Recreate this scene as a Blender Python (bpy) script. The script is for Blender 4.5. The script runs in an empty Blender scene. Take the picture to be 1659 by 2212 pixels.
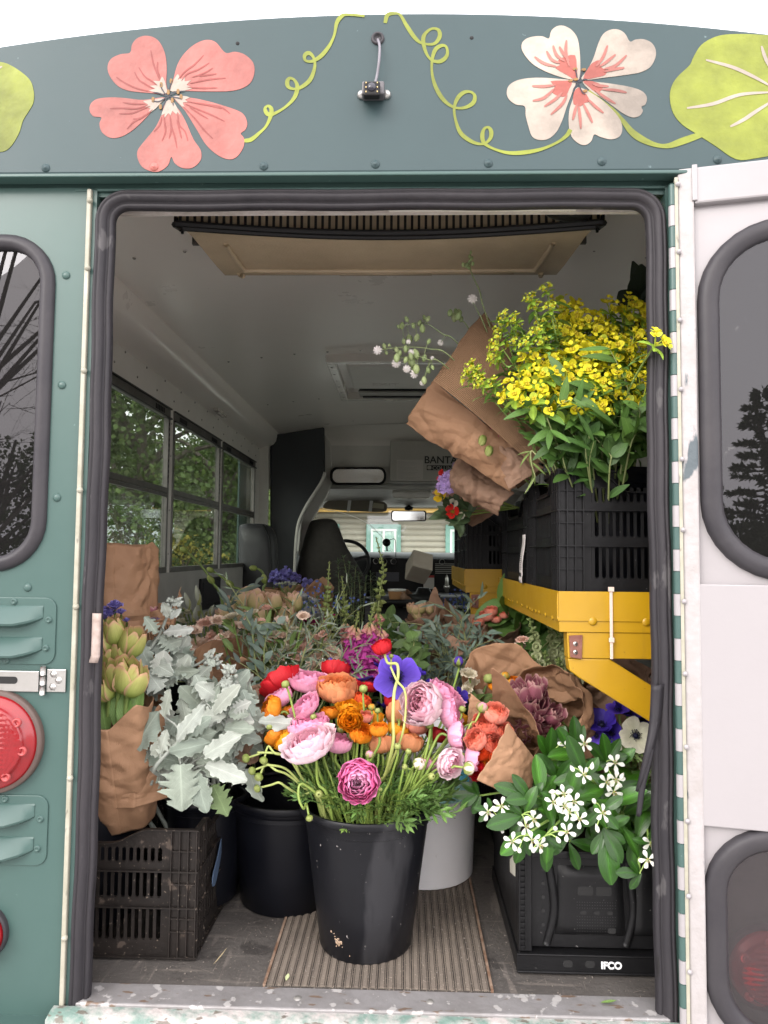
import bpy, math, random
import numpy as np
from mathutils import Vector, Matrix, Quaternion

# ---------------------------------------------------------------- camera, world, sun
S = bpy.context.scene
COL = bpy.context.collection
R_ = math.radians
CAM = np.array([.0586, -1.41, .859])
YAW, PITCH, ROLL, FPX, WPX, HPX = .0286, .0585, .0094, 1550., 1659., 2212.
def basis():
    cy, sy, cp, sp = math.cos(YAW), math.sin(YAW), math.cos(PITCH), math.sin(PITCH)
    f = np.array([-sy*cp, cy*cp, sp]); r = np.array([cy, sy, 0.]); u = np.cross(r, f)
    cr, sr = math.cos(ROLL), math.sin(ROLL)
    return cr*r + sr*u, -sr*r + cr*u, f
CR, CU, CF = basis()
cam = bpy.data.cameras.new('camera'); camo = bpy.data.objects.new('camera', cam); COL.objects.link(camo)
camo.matrix_world = Matrix(((CR[0], CU[0], -CF[0], CAM[0]), (CR[1], CU[1], -CF[1], CAM[1]), (CR[2], CU[2], -CF[2], CAM[2]), (0, 0, 0, 1)))
cam.sensor_fit = 'VERTICAL'; cam.sensor_height = 36; cam.lens = FPX/HPX*36
cam.clip_start = .02; cam.clip_end = 500
S.camera = camo

W = bpy.data.worlds.new('World'); S.world = W; W.use_nodes = True
nt = W.node_tree; N = nt.nodes; L = nt.links
N.clear()
out = N.new('ShaderNodeOutputWorld'); bg = N.new('ShaderNodeBackground')
sky = N.new('ShaderNodeTexSky'); sky.sky_type = 'NISHITA'; sky.sun_disc = False
sky.sun_elevation = R_(31); sky.sun_rotation = R_(200); sky.dust_density = 6; sky.air_density = 2
tc = N.new('ShaderNodeTexCoord'); sx = N.new('ShaderNodeSeparateXYZ'); L.new(tc.outputs['Generated'], sx.inputs[0])
def wm(op, a, b, **k):
    n = N.new('ShaderNodeMath'); n.operation = op
    for i, v in enumerate((a, b)):
        if isinstance(v, (int, float)): n.inputs[i].default_value = v
        else: L.new(v, n.inputs[i])
    n.use_clamp = k.get('clamp', False); return n.outputs[0]
zc = wm('MAXIMUM', sx.outputs[2], 0.)
# overcast: brighter overhead and towards the hidden sun behind the photographer
g = wm('ADD', wm('MULTIPLY', zc, 3.0), 8.6)
g = wm('ADD', g, wm('MULTIPLY', wm('MAXIMUM', wm('MULTIPLY', sx.outputs[1], -1.), 0.), 5.0))
tint = N.new('ShaderNodeMix'); tint.data_type = 'RGBA'; tint.blend_type = 'MIX'; tint.inputs[0].default_value = .93
cl = N.new('ShaderNodeTexNoise'); cl.inputs['Scale'].default_value = 1.6; cl.inputs['Detail'].default_value = 4
L.new(tc.outputs['Generated'], cl.inputs['Vector'])
gg = wm('MULTIPLY', g, wm('ADD', wm('MULTIPLY', cl.outputs[0], .25), .87))
sc_ = N.new('ShaderNodeVectorMath'); sc_.operation = 'SCALE'; sc_.inputs[0].default_value = (1.0, .965, 1.0)
L.new(gg, sc_.inputs['Scale'])
L.new(sky.outputs[0], tint.inputs['A']); L.new(sc_.outputs[0], tint.inputs['B'])
L.new(tint.outputs['Result'], bg.inputs[0]); bg.inputs[1].default_value = .12
L.new(bg.outputs[0], out.inputs[0])
sun = bpy.data.lights.new('sun', 'SUN'); sun.energy = .8; sun.angle = R_(25); sun.color = (1, .965, .92)
suno = bpy.data.objects.new('sun', sun); COL.objects.link(suno)
suno.rotation_euler = Vector((.75, .9, -.62)).to_track_quat('-Z', 'Y').to_euler()
S.view_settings.view_transform = 'Standard'; S.view_settings.look = 'None'; S.view_settings.exposure = 1.5; S.view_settings.gamma = 1
c = S.cycles
c.max_bounces = 11; c.diffuse_bounces = 7; c.glossy_bounces = 3; c.transmission_bounces = 4; c.transparent_max_bounces = 10
c.caustics_reflective = False; c.caustics_refractive = False; c.sample_clamp_indirect = 6

# ---------------------------------------------------------------- helpers
def ray(px, py): return (px-WPX/2)/FPX*CR - (py-HPX/2)/FPX*CU + CF
def at(px, py, Y): d = ray(px, py); return CAM + d*((Y-CAM[1])/d[1])
def m_at(px, Y): return px*(Y-CAM[1])/FPX        # picture length -> metres at depth Y
rnd = random.Random(7)
U = rnd.uniform
def nrm(v): v = np.array(v, float); n = np.linalg.norm(v); return v/n if n > 1e-9 else np.array([0, 0, 1.])

def tag(o, label=None, cat=None, group=None, kind=None):
    if label: o['label'] = label
    if cat: o['category'] = cat
    if group: o['group'] = group
    if kind: o['kind'] = kind
    return o
def empty(name, loc=(0, 0, 0), label=None, cat=None, group=None):
    o = bpy.data.objects.new(name, None); COL.objects.link(o); o.location = loc; o.empty_display_size = .05
    return tag(o, label, cat, group)

class MB:
    def __init__(s): s.v = []; s.f = []; s.c = []; s.u = []; s.n = 0; s.mi = []
    def add(s, v, f, col=(1, 1, 1), uv=None, mi=0):
        v = np.asarray(v, float).reshape(-1, 3); k = len(v)
        s.v.append(v); s.f += [tuple(i+s.n for i in q) for q in f]; s.mi += [mi]*len(f)
        col = np.asarray(col, float)
        s.c.append(np.tile(col, (k, 1)) if col.ndim == 1 else col)
        s.u.append(np.zeros((k, 2)) if uv is None else np.asarray(uv, float)); s.n += k
        return s
    def box(s, x0, x1, y0, y1, z0, z1, col=(1, 1, 1), M=None):
        v = np.array([(x, y, z) for z in (z0, z1) for y in (y0, y1) for x in (x0, x1)], float)
        if M is not None: v = xf(v, M)
        return s.add(v, [(0, 2, 3, 1), (4, 5, 7, 6), (0, 1, 5, 4), (2, 6, 7, 3), (1, 3, 7, 5), (0, 4, 6, 2)], col)
    def grid(s, P, col=(1, 1, 1), uv=None, wrapu=False, wrapv=False):
        P = np.asarray(P, float); a, b = P.shape[:2]
        f = [(i*b+j, ((i+1) % a)*b+j, ((i+1) % a)*b+(j+1) % b, i*b+(j+1) % b) for i in range(a if wrapu else a-1) for j in range(b if wrapv else b-1)]
        if uv is None:
            g = np.stack(np.meshgrid(np.linspace(0, 1, a), np.linspace(0, 1, b), indexing='ij'), -1).reshape(-1, 2)
        else: g = uv
        c_ = np.asarray(col, float)
        return s.add(P.reshape(-1, 3), f, c_.reshape(-1, 3) if c_.ndim == 3 else col, g)
    def tube(s, pts, r, n=6, col=(1, 1, 1), closed=False, caps=True):
        p = np.asarray(pts, float); k = len(p)
        r = np.full(k, r, float) if np.isscalar(r) else np.asarray(r, float)
        t = np.gradient(p, axis=0) if not closed else np.roll(p, -1, 0)-np.roll(p, 1, 0)
        t /= np.linalg.norm(t, axis=1)[:, None]+1e-12
        a = np.array([0, 0, 1.]) if abs(t[0][2]) < .9 else np.array([1., 0, 0]); ring = []
        b = nrm(np.cross(t[0], a))
        for i in range(k):
            b = nrm(b - t[i]*np.dot(b, t[i])); c2 = np.cross(t[i], b)
            th = np.arange(n)*2*math.pi/n
            ring.append(p[i]+r[i]*(np.cos(th)[:, None]*b+np.sin(th)[:, None]*c2))
        s.grid(np.array(ring), col, wrapu=closed, wrapv=True)
        if caps and not closed:
            o = s.n-k*n; s.f += [tuple(o+j for j in range(n))[::-1], tuple(o+(k-1)*n+j for j in range(n))]; s.mi += [0, 0]
        return s
    def lathe(s, prof, n=24, c=(0, 0, 0), col=(1, 1, 1), axis=(0, 0, 1)):
        q = Vector((0, 0, 1)).rotation_difference(Vector(nrm(axis))).to_matrix(); q = np.array(q)
        th = np.arange(n)*2*math.pi/n
        P = np.array([[(r*math.cos(t), r*math.sin(t), z) for t in th] for r, z in prof])@q.T+np.array(c)
        return s.grid(P, col, wrapv=True)
    def poly(s, pts2, y0, y1, col=(1, 1, 1), plane='xz'):
        # closed outline extruded between y0 and y1 ; pts are (x,z)
        k = len(pts2); v = [(x, y0, z) for x, z in pts2]+[(x, y1, z) for x, z in pts2]
        if plane == 'yz': v = [(b, a, z) for a, b, z in v]
        if plane == 'xy': v = [(a, z, b) for a, b, z in v]
        f = [tuple(range(k)), tuple(range(2*k-1, k-1, -1))]+[(i, i+k, (i+1) % k+k, (i+1) % k) for i in range(k)]
        return s.add(v, f, col)
    def build(s, name, m, parent=None, smooth=True, bevel=0, sub=0, solid=0, auto=None):
        me = bpy.data.meshes.new(name)
        me.from_pydata(np.concatenate(s.v).tolist() if s.v else [], [], s.f)
        if s.v:
            a = me.attributes.new('Col', 'FLOAT_COLOR', 'POINT'); cc = np.concatenate(s.c); a.data.foreach_set('color', np.hstack([cc, np.ones((len(cc), 1))]).ravel())
            a = me.attributes.new('uvp', 'FLOAT2', 'POINT'); a.data.foreach_set('vector', np.concatenate(s.u).ravel())
        for x in (m if isinstance(m, (list, tuple)) else [m]): me.materials.append(x)
        if any(s.mi): me.polygons.foreach_set('material_index', s.mi)
        if smooth:
            me.polygons.foreach_set('use_smooth', [True]*len(me.polygons))
            if auto: me.set_sharp_from_angle(angle=R_(auto))
        me.update()
        o = bpy.data.objects.new(name, me); COL.objects.link(o); o.parent = parent
        if bevel:
            b = o.modifiers.new('bevel', 'BEVEL'); b.width = bevel; b.segments = 2; b.limit_method = 'ANGLE'; b.harden_normals = False
        if solid:
            b = o.modifiers.new('solid', 'SOLIDIFY'); b.thickness = solid; b.offset = 0
        if sub:
            b = o.modifiers.new('sub', 'SUBSURF'); b.levels = sub; b.render_levels = sub
        return o
def xf(v, M): M = np.array(M); return np.asarray(v)@M[:3, :3].T+M[:3, 3]
def copy(o, parent=None, name=None):
    c = o.copy(); COL.objects.link(c); c.parent = parent
    if name: c.name = name
    return c
def rrect(x0, x1, z0, z1, r, n=6):
    p = []
    for cx, cz, a in ((x1-r, z1-r, 0), (x0+r, z1-r, 90), (x0+r, z0+r, 180), (x1-r, z0+r, 270)):
        p += [(cx+r*math.cos(R_(a+90*i/n)), cz+r*math.sin(R_(a+90*i/n))) for i in range(n+1)]
    return p
def smooth_path(pts, n=4, closed=False):
    p = np.asarray(pts, float); k = len(p); o = []
    rng = range(k) if closed else range(k-1)
    for i in rng:
        a, b, c2, d = (p[(i-1) % k], p[i], p[(i+1) % k], p[(i+2) % k]) if closed else (p[max(i-1, 0)], p[i], p[i+1], p[min(i+2, k-1)])
        for j in range(n):
            t = j/n; o.append(.5*((2*b)+(-a+c2)*t+(2*a-5*b+4*c2-d)*t*t+(-a+3*b-3*c2+d)*t**3))
    if not closed: o.append(p[-1])
    return np.array(o)

# ---- materials
def mat(name, col, rough=.5, col2=None, nscale=8, bump=0, bscale=60, metal=0, coat=0, speck=None, stretch=None, spec=.5, vcol=False, contrast=.5, trans=0, coat_r=.1, emis=None):
    m = bpy.data.materials.new(name); m.use_nodes = True; t = m.node_tree; n = t.nodes; l = t.links
    b = n['Principled BSDF']; b.inputs['Roughness'].default_value = rough; b.inputs['Metallic'].default_value = metal
    b.inputs['Coat Weight'].default_value = coat; b.inputs['Coat Roughness'].default_value = coat_r
    b.inputs['Specular IOR Level'].default_value = spec
    tcn = n.new('ShaderNodeTexCoord'); mp = n.new('ShaderNodeMapping'); l.new(tcn.outputs['Object'], mp.inputs[0])
    if stretch: mp.inputs['Scale'].default_value = stretch
    base = None
    def rgb(x): return (*x, 1)
    if vcol:
        a = n.new('ShaderNodeAttribute'); a.attribute_name = 'Col'
        mx = n.new('ShaderNodeMix'); mx.data_type = 'RGBA'; mx.blend_type = 'MULTIPLY'; mx.inputs[0].default_value = 1
        l.new(a.outputs['Color'], mx.inputs['A']); mx.inputs['B'].default_value = rgb(col); base = mx.outputs['Result']
    nz = n.new('ShaderNodeTexNoise'); nz.inputs['Scale'].default_value = nscale; nz.inputs['Detail'].default_value = 6; nz.inputs['Roughness'].default_value = .65
    l.new(mp.outputs[0], nz.inputs['Vector'])
    if col2 is not None:
        rp = n.new('ShaderNodeMapRange'); rp.inputs['From Min'].default_value = .5-contrast*.35; rp.inputs['From Max'].default_value = .5+contrast*.35
        l.new(nz.outputs[0], rp.inputs['Value'])
        mx = n.new('ShaderNodeMix'); mx.data_type = 'RGBA'; l.new(rp.outputs[0], mx.inputs[0])
        if base is not None:
            l.new(base, mx.inputs['A']); m2 = n.new('ShaderNodeMix'); m2.data_type = 'RGBA'; m2.blend_type = 'MULTIPLY'; m2.inputs[0].default_value = 1
            l.new(base, m2.inputs['A']); m2.inputs['B'].default_value = rgb(col2); l.new(m2.outputs['Result'], mx.inputs['B'])
        else: mx.inputs['A'].default_value = rgb(col); mx.inputs['B'].default_value = rgb(col2)
        base = mx.outputs['Result']
    for sp in (speck or []):
        # (colour, scale, threshold, stretch, amount)
        sc, ss, th, st, am = sp
        m3 = n.new('ShaderNodeMapping'); l.new(tcn.outputs['Object'], m3.inputs[0]); m3.inputs['Scale'].default_value = st or (1, 1, 1)
        n3 = n.new('ShaderNodeTexNoise'); n3.inputs['Scale'].default_value = ss; n3.inputs['Detail'].default_value = 5; l.new(m3.outputs[0], n3.inputs['Vector'])
        r3 = n.new('ShaderNodeMapRange'); r3.inputs['From Min'].default_value = th; r3.inputs['From Max'].default_value = th+.04; r3.inputs['To Max'].default_value = am
        l.new(n3.outputs[0], r3.inputs['Value'])
        mx = n.new('ShaderNodeMix'); mx.data_type = 'RGBA'; l.new(r3.outputs[0], mx.inputs[0])
        if base is not None: l.new(base, mx.inputs['A'])
        else: mx.inputs['A'].default_value = rgb(col)
        mx.inputs['B'].default_value = rgb(sc); base = mx.outputs['Result']
    if base is not None: l.new(base, b.inputs['Base Color'])
    else: b.inputs['Base Color'].default_value = rgb(col)
    # roughness breakup
    rr = n.new('ShaderNodeMapRange'); rr.inputs['To Min'].default_value = max(rough-.1, .02); rr.inputs['To Max'].default_value = min(rough+.12, 1); l.new(nz.outputs[0], rr.inputs['Value']); l.new(rr.outputs[0], b.inputs['Roughness'])
    if bump:
        n2 = n.new('ShaderNodeTexNoise'); n2.inputs['Scale'].default_value = bscale; n2.inputs['Detail'].default_value = 4; l.new(mp.outputs[0], n2.inputs['Vector'])
        bp = n.new('ShaderNodeBump'); bp.inputs['Strength'].default_value = bump; bp.inputs['Distance'].default_value = .01
        l.new(n2.outputs[0], bp.inputs['Height']); l.new(bp.outputs[0], b.inputs['Normal'])
    if trans:
        tr = n.new('ShaderNodeBsdfTranslucent'); ms = n.new('ShaderNodeMixShader'); ms.inputs[0].default_value = trans
        if base is not None: l.new(base, tr.inputs[0])
        else: tr.inputs[0].default_value = rgb(col)
        l.new(b.outputs[0], ms.inputs[1]); l.new(tr.outputs[0], ms.inputs[2]); l.new(ms.outputs[0], n['Material Output'].inputs[0])
    return m
def glass(name, tint, refl, fres=1.35):
    m = bpy.data.materials.new(name); m.use_nodes = True; t = m.node_tree; n = t.nodes; l = t.links; n.remove(n['Principled BSDF'])
    tr = n.new('ShaderNodeBsdfTransparent'); tr.inputs[0].default_value = (*tint, 1)
    gl = n.new('ShaderNodeBsdfGlossy'); gl.inputs['Roughness'].default_value = .006; gl.inputs[0].default_value = (.95, .95, 1, 1)
    lw = n.new('ShaderNodeLayerWeight'); lw.inputs[0].default_value = .25
    mr = n.new('ShaderNodeMapRange'); mr.inputs['To Min'].default_value = refl; mr.inputs['To Max'].default_value = min(1, refl+.3); l.new(lw.outputs['Fresnel'], mr.inputs['Value'])
    ms = n.new('ShaderNodeMixShader'); l.new(mr.outputs[0], ms.inputs[0]); l.new(tr.outputs[0], ms.inputs[1]); l.new(gl.outputs[0], ms.inputs[2]); l.new(ms.outputs[0], n['Material Output'].inputs[0])
    # specks of dirt
    df = n.new('ShaderNodeBsdfDiffuse'); df.inputs[0].default_value = (.45, .44, .42, 1); m2 = n.new('ShaderNodeMixShader')
    tcn = n.new('ShaderNodeTexCoord'); nz = n.new('ShaderNodeTexNoise'); nz.inputs['Scale'].default_value = 55; nz.inputs['Detail'].default_value = 3; l.new(tcn.outputs['Object'], nz.inputs['Vector'])
    r = n.new('ShaderNodeMapRange'); r.inputs['From Min'].default_value = .69; r.inputs['From Max'].default_value = .76; r.inputs['To Max'].default_value = .12; r.inputs['To Min'].default_value = .015
    l.new(nz.outputs[0], r.inputs['Value']); l.new(r.outputs[0], m2.inputs[0]); l.new(ms.outputs[0], m2.inputs[1]); l.new(df.outputs[0], m2.inputs[2]); l.new(m2.outputs[0], n['Material Output'].inputs[0])
    return m

M_green = mat('green_paint', (.042, .082, .073), .36, (.05, .093, .083), 3, bump=.06, bscale=9, coat=.05, spec=.35, speck=[((.2, .3, .28), 40, .71, None, .5)])
M_greenh = mat('green_header_paint', (.031, .054, .057), .45, (.037, .062, .065), 3, bump=.05, bscale=7, coat=.0, spec=.3, speck=[((.2, .28, .28), 50, .74, None, .5)])
M_cream = mat('cream_edge_paint', (.36, .345, .28), .45, (.25, .24, .18), 14, speck=[((.12, .11, .09), 60, .66, (1, 1, .3), .7)], bump=.1)
M_rubber = mat('weathered_rubber', (.022, .0205, .0235), .5, (.034, .031, .034), 10, bump=.25, bscale=30, stretch=(1, 1, .35), speck=[((.10, .095, .095), 26, .64, (1, 1, .4), .5), ((.015, .014, .014), 14, .68, (3, 3, .3), .8)], spec=.22)
M_rubber2 = mat('gasket_rubber', (.03, .028, .032), .42, (.042, .039, .042), 8, bump=.05, spec=.22)
M_white = mat('white_door_paint', (.275, .26, .264), .42, (.255, .24, .244), 5, bump=.06, bscale=14, coat=.15, speck=[((.2, .21, .22), 13, .715, (1.2, 1, .8), .9), ((.42, .38, .32), 30, .73, (1, 1, 1), .6)])
M_whitep = mat('white_panel_paint', (.285, .268, .272), .4, (.27, .254, .258), 3, bump=.03, coat=.2, speck=[((.3, .29, .29), 22, .765, (2, 1, .7), .7)])
M_whiteedge = mat('chipped_white_paint', (.335, .315, .315), .5, (.28, .26, .25), 20, bump=.2, speck=[((.05, .07, .08), 15, .60, (1.3, 1, .55), .95)])
M_head = mat('ceiling_laminate', (.88, .84, .795), .3, (.85, .81, .765), 2, bump=.04, bscale=3.2, coat=.35, coat_r=.18)
M_wall = mat('interior_wall_paint', (.72, .70, .66), .5, (.67, .65, .61), 5, bump=.05)
M_wallgrey = mat('grey_lower_wall', (.4, .39, .365), .55, (.34, .33, .31), 7, bump=.08)
M_alu = mat('aluminium', (.16, .15, .14), .45, (.12, .115, .105), 12, metal=.6, bump=.05)
M_sill = mat('worn_metal_sill', (.3, .29, .29), .5, (.2, .19, .185), 9, metal=.35, bump=.2, bscale=50, speck=[((.16, .1, .06), 22, .62, (1, 3, 1), .8), ((.6, .58, .56), 35, .6, None, .6)])
M_silledge = mat('flaking_sill_paint', (.40, .36, .345), .6, (.13, .2, .17), 20, bump=.5, bscale=60, contrast=.35, speck=[((.1, .08, .06), 30, .6, (1, 2, 1), .8)])
M_floor = mat('scuffed_black_floor', (.05, .045, .042), .55, (.105, .095, .085), 7, bump=.25, bscale=90, contrast=.8,
              speck=[((.22, .19, .165), 30, .6, (1, .12, 1), .35), ((.2, .175, .15), 34, .6, (.12, 1, 1), .35), ((.36, .31, .25), 160, .66, None, .7), ((.02, .018, .017), 9, .6, None, .6)])
M_matd = mat('dusty_rubber_mat', (.032, .027, .023), .7, (.07, .06, .05), 40, bump=.2, speck=[((.3, .25, .2), 220, .6, None, .6)])
M_matl = mat('dusty_mat_rib', (.2, .165, .13), .8, (.085, .07, .058), 30, stretch=(1, .25, 1), bump=.2, contrast=.9, speck=[((.4, .34, .27), 260, .64, None, .6)])
M_rust = mat('rusty_trim', (.13, .065, .035), .7, (.26, .19, .14), 30)
M_black = mat('black_plastic', (.007, .007, .0075), .42, (.011, .0105, .011), 9, bump=.08, bscale=70, spec=.22)
M_crate = mat('dusty_crate_plastic', (.009, .008, .0075), .5, (.024, .019, .016), 12, bump=.15, bscale=60, contrast=.9, speck=[((.2, .16, .125), 130, .64, None, .65), ((.13, .1, .08), 24, .63, (1, .5, 1), .5)], spec=.22)
M_crate2 = mat('clean_crate_plastic', (.006, .006, .0065), .4, (.009, .009, .0095), 12, bump=.08, bscale=60, speck=[((.3, .29, .28), 110, .71, None, .6)], spec=.22)
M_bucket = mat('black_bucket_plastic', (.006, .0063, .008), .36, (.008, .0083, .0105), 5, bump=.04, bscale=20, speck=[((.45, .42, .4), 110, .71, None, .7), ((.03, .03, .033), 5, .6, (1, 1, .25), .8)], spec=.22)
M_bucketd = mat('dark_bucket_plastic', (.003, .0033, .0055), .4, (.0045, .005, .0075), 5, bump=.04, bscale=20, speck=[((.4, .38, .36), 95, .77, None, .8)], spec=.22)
M_wbucket = mat('white_bucket_plastic', (.84, .83, .84), .4, (.78, .77, .77), 4, bump=.04, speck=[((.3, .26, .22), 18, .66, (1, 1, .5), .4)])
M_yel = mat('yellow_paint', (.41, .235, .003), .42, (.36, .2, .003), 5, bump=.1, bscale=25, coat=.2, speck=[((.2, .1, .01), 60, .70, None, .7), ((.28, .16, .01), 18, .66, (1, 1, .25), .45), ((.55, .38, .1), 30, .68, (.1, 1, 1), .4)])
M_beige = mat('beige_ac_plastic', (.5, .4, .27), .45, (.38, .3, .2), 4, bump=.15, bscale=140, speck=[((.16, .11, .07), 80, .72, None, .6)])
M_dark = mat('dark_upholstery', (.018, .018, .02), .45, (.024, .024, .026), 6, bump=.05)
M_seat = mat('grey_seat_fabric', (.035, .031, .028), .85, (.05, .044, .04), 30, bump=.1, bscale=200)
M_panel = mat('charcoal_partition', (.024, .026, .03), .6, (.03, .032, .036), 6, bump=.05, bscale=150)
M_steel = mat('plated_steel', (.5, .49, .47), .3, (.38, .37, .35), 10, metal=.85)
M_screw = mat('dull_screw', (.3, .29, .27), .4, metal=.5)
M_strap = mat('cable_tie_plastic', (.62, .5, .42), .4)
M_leath = mat('brown_leather', (.15, .05, .035), .55, (.2, .085, .06), 25, bump=.3)
M_dkhole = mat('dark_gap', (.008, .008, .008), .8)
M_text = mat('dark_print', (.02, .02, .02), .5)
M_textw = mat('white_print', (.75, .75, .75), .5)
M_lampw = mat('lamp_cover_plastic', (.6, .57, .52), .25, coat=.4)
M_label = mat('printed_label', (.62, .58, .56), .6)
M_glass = glass('window_glass', (.74, .78, .74), .05)
M_glassd = glass('tinted_rear_glass', (.17, .17, .185), .035)
M_glasslow = glass('lower_door_glass', (.6, .5, .5), .05)
M_glassw = glass('windscreen_glass', (.9, .95, .92), .03)
M_mirror = mat('mirror_glass', (.7, .72, .7), .05, metal=1)
def paint(name, col): return mat(name, col, .45, tuple(x*.93 for x in col), 6, bump=.05, bscale=30)

# ================================================================ SURROUNDINGS
GZ = -.68
M_ground = mat('wet_gravel', (.32, .31, .3), .75, (.4, .39, .375), 30, bump=.5, bscale=120, speck=[((.2, .19, .17), 140, .66, None, .6)])
g_ = MB(); n_ = 30
xs = np.sign(np.linspace(-1, 1, n_))*np.abs(np.linspace(-1, 1, n_))**3*300
P = np.array([[(x, y, GZ) for y in xs] for x in xs]); g_.grid(P); o = g_.build('ground', M_ground, smooth=False); tag(o, kind='structure')
M_leafmass = mat('tree_foliage', (1, 1, 1), .7, vcol=True, trans=.35)
M_bark = mat('bark', (.07, .055, .042), .85, (.12, .1, .08), 14, stretch=(1, 1, .2), bump=.4)
def tree(x, y, h, w, col, seed, label, n=2600, ls=.16, kind='broad', group='trees round the parked bus', z0=None, trunk=True):
    r = np.random.default_rng(seed); z0 = GZ if z0 is None else z0
    t = empty(kind+'_tree' if kind != 'broad' else 'leafy_tree', (x, y, z0), label, 'tree', group)
    m = MB(); pts = smooth_path([(0, 0, 0), (r.uniform(-.1, .1)*w, 0, h*.4), (r.uniform(-.15, .15)*w, r.uniform(-.1, .1)*w, h*.95)], 6)
    m.tube(pts, np.linspace(.035*h, .006*h, len(pts))*(.3 if kind == 'bare' else 1), 7)
    clumps = []
    if kind == 'conifer':
        for i in range(int(h*22)):
            zz = h*(.06+.92*i/(h*22)); L_ = w*.5*(1-zz/h)**.8*r.uniform(.35, 1.2)+.05; a = i*2.4+r.uniform(-.3, .3)
            p0 = np.array([0, 0, zz]); p1 = p0+np.array([math.cos(a)*L_, math.sin(a)*L_, L_*r.uniform(-.1, .45)])
            m.tube([p0, (p0+p1)/2+(0, 0, -.04*L_), p1], [.012*h*(1-zz/h)+.006, .008, .003], 4)
            clumps.append((p0, p1, L_))
    else:
        for i in range(14):
            zz = h*r.uniform(.3, .85); a = r.uniform(0, 6.28); L_ = w*.5*r.uniform(.5, 1)
            p0 = np.array([0, 0, zz*.8]); p1 = np.array([math.cos(a)*L_, math.sin(a)*L_, zz+h*r.uniform(.02, .12)])
            m.tube([p0, (p0+p1)/2+(0, 0, .05*h), p1], np.array([.014*h, .008*h, .002*h])*(.35 if kind == 'bare' else 1), 4)
    m.build('trunk', M_bark, t)
    if kind == 'bare':
        b = MB()
        def br(p, d, L_, rr, k):
            q = p+d*L_; b.tube([p, (p+q)/2+r.normal(0, .06, 3)*L_, q], [rr, rr*.8, rr*.6], 4)
            if k > 0:
                for _ in range(3 if k > 1 else 4): br(p+(q-p)*r.uniform(.45, 1), nrm(d+r.normal(0, .55, 3)), L_*r.uniform(.55, .8), rr*.55, k-1)
        for i in range(7): a = r.uniform(0, 6.28); br(np.array([0, 0, h*r.uniform(.3, .8)]), nrm((math.cos(a), math.sin(a), .5)), h*.2, .011, 4)
        b.build('twigs', M_bark, t); return t
    c_ = MB(); k = n
    if kind == 'conifer':
        idx = r.integers(0, len(clumps), k); tt = r.uniform(.1, 1, k)**.7
        base = np.array([clumps[i][0]+(clumps[i][1]-clumps[i][0])*q for i, q in zip(idx, tt)])
        dirv = np.array([nrm(clumps[i][1]-clumps[i][0]) for i in idx])+r.normal(0, .45, (k, 3)); sc = ls*r.uniform(.5, 1.2, k); wd = .16
    else:
        nb = 34; cc = []
        for i in range(nb):
            a = r.uniform(0, 6.28); zz = r.uniform(.16, .98); rr = w*.5*math.sqrt(max(.03, 1-((zz-.5)/.55)**2))*r.uniform(.3, 1.0)
            cc.append((math.cos(a)*rr, math.sin(a)*rr, zz*h, w*r.uniform(.09, .2)))
        cc = np.array(cc); idx = r.integers(0, nb, k); d = r.normal(0, 1, (k, 3)); d /= np.linalg.norm(d, axis=1)[:, None]
        base = cc[idx, :3]+d*(cc[idx, 3]*r.uniform(.4, 1.15, k))[:, None]; dirv = r.normal(0, 1, (k, 3)); sc = ls*r.uniform(.6, 1.3, k); wd = .42
    dirv /= np.linalg.norm(dirv, axis=1)[:, None]; sd = np.cross(dirv, r.normal(0, 1, (k, 3))); sd /= np.linalg.norm(sd, axis=1)[:, None]
    A = base; B = base+dirv*(sc*.5)[:, None]+sd*(sc*wd)[:, None]; C_ = base+dirv*sc[:, None]; D = base+dirv*(sc*.5)[:, None]-sd*(sc*wd)[:, None]
    V = np.stack([A, B, C_, D], 1).reshape(-1, 3); f = [(4*i, 4*i+1, 4*i+2, 4*i+3) for i in range(k)]
    cv = np.array(col)*(r.uniform(.65, 1.35, (k, 1)))*np.array([1, 1, 1])+np.array([[.02, .015, 0]])*r.uniform(0, 1, (k, 1))
    c_.add(V, f, np.repeat(np.clip(cv, 0, 1), 4, 0)); c_.build('crown', M_leafmass, t, smooth=False)
    return t
# wood beyond the side windows
spots = [(-4.2, 9.5, 5.2, 3.6, 0), (-3.6, 12.5, 4.6, 3.4, 1), (-6.5, 12, 6.4, 4.6, 1), (-4.6, 17.5, 5.6, 4.4, 0), (-8.5, 17, 7, 5, 2), (-5.5, 23, 6.8, 5, 2), (-10, 24, 8.5, 6, 1),
         (-6.5, 31, 8, 6, 0), (-3.0, 8.3, 1.75, 1.5, 3), (-7.2, 9, 6.5, 5, 2), (-4.5, 29, 5.8, 4.5, 2), (-3.5, 16, 2.1, 2.0, 3), (-4.3, 13.6, 1.9, 2.2, 3), (-9, 36, 9, 8, 0), (-12, 15, 8, 6, 0)]
cols = [(.07, .115, .03), (.10, .16, .045), (.055, .09, .03), (.22, .2, .035)]
tl = ['tall green tree seen through the side windows', 'light green bushy tree outside the side windows', 'dark green tree along the side windows', 'low yellow flowering shrub outside the side windows']
tw = [', nearest the first pane', ', behind the first pane', ', wide, at the back of the first pane', ', seen past the first window post', ', broad and tall behind the others', ', seen in the second window', ', far off in the first window', ', far off in the third window', ', in the first window', ', closest on the left', ', far off in the second window', ', in the third window', ', in the second window', ', farthest of all', ', behind the paper bag']
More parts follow.
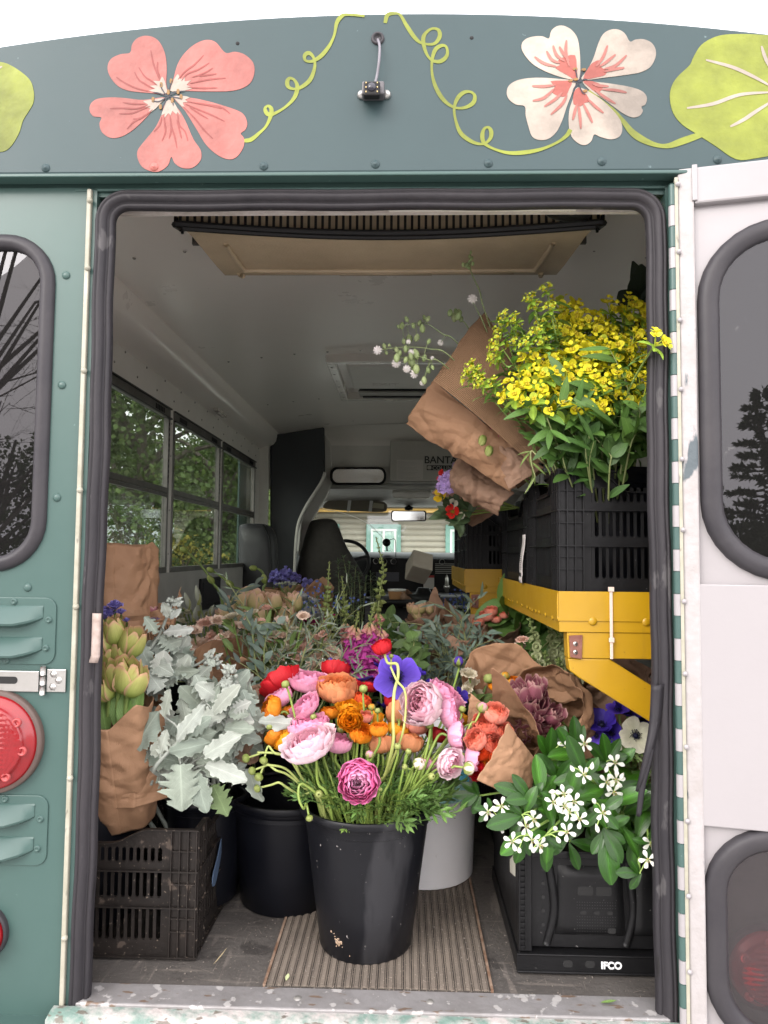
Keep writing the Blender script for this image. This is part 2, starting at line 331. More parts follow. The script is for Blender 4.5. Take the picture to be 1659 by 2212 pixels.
for i, (x, y, h, w, k) in enumerate(spots):
    t = tree(x, y, h, w, cols[k], 100+i, tl[k]+tw[i], n=(15000 if y < 18 else 7000) if k != 3 else 3000, ls=(.085 if y < 18 else .15) if k != 3 else .06, group=['tall trees by the side', 'light green trees by the side', 'dark trees by the side', 'yellow shrubs by the side'][k])
# behind the photographer: what the rear glass mirrors
tree(1.05, -13, 4.7, 2.6, (.03, .055, .025), 51, 'young dark conifer mirrored in the open door window', n=16000, ls=.13, kind='conifer', group='conifers behind the photographer')
tree(.1, -14.5, 3.1, 2.4, (.035, .06, .025), 52, 'shorter conifer mirrored low in the open door window', n=9000, ls=.13, kind='conifer', group='conifers behind the photographer')
tree(2.4, -12.5, 2.9, 3.0, (.035, .055, .025), 57, 'low dark bush mirrored in the open door window', n=9000, ls=.09)
tree(1.9, -13.8, 2.35, 3.0, (.03, .05, .022), 61, 'low dark thicket mirrored at the foot of the door window', n=12000, ls=.08)
tree(-.9, -13.6, 2.1, 3.0, (.03, .05, .022), 62, 'low dark thicket mirrored left of the conifer', n=12000, ls=.08)
tree(.7, -12, 1.95, 2.4, (.035, .055, .025), 63, 'small dense bush mirrored under the conifer', n=9000, ls=.07)
tree(-4.6, -6.4, 6.0, 3.2, (.05, .05, .03), 53, 'bare twiggy tree mirrored in the left rear window', n=10, kind='bare')
tree(-7.6, -12, 3.9, 4.2, (.06, .09, .035), 54, 'broad green tree mirrored in the left rear window', n=9000, ls=.09)
tree(-11.5, -13, 4.6, 5, (.05, .08, .03), 55, 'taller green tree mirrored at the edge of the left rear window', n=9000, ls=.1)
tree(-4.8, -13.2, 2.8, 3.6, (.07, .09, .04), 56, 'grey green bush mirrored in the left rear window', n=7000, ls=.08)

for i, (x, y) in enumerate(((7, 10), (8.5, 16), (6.5, 22), (12, 13))): tree(x, y, 3.2+.5*i, 4, (.06, .1, .03), 70+i, 'green tree outside the right hand windows, '+['nearest', 'second', 'third', 'farthest to the side'][i], n=5000, ls=.12, group='trees beyond the right windows')
# house seen through the windscreen
hs = empty('timber_house', (0, 13.2, GZ), 'grey log clad house with green trimmed windows seen through the windscreen', 'house')
M_log = mat('grey_log_siding', (.4, .365, .31), .7, (.31, .28, .23), 3, stretch=(.2, 1, 2), bump=.1)
M_fas = mat('yellow_fascia', (.5, .3, .07), .6, (.36, .22, .06), 5); M_teal = mat('teal_trim', (.16, .30, .26), .5); M_wht = mat('white_window_frame', (.75, .75, .73), .5)
m = MB(); pr_ = []
for i in range(26):
    z = .12*i
    pr_ += [(0.0, z), (-.04, z+.02), (-.055, z+.06), (-.04, z+.1), (0., z+.115)]
P = np.array([[(x, b, z) for b, z in pr_] for x in (-2.2, 2.6)]); m.grid(P[::-1]); w_ = m.build('log_wall', M_log, hs)
m = MB().box(-2.2, 2.6, .03, 6, 0, 3.12); m.build('house_body', M_log, hs, smooth=False)
m = MB().box(-2.5, 2.9, -.5, -.44, 2.36, 2.44); m.build('fascia', M_fas, hs, smooth=False)
m = MB().box(-2.5, 2.9, -.6, -.52, 2.47, 2.54).add([(-2.5, -.6, 2.5), (2.9, -.6, 2.5), (2.9, 3, 4), (-2.5, 3, 4)], [(0, 1, 2, 3)]); m.build('roof', M_fas, hs, smooth=False)
def hwin(x0, x1, z0, z1):
    f = MB(); t = .09
    f.box(x0-t, x0, -.12, -.03, z0-t, z1+t).box(x1, x1+t, -.12, -.03, z0-t, z1+t).box(x0, x1, -.12, -.03, z1, z1+t).box(x0, x1, -.12, -.03, z0-t, z0)
    w = f.build('window', M_teal, hs, smooth=False)
    g = MB(); s = .045; xm = (x0+x1)/2
    g.box(x0, x0+s, -.1, -.04, z0, z1).box(x1-s, x1, -.1, -.04, z0, z1).box(x0+s, x1-s, -.1, -.04, z1-s, z1).box(x0+s, x1-s, -.1, -.04, z0, z0+s).box(xm-s/2, xm+s/2, -.1, -.04, z0+s, z1-s)
    g.build('sash', M_wht, w, smooth=False)
    MB().box(x0+s, x1-s, -.06, -.055, z0+s, z1-s).build('pane', mat('house_glass', (.3, .46, .42), .12, (.42, .56, .5), 3, coat=.5), w, smooth=False)
hwin(-.62, -.1, 1.35, 2.05); hwin(.98, 1.6, 1.2, 2.05); hwin(-1.75, -1.35, 1.35, 2.05)

# ================================================================ THE BUS
bus = empty('school_bus', (0, 0, 0), 'small green and white school bus with its back door open, loaded with flowers', 'bus')
def B(mb, name, m, par=None, **k): return mb.build(name, m, par or bus, **k)
def arch(x): return 1.944-.094*(x-.03)**2
# header panel with the painted flowers
xs = np.linspace(-1.0, 1.0, 41)
ol = [(-1.14, 1.615)]+[(-1.15, 1.68), (-1.14, 1.74), (-1.1, 1.80), (-1.05, 1.832)]+[(x, arch(x)) for x in xs]+[(1.05, 1.832), (1.1, 1.80), (1.14, 1.74), (1.15, 1.68), (1.14, 1.615)]
hd = B(MB().poly(ol, -.030, .03), 'header_panel', M_greenh, smooth=False, bevel=.004)
hx = [(x, z-.0) for x, z in ol]
B(MB().poly([(x*1.003, z+.004) for x, z in ol], -.012, .0), 'roof_seam', M_green, smooth=False)
B(MB().box(-1.13, 1.13, -.034, -.004, 1.607, 1.6145), 'header_lip', M_green, smooth=False, bevel=.002)
B(MB().box(-1.13, .6, .006, .03, 1.585, 1.6215).box(.6, 1.13, .008, .03, 1.585, 1.6215), 'header_recess', M_green, smooth=False)
B(MB().box(-.62, .62, -.002, .02, 1.594, 1.600), 'drip_rail', M_green, smooth=False, bevel=.002)
# outer shell
m = MB(); prof = [(-1.15, -.4), (-1.15, 1.7)]+ol[2:-2]+[(1.15, 1.7), (1.15, -.4)]
prof = [(-1.15, .76)] and prof
roofp = [p for p in prof if p[1] >= 1.6]
P = np.array([[(x, y, z) for y in (.02, 4.4)] for x, z in [(-1.15, 1.58)]+roofp+[(1.15, 1.58)]]); m.grid(P)
B(m, 'roof_shell', M_green, solid=.01)
for s, nm in ((-1, 'a'), (1, 'b')):
    m = MB().box(min(s*1.15, s*1.14), max(s*1.15, s*1.14), .02, 4.4, -.4, .74)
    a, b = sorted((s*1.15, s*1.14)); m.box(a, b, .02, .9, .74, 1.6).box(a, b, 3.74, 4.4, .74, 1.6).box(a, b, .9, 3.74, 1.53, 1.6)
    B(m, 'body_side', M_green, smooth=False)
# rear panels with window holes
def panel_hole(m, x0, x1, z0, z1, holes, y0, y1):
    """plate between y0 (front) and y1 with rounded holes; holes = (hx0,hx1,hz0,hz1,r), stacked in z"""
    zc = z0
    hs_ = sorted(holes, key=lambda h: h[2]); cuts = [z0]+[(a[3]+b[2])/2 for a, b in zip(hs_, hs_[1:])]+[z1]
    for h, za, zb in zip(hs_, cuts, cuts[1:]):
        rr = rrect(*h); cor = [(x1, zb)]*7+[(x0, zb)]*7+[(x0, za)]*7+[(x1, za)]*7
        for y, fl in ((y0, 1), (y1, 0)):
            k = 28; v = [(a, y, b) for a, b in rr]+[(a, y, b) for a, b in cor]
            f = [(i, (i+1) % k, (i+1) % k+k, i+k) for i in range(k)]; m.add(v, f if not fl else [q[::-1] for q in f])
        m.grid(np.array([[(a, y0, b), (a, y1, b)] for a, b in rr]), wrapu=True)
    m.grid(np.array([[(a, y0, b), (a, y1, b)] for a, b in ((x0, z0), (x1, z0), (x1, z1), (x0, z1))]), wrapu=True)
def seal(m, path, prof, closed=True, out=None):
    """sweep a (offset along outline normal, depth y) profile round an (x,z) path"""
    p = np.asarray(path, float)
    t = np.roll(p, -1, 0)-np.roll(p, 1, 0) if closed else np.gradient(p, axis=0)
    t /= np.linalg.norm(t, axis=1)[:, None]+1e-9; nn = np.stack([t[:, 1], -t[:, 0]], 1)
    P = np.array([[(a[0]+b[0]*o_, y, a[1]+b[1]*o_) for o_, y in prof] for a, b in zip(p, nn)])
    m.grid(P, wrapu=closed)
def lowres_rr(x0, x1, z0, z1, r, seg=14):
    p = rrect(x0, x1, z0, z1, r, 8); q = []
    for i in range(len(p)):
        a, b = np.array(p[i]), np.array(p[(i+1) % len(p)]); d = np.linalg.norm(b-a); k = max(1, int(d/.04))
        q += [tuple(a+(b-a)*j/k) for j in range(k)]
    return q
rp = B((lambda m: (panel_hole(m, -1.14, -.592, -.35, 1.602, [(-1.08, -.672, .835, 1.485, .085)], 0, .02), m)[1])(MB()), 'rear_panel', M_green, smooth=False)
for i, (px, py) in enumerate(((143, 595), (134, 832), (123, 1075), (60, 1269))):
    p = at(px, py, 0)
    B(MB().lathe([(0, -.0042), (.0035, -.004), (.0075, -.0025), (.0085, 0), (.0085, .002)], 14, (p[0], 0, p[2]), axis=(0, 1, 0)), 'rivet', M_green, rp)
gk = [(-.002, .004), (-.002, -.006), (.004, -.013), (.012, -.014), (.019, -.009), (.021, 0)]
gk2 = [(-a, b) for a, b in gk]
win = B((lambda m: (seal(m, lowres_rr(-1.08, -.672, .835, 1.485, .085), [(-.012, .004), (-.011, -.006), (-.006, -.012), (.004, -.014), (.013, -.010), (.018, -.004), (.018, .001)]), m)[1])(MB()), 'rear_window', M_rubber2)
B(MB().poly(rrect(-1.075, -.677, .84, 1.48, .082), .004, .008), 'pane', M_glassd, win, smooth=False)
rr_ = B((lambda m: (panel_hole(m, .592, 1.14, -.35, 1.602, [(.672, 1.08, .835, 1.485, .085)], 0, .02), m)[1])(MB()), 'rear_panel', M_green, smooth=False)
B(MB().poly(rrect(.677, 1.075, .84, 1.48, .082), .004, .008), 'rear_window', M_glassd, smooth=False)
# inner lining of the rear wall
B(MB().box(-1.04, -.575, .03, .05, -.02, 1.84).box(.575, 1.04, .03, .05, -.02, 1.84).box(-.575, .575, .032, .05, 1.58, 1.84), 'rear_lining', M_wall, smooth=False)
# jamb strips
for s in (-1, 1):
    a, b = sorted((s*.592, s*.583)); B(MB().box(a, b, -.010, .02, -.03, 1.595), 'jamb_strip', M_cream, smooth=False, bevel=.002)
    a, b = sorted((s*.5825, s*.574)); B(MB().box(a, b, -.002, .03, -.03, 1.597), 'inner_jamb', M_green, smooth=False)
for z in (.12, .42, .75, .98, 1.22, 1.43, 1.57):
    B(MB().lathe([(0, -.004), (.004, -.003), (.006, 0), (.006, .004)], 10, (-.585, -.012, z), axis=(0, 1, 0)), 'screw', M_cream)
# door seal : outer fat bead + inner lip
sp = lowres_rr(-.557, .557, -.09, 1.577, .046)
sp = [(x+.0016*math.sin(z*9+x*3)+.0009*math.sin(z*31), z+.001*math.sin(x*21)) for x, z in sp]
m = MB(); seal(m, sp, [(-.019, .014), (-.019, .004), (-.016, -.001), (-.011, -.002), (-.009, .0015), (-.007, -.004), (-.003, -.010), (.003, -.012), (.007, -.0105), (.0085, -.007), (.010, -.0105), (.014, -.0095), (.0175, -.004), (.019, .02)])
B(m, 'door_seal', M_rubber)
# torn rubber strip hanging inside on the right
q = [at(1418, 1480, -.01), at(1412, 1560, -.012), at(1400, 1620, -.02), at(1385, 1680, -.02), at(1376, 1708, -.01)]
m = MB(); P = []
for i, a in enumerate(smooth_path(q, 5)):
    w = .017-.0007*i; P.append([a+(-w*.6, 0, 0), a+(0, -.006, 0), a+(w, .002, .004)])
m.grid(np.array(P))
q = [at(1416, 1560, -.012), at(1402, 1640, -.018), at(1388, 1700, -.02), at(1380, 1762, -.016)]; P = []
for i, a in enumerate(smooth_path(q, 5)):
    w = .009-.0003*i; P.append([a+(-w, 0, 0), a+(0, -.004, 0), a+(w, .002, .004)])
m.grid(np.array(P)); B(m, 'torn_seal_flap', M_rubber, solid=.003)
p0, p1 = at(200, 1325, -.02), at(217, 1432, -.02)
m = MB(); P = np.array([[(p0[0]+(p1[0]-p0[0])*u+(-.004 if v > .9 else 0), -.017-.004*math.sin(u*3.1), p0[2]+(p1[2]-p0[2])*v) for v in np.linspace(0, 1, 8)] for u in np.linspace(-.1, .9, 5)]); m.grid(P)
B(m, 'tape_patch', mat('dusty_pink_tape', (.36, .29, .26), .6, (.26, .2, .17), 60, bump=.3), solid=.001)
# door sill
B(MB().box(-.56, .56, -.012, .055, -.012, .003), 'door_sill', M_sill, smooth=False, bevel=.003)
m = MB(); P = []
for i in range(60):
    x = -.6+1.2*i/59; j = .003*math.sin(i*1.7)+.002*math.sin(i*4.1)
    P.append([(x, -.012, -.003), (x, -.026, -.0035+j*.4), (x, -.045+j, -.009), (x, -.046+j, -.03)])
m.grid(np.array(P)); B(m, 'sill_edge', M_silledge)
B(MB().box(-1.14, 1.14, -.06, .02, -.36, -.03), 'rear_skirt', M_green, smooth=False, bevel=.006)
for x in (-.14, .115): B(MB().lathe([(0, .0055), (.006, .005), (.008, .003)], 10, (x, .02, 0)), 'screw', M_screw)
# floor + ribbed mat
fl = B(MB().box(-1.04, 1.04, .055, 4.2, -.02, 0), 'floor', M_floor, smooth=False)
B(MB().box(-.21, .235, .056, 4.0, .0, .003), 'floor_mat', M_matd, smooth=False)
m = MB(); nr = 26
for i in range(nr):
    x = -.2+.425*i/(nr-1)
    for dx, w_, h_ in ((0, .0042, .0062), (-.0062, .0011, .0047), (.0062, .0011, .0047)):
        m.box(x+dx-w_, x+dx+w_, .058, 3.9, .003, h_)
B(m, 'mat_ribs', M_matl, fl, smooth=False)
B(MB().box(-.215, -.2095, .058, 3.9, 0, .006).box(.2355, .241, .058, 3.9, 0, .006), 'mat_edging', M_rust, fl, smooth=False)
m = MB(); r_s = random.Random(5)
for i in range(150):
    x = r_s.choice((r_s.uniform(-.55, -.23), r_s.uniform(.25, .55), r_s.uniform(.25, .42))); y = r_s.uniform(.07, .5); a = r_s.choice((r_s.gauss(1.57, .35), r_s.gauss(.2, .5), r_s.uniform(0, 3))); L_ = r_s.uniform(.01, .07); w_ = r_s.uniform(.0002, .0006)
    m.add([(x-w_*math.sin(a), y+w_*math.cos(a), .0004), (x+w_*math.sin(a), y-w_*math.cos(a), .0004), (x+L_*math.cos(a), y+L_*math.sin(a), .0004)], [(0, 1, 2)])
for i in range(260):
    x = r_s.uniform(-.55, .55); y = r_s.uniform(.06, .45); z = .0062 if -.21 < x < .235 else .0005; q = r_s.uniform(.0004, .0014); m.box(x-q, x+q, y-q, y+q, z, z+q)
B(m, 'floor_scuffs', mat('scuff_dust', (.25, .22, .19), .8, (.16, .14, .12), 40), fl, smooth=False)
# interior walls
def wallrow(s):
    x = s*1.02; a, b = sorted((x, s*1.035)); m = MB().box(a, b, .05, 4.2, 0, .765); B(m, 'lower_wall', M_wallgrey, smooth=False)
    m = MB().box(a, b, .05, 4.2, 1.515, 1.65); B(m, 'wall_header', M_wall, smooth=False)
    ys = [(.06, .9), (1.82, 1.87), (2.722, 2.772), (3.70, 4.2)]
    pass
    m = MB()
    for y0, y1 in ys: B(MB().box(a-.002, b, y0, y1, .765, 1.515), 'window_pillar', M_wall, smooth=False)
    
wallrow(-1); wallrow(1)
for k, (y0, y1) in enumerate(((.9, 1.82), (1.87, 2.722), (2.772, 3.70))):
    for sg in (-1, 1):
        if sg > 0 and k == 0: B(MB().box(1.02, 1.034, .9, 1.82, .765, 1.515), 'blanked_window', M_wallgrey, smooth=False); continue
        x = 0.; m = MB(); t = .022
        for (a0, a1, b0, b1) in ((y0, y1, .765, .79), (y0, y1, 1.47, 1.515), (y0, y0+t, .79, 1.47), (y1-t, y1, .79, 1.47), (y0+t, y1-t, 1.125, 1.15)):
            m.box(x-.012, x+.012, a0, a1, b0, b1)
        m.box(x-.0, x+.0145, y0+t, y1-t, 1.108, 1.122)
        w_ = B(m, 'side_window', M_alu, smooth=False, bevel=.002); w_.location = (sg*1.028, 0, 0); w_.rotation_euler = (0, 0, 0); w_.scale = (-sg, 1, 1)
        MB().box(x-.004, x-.001, y0+t, y1-t, .79, 1.125).build('lower_pane', M_glass, w_, smooth=False)
        MB().box(x-.008, x-.006, y0+t, y1-t, 1.15, 1.47).build('upper_pane', M_glass, w_, smooth=False)
        mm = MB()
        for j in range(12): mm.box(x+.0122, x+.0135, y1-.017, y1-.009, 1.17+j*.024, 1.184+j*.024)
        for j in range(6): mm.box(x+.0125, x+.0145, y1-.10-j*.02, y1-.09-j*.02, 1.478, 1.5)
        for j in range(6): mm.box(x+.0125, x+.0145, y0+.08+j*.02, y0+.09+j*.02, 1.478, 1.5)
        mm.build('track_slots', M_dkhole, w_, smooth=False)
        mm = MB().box(x+.0122, x+.022, y0, y1, 1.463, 1.4695).box(x+.0122, x+.02, y0, y1, 1.508, 1.514); mm.build('window_trim', M_dark, w_, smooth=False)
m = MB()
for y in np.arange(.95, 3.75, .23):
    for z in (1.56, 1.625): m.lathe([(0, .004), (.004, .003), (.0055, 0)], 8, (-1.02, y+(.1 if z > 1.6 else 0), z), axis=(1, 0, 0))
for y in (1.845, 2.747, 3.725):
    for z in (.85, 1.05, 1.3, 1.45): m.lathe([(0, .003), (.003, .002), (.005, 0)], 8, (-1.02, y, z), axis=(1, 0, 0))
B(m, 'wall_screws', M_screw)
# ceiling : cove + arch, one lining
half = [(-1.02, 1.635), (-1.0, 1.640), (-.955, 1.655), (-.925, 1.672), (-.908, 1.695), (-.9, 1.73), (-.9, 1.768)]
cei = [(-.9+.9*i/10, 1.768+.075*(1-((-.9+.9*i/10)/.9)**2)) for i in range(11)]
lf = half+[cei[0]]+cei[1:]; full = lf+[(-x, z) for x, z in lf[:-1]][::-1]
P = np.array([[(x, y, z) for y in np.linspace(.04, 3.98, 40)] for x, z in full])
for y_ in range(40): P[:, y_, 2] += (.004*np.sin(P[:, y_, 1]*5+P[:, y_, 0]*2))*(np.abs(P[:, y_, 0]) < .85)
# opening for the roof hatch is left out of the lining
m = MB(); m.grid(P[::-1])
B(m, 'ceiling', M_head, smooth=True, auto=40)
m = MB()
for y in (.78, 2.0, 3.0):
    for x in np.linspace(-.8, .8, 11): m.lathe([(0, -.005), (.004, -.004), (.006, 0)], 8, (x, y, 1.768+.075*(1-(x/.9)**2)), axis=(0, 0, 1))
B(m, 'ceiling_screws', M_screw)
m = MB()
for y in (1.27, 2.5): m.box(-.9, .9, y, y+.002, 1.76, 1.762)
lt = at(470, 880, 2.55)
o = B(MB().box(-.985, -.955, 2.42, 2.62, 1.628, 1.642, M=Matrix.Rotation(0, 4, 'Y')), 'cove_lamp', M_lampw, smooth=False, bevel=.004)
B(MB().box(-.978, -.962, 2.46, 2.58, 1.618, 1.63), 'lens', M_lampw, o, smooth=False, bevel=.003)
# front cap curving down
P = []
for i in range(9):
    a = i/8*math.pi/2; P.append([(x, 3.98+.2*math.sin(a), 1.768+.075*(1-(x/.9)**2)*(1-i/8)-.06*(1-math.cos(a))) for x in np.linspace(-1, 1, 21)])
B(MB().grid(np.array(P)), 'ceiling_cap', M_head)
B(MB().box(-1.04, 1.04, 4.18, 4.2, 1.36, 1.9), 'bulkhead', M_wall, smooth=False)
B(MB().box(-.9, .9, 4.14, 4.18, 1.36, 1.395), 'bulkhead_trim', M_wallgrey, smooth=False, bevel=.01)

def pix(lst, Y): return [(at(a, b, Y)[0], at(a, b, Y)[2]) for a, b in lst]
# ---- cab
cabp = pix([(583, 940), (700, 922), (702, 1020), (692, 1045), (655, 1105), (640, 1160), (634, 1400), (583, 1400)], 3.9)
B(MB().poly(cabp, 3.9, 3.94), 'partition', M_panel, smooth=False, bevel=.012)
tp = pix([(702, 1020), (692, 1045), (655, 1105), (640, 1160), (634, 1310)], 3.885)
B(MB().tube([(a, 3.885, b) for a, b in smooth_path(tp, 4)], .012, 6), 'partition_edge', M_wall)
B(MB().box(-1.02, -.955, 3.86, 3.9, .5, 1.66), 'door_post', M_wall, smooth=False)
# white cab pillar and side
pl_ = pix([(702, 935), (715, 960), (720, 1040), (705, 1075), (672, 1130), (655, 1200), (645, 1200), (652, 1120), (690, 1050), (700, 1010)], 4.15)
B(MB().poly(pl_, 4.12, 4.16), 'cab_pillar', M_wall, smooth=False, bevel=.01)
for q in ((-1.0, -.97, -.1, .78), (-1.0, -.97, 1.33, 1.5), (.97, 1.0, -.1, 1.5)): B(MB().box(q[0], q[1], 4.2, 5.2, q[2], q[3]), 'cab_side', M_wallgrey, smooth=False)
B(MB().box(-.99, -.985, 4.2, 5.1, .78, 1.33), 'cab_side_glass', M_glass, smooth=False)
# cab roof: curved slab from bulkhead to windscreen header
P = []
for i, (y, z) in enumerate(((4.17, 1.40), (4.3, 1.385), (4.5, 1.36), (4.75, 1.325), (4.95, 1.305), (5.03, 1.292))):
    P.append([(x, y, z-.05*max(0, (abs(x)-.45)/.5)**2) for x in np.linspace(-.98, .98, 21)])
B(MB().grid(np.array(P)[::-1]), 'cab_headliner', M_wallgrey, solid=.02)
B(MB().box(-1.0, 1.0, 4.2, 5.1, 1.5, 1.9), 'cab_roof', M_green, smooth=False)
ml = mat('visor_vinyl', (.2, .175, .14), .7)
vp = pix([(698, 1096), (706, 1084), (730, 1078), (815, 1082), (834, 1088), (836, 1098), (826, 1106), (760, 1104), (712, 1100)], 4.75)
vz = B(MB().poly(smooth_path(vp, 3, True), 4.74, 4.765), 'sun_visor', ml, smooth=False, bevel=.006)
for x0 in (752, 799): B(MB().poly(pix([(x0, 1080), (x0+7, 1080), (x0+4, 1105), (x0-3, 1105)], 4.735), 4.733, 4.738), 'visor_strap', M_wht, vz, smooth=False)
B(MB().poly(pix([(807, 1086), (830, 1089), (829, 1099), (804, 1097)], 4.735), 4.733, 4.737), 'visor_label', paint('yellow_label', (.5, .47, .33)), vz, smooth=False)
# windscreen
ws = at(690, 1092, 5.05); we = at(690, 1196, 5.05)
B(MB().box(-.98, -.80, 5.04, 5.1, .8, 1.32).box(.80, .98, 5.04, 5.1, .8, 1.32).box(-.8, .8, 5.04, 5.1, 1.285, 1.34), 'windscreen_frame', M_wallgrey, smooth=False)
B(MB().box(-.8, .8, 5.06, 5.064, .85, 1.285), 'windscreen', M_glassw, smooth=False)
# glare arc on the windscreen, painted in as a thin white tube
a_ = pix([(690, 1098), (740, 1108), (790, 1128), (825, 1160), (850, 1195)], 5.04)
B(MB().tube([(a, 5.055, b) for a, b in smooth_path(a_, 5)], .0025, 4), 'windscreen_glare_arc', M_wht)
# mirror in the cab + rear-view mirror
mp_ = pix(rrect(713, 834, 1009, 1047, 15), 4.1)
mi_ = B(MB().poly(mp_, 4.09, 4.12), 'interior_mirror', M_black, smooth=False, bevel=.006)
mp2 = pix(rrect(719, 829, 1014, 1043, 12), 4.1)
B(MB().poly([(a, b) for a, b in mp2], 4.086, 4.0885), 'mirror_glass', mat('mirror_silver', (.75, .78, .75), .12, metal=.9), mi_, smooth=False)
rm = B(MB().poly(pix(rrect(845, 921, 1103, 1126, 5), 4.95), 4.94, 4.965), 'rear_view_mirror', M_black, smooth=False, bevel=.004)
B(MB().poly(pix(rrect(848, 918, 1105, 1124, 4), 4.94), 4.936, 4.939), 'mirror_glass', M_mirror, rm, smooth=False)
p = at(883, 1098, 4.97); B(MB().lathe([(0, -.02), (.035, -.015), (.04, .01), (.0, .03)], 12, p), 'mirror_mount', M_black, rm)
# notice box
sg = pix([(843, 952), (1030, 950), (1030, 1041), (843, 1041)], 4.1)
sx0, sx1, sz0, sz1 = sg[0][0], sg[1][0], sg[2][1], sg[0][1]
M_box = mat('cabinet_white', (.42, .395, .36), .5, (.38, .36, .33), 5)
sb = B(MB().box(sx0, sx1, 4.08, 4.14, sz0, sz1), 'notice_cabinet', M_box, smooth=False, bevel=.006)
q = pix([(857, 993), (914, 993), (914, 1036), (857, 1036)], 4.075)
B(MB().box(q[0][0], q[1][0], 4.0765, 4.0785, q[2][1], q[0][1]), 'notice_sheet', paint('notice_paper', (.5, .47, .44)), sb, smooth=False)
m = MB()
for i in range(15):
    z = q[0][1]-.012-i*.0095; w_ = (q[1][0]-q[0][0])*(1 if i % 4 else .4)*U(.75, .98)-.02
    m.box(q[0][0]+.008, q[0][0]+.008+w_, 4.0755, 4.0762, z-.0016, z+.0008)
B(m, 'notice_text', M_wallgrey, sb, smooth=False)
def text(body, size, loc, m, par, name='lettering', rot=(R_(90), 0, 0), ext=.0006, bold=0):
    cu = bpy.data.curves.new('t', 'FONT'); cu.body = body; cu.size = size; cu.extrude = ext; cu.offset = bold
    o = bpy.data.objects.new('t', cu); COL.objects.link(o); bpy.context.view_layer.update()
    me = bpy.data.meshes.new_from_object(o.evaluated_get(bpy.context.evaluated_depsgraph_get())); bpy.data.objects.remove(o); me.materials.clear(); me.materials.append(m)
    o = bpy.data.objects.new(name, me); COL.objects.link(o); o.parent = par; o.location = loc; o.rotation_euler = rot; return o
p = at(916, 999, 4.075); text('BANTAM', .078, (p[0], 4.0775, p[2]-.005), M_text, sb, bold=.0012)
q = pix([(922, 1005), (1000, 1005), (1000, 1016), (922, 1016)], 4.075); B(MB().box(q[0][0], q[1][0]+.02, 4.076, 4.0785, q[2][1], q[0][1]), 'name_plate', M_text, sb, smooth=False)
p = at(934, 1015, 4.075); text('COLLINS', .042, (p[0], 4.0752, p[2]+.001), M_box, sb)
B(MB().poly(pix(rrect(923, 932, 1006, 1014, 3, 3), 4.075), 4.0748, 4.0758), 'badge', M_box, sb, smooth=False)
# dome lamp
dl = pix(rrect(847, 931, 1057, 1078, 9), 4.35); B(MB().poly(dl, 4.30, 4.37), 'dome_lamp', M_lampw, smooth=False, bevel=.012)
# dash
dz = at(800, 1197, 4.9)[2]
P = [[(x, y, z) for x in (-.95, .95)] for y, z in ((5.05, dz+.01), (4.95, dz+.015), (4.85, dz), (4.78, dz-.03), (4.72, dz-.08), (4.74, dz-.3), (4.8, .1))]
B(MB().grid(np.array(P)), 'dashboard', M_dark, solid=.01)
B(MB().box(-.95, .95, 4.96, 5.05, dz+.012, dz+.02), 'dash_top', M_wallgrey, smooth=False)
ip = pix([(792, 1203), (995, 1208), (995, 1300), (792, 1300)], 4.7)
B(MB().poly(ip, 4.69, 4.72), 'instrument_panel', M_black, smooth=False, bevel=.01)
m = MB()
for a, b in ((812, 1212), (830, 1213), (850, 1213), (955, 1214)): p = at(a, b, 4.69); m.lathe([(.02, .004), (.026, 0), (.026, -.004)], 14, p, axis=(0, -1, 0))
B(m, 'gauge', M_steel)
m = MB()
for i in range(6): q = pix([(940, 1218+i*4), (985, 1218+i*4)], 4.685); m.box(q[0][0], q[1][0], 4.68, 4.688, q[0][1]-.003, q[0][1]+.003)
B(m, 'dash_vent', M_wallgrey, smooth=False)
q = pix([(812, 1236), (862, 1236), (862, 1256), (812, 1256)], 4.68); B(MB().box(q[0][0], q[1][0], 4.675, 4.69, q[2][1], q[0][1]), 'radio', mat('radio_face', (.03, .035, .05), .3), smooth=False)
q = pix([(915, 1243), (938, 1243), (938, 1272), (915, 1272)], 4.68); st = B(MB().box(q[0][0], q[1][0], 4.68, 4.684, q[2][1], q[0][1]), 'warning_sticker', M_label, smooth=False)
q = pix([(916, 1243), (938, 1243), (938, 1248), (916, 1248)], 4.67); B(MB().box(q[0][0], q[1][0], 4.674, 4.678, q[2][1], q[0][1]), 'sticker_heading', paint('red_print', (.45, .05, .05)), st, smooth=False)
# steering wheel
c0 = at(745, 1215, 4.55); Mr = Matrix.Rotation(R_(-25), 3, 'X'); m = MB()
ring = [np.array(Mr@Vector((.2*math.cos(a), 0, .2*math.sin(a))))+c0 for a in np.arange(28)/28*6.283]
m.tube(ring, .016, 8, closed=True)
for a in (0.3, 2.84, 4.7): m.tube([c0, c0+np.array(Mr@Vector((.2*math.cos(a), 0, .2*math.sin(a))))], .018, 6)
m.lathe([(0, .03), (.06, .02), (.06, -.02), (0, -.03)], 14, c0, axis=(0, 1, .3)); B(m, 'steering_wheel', M_dark)
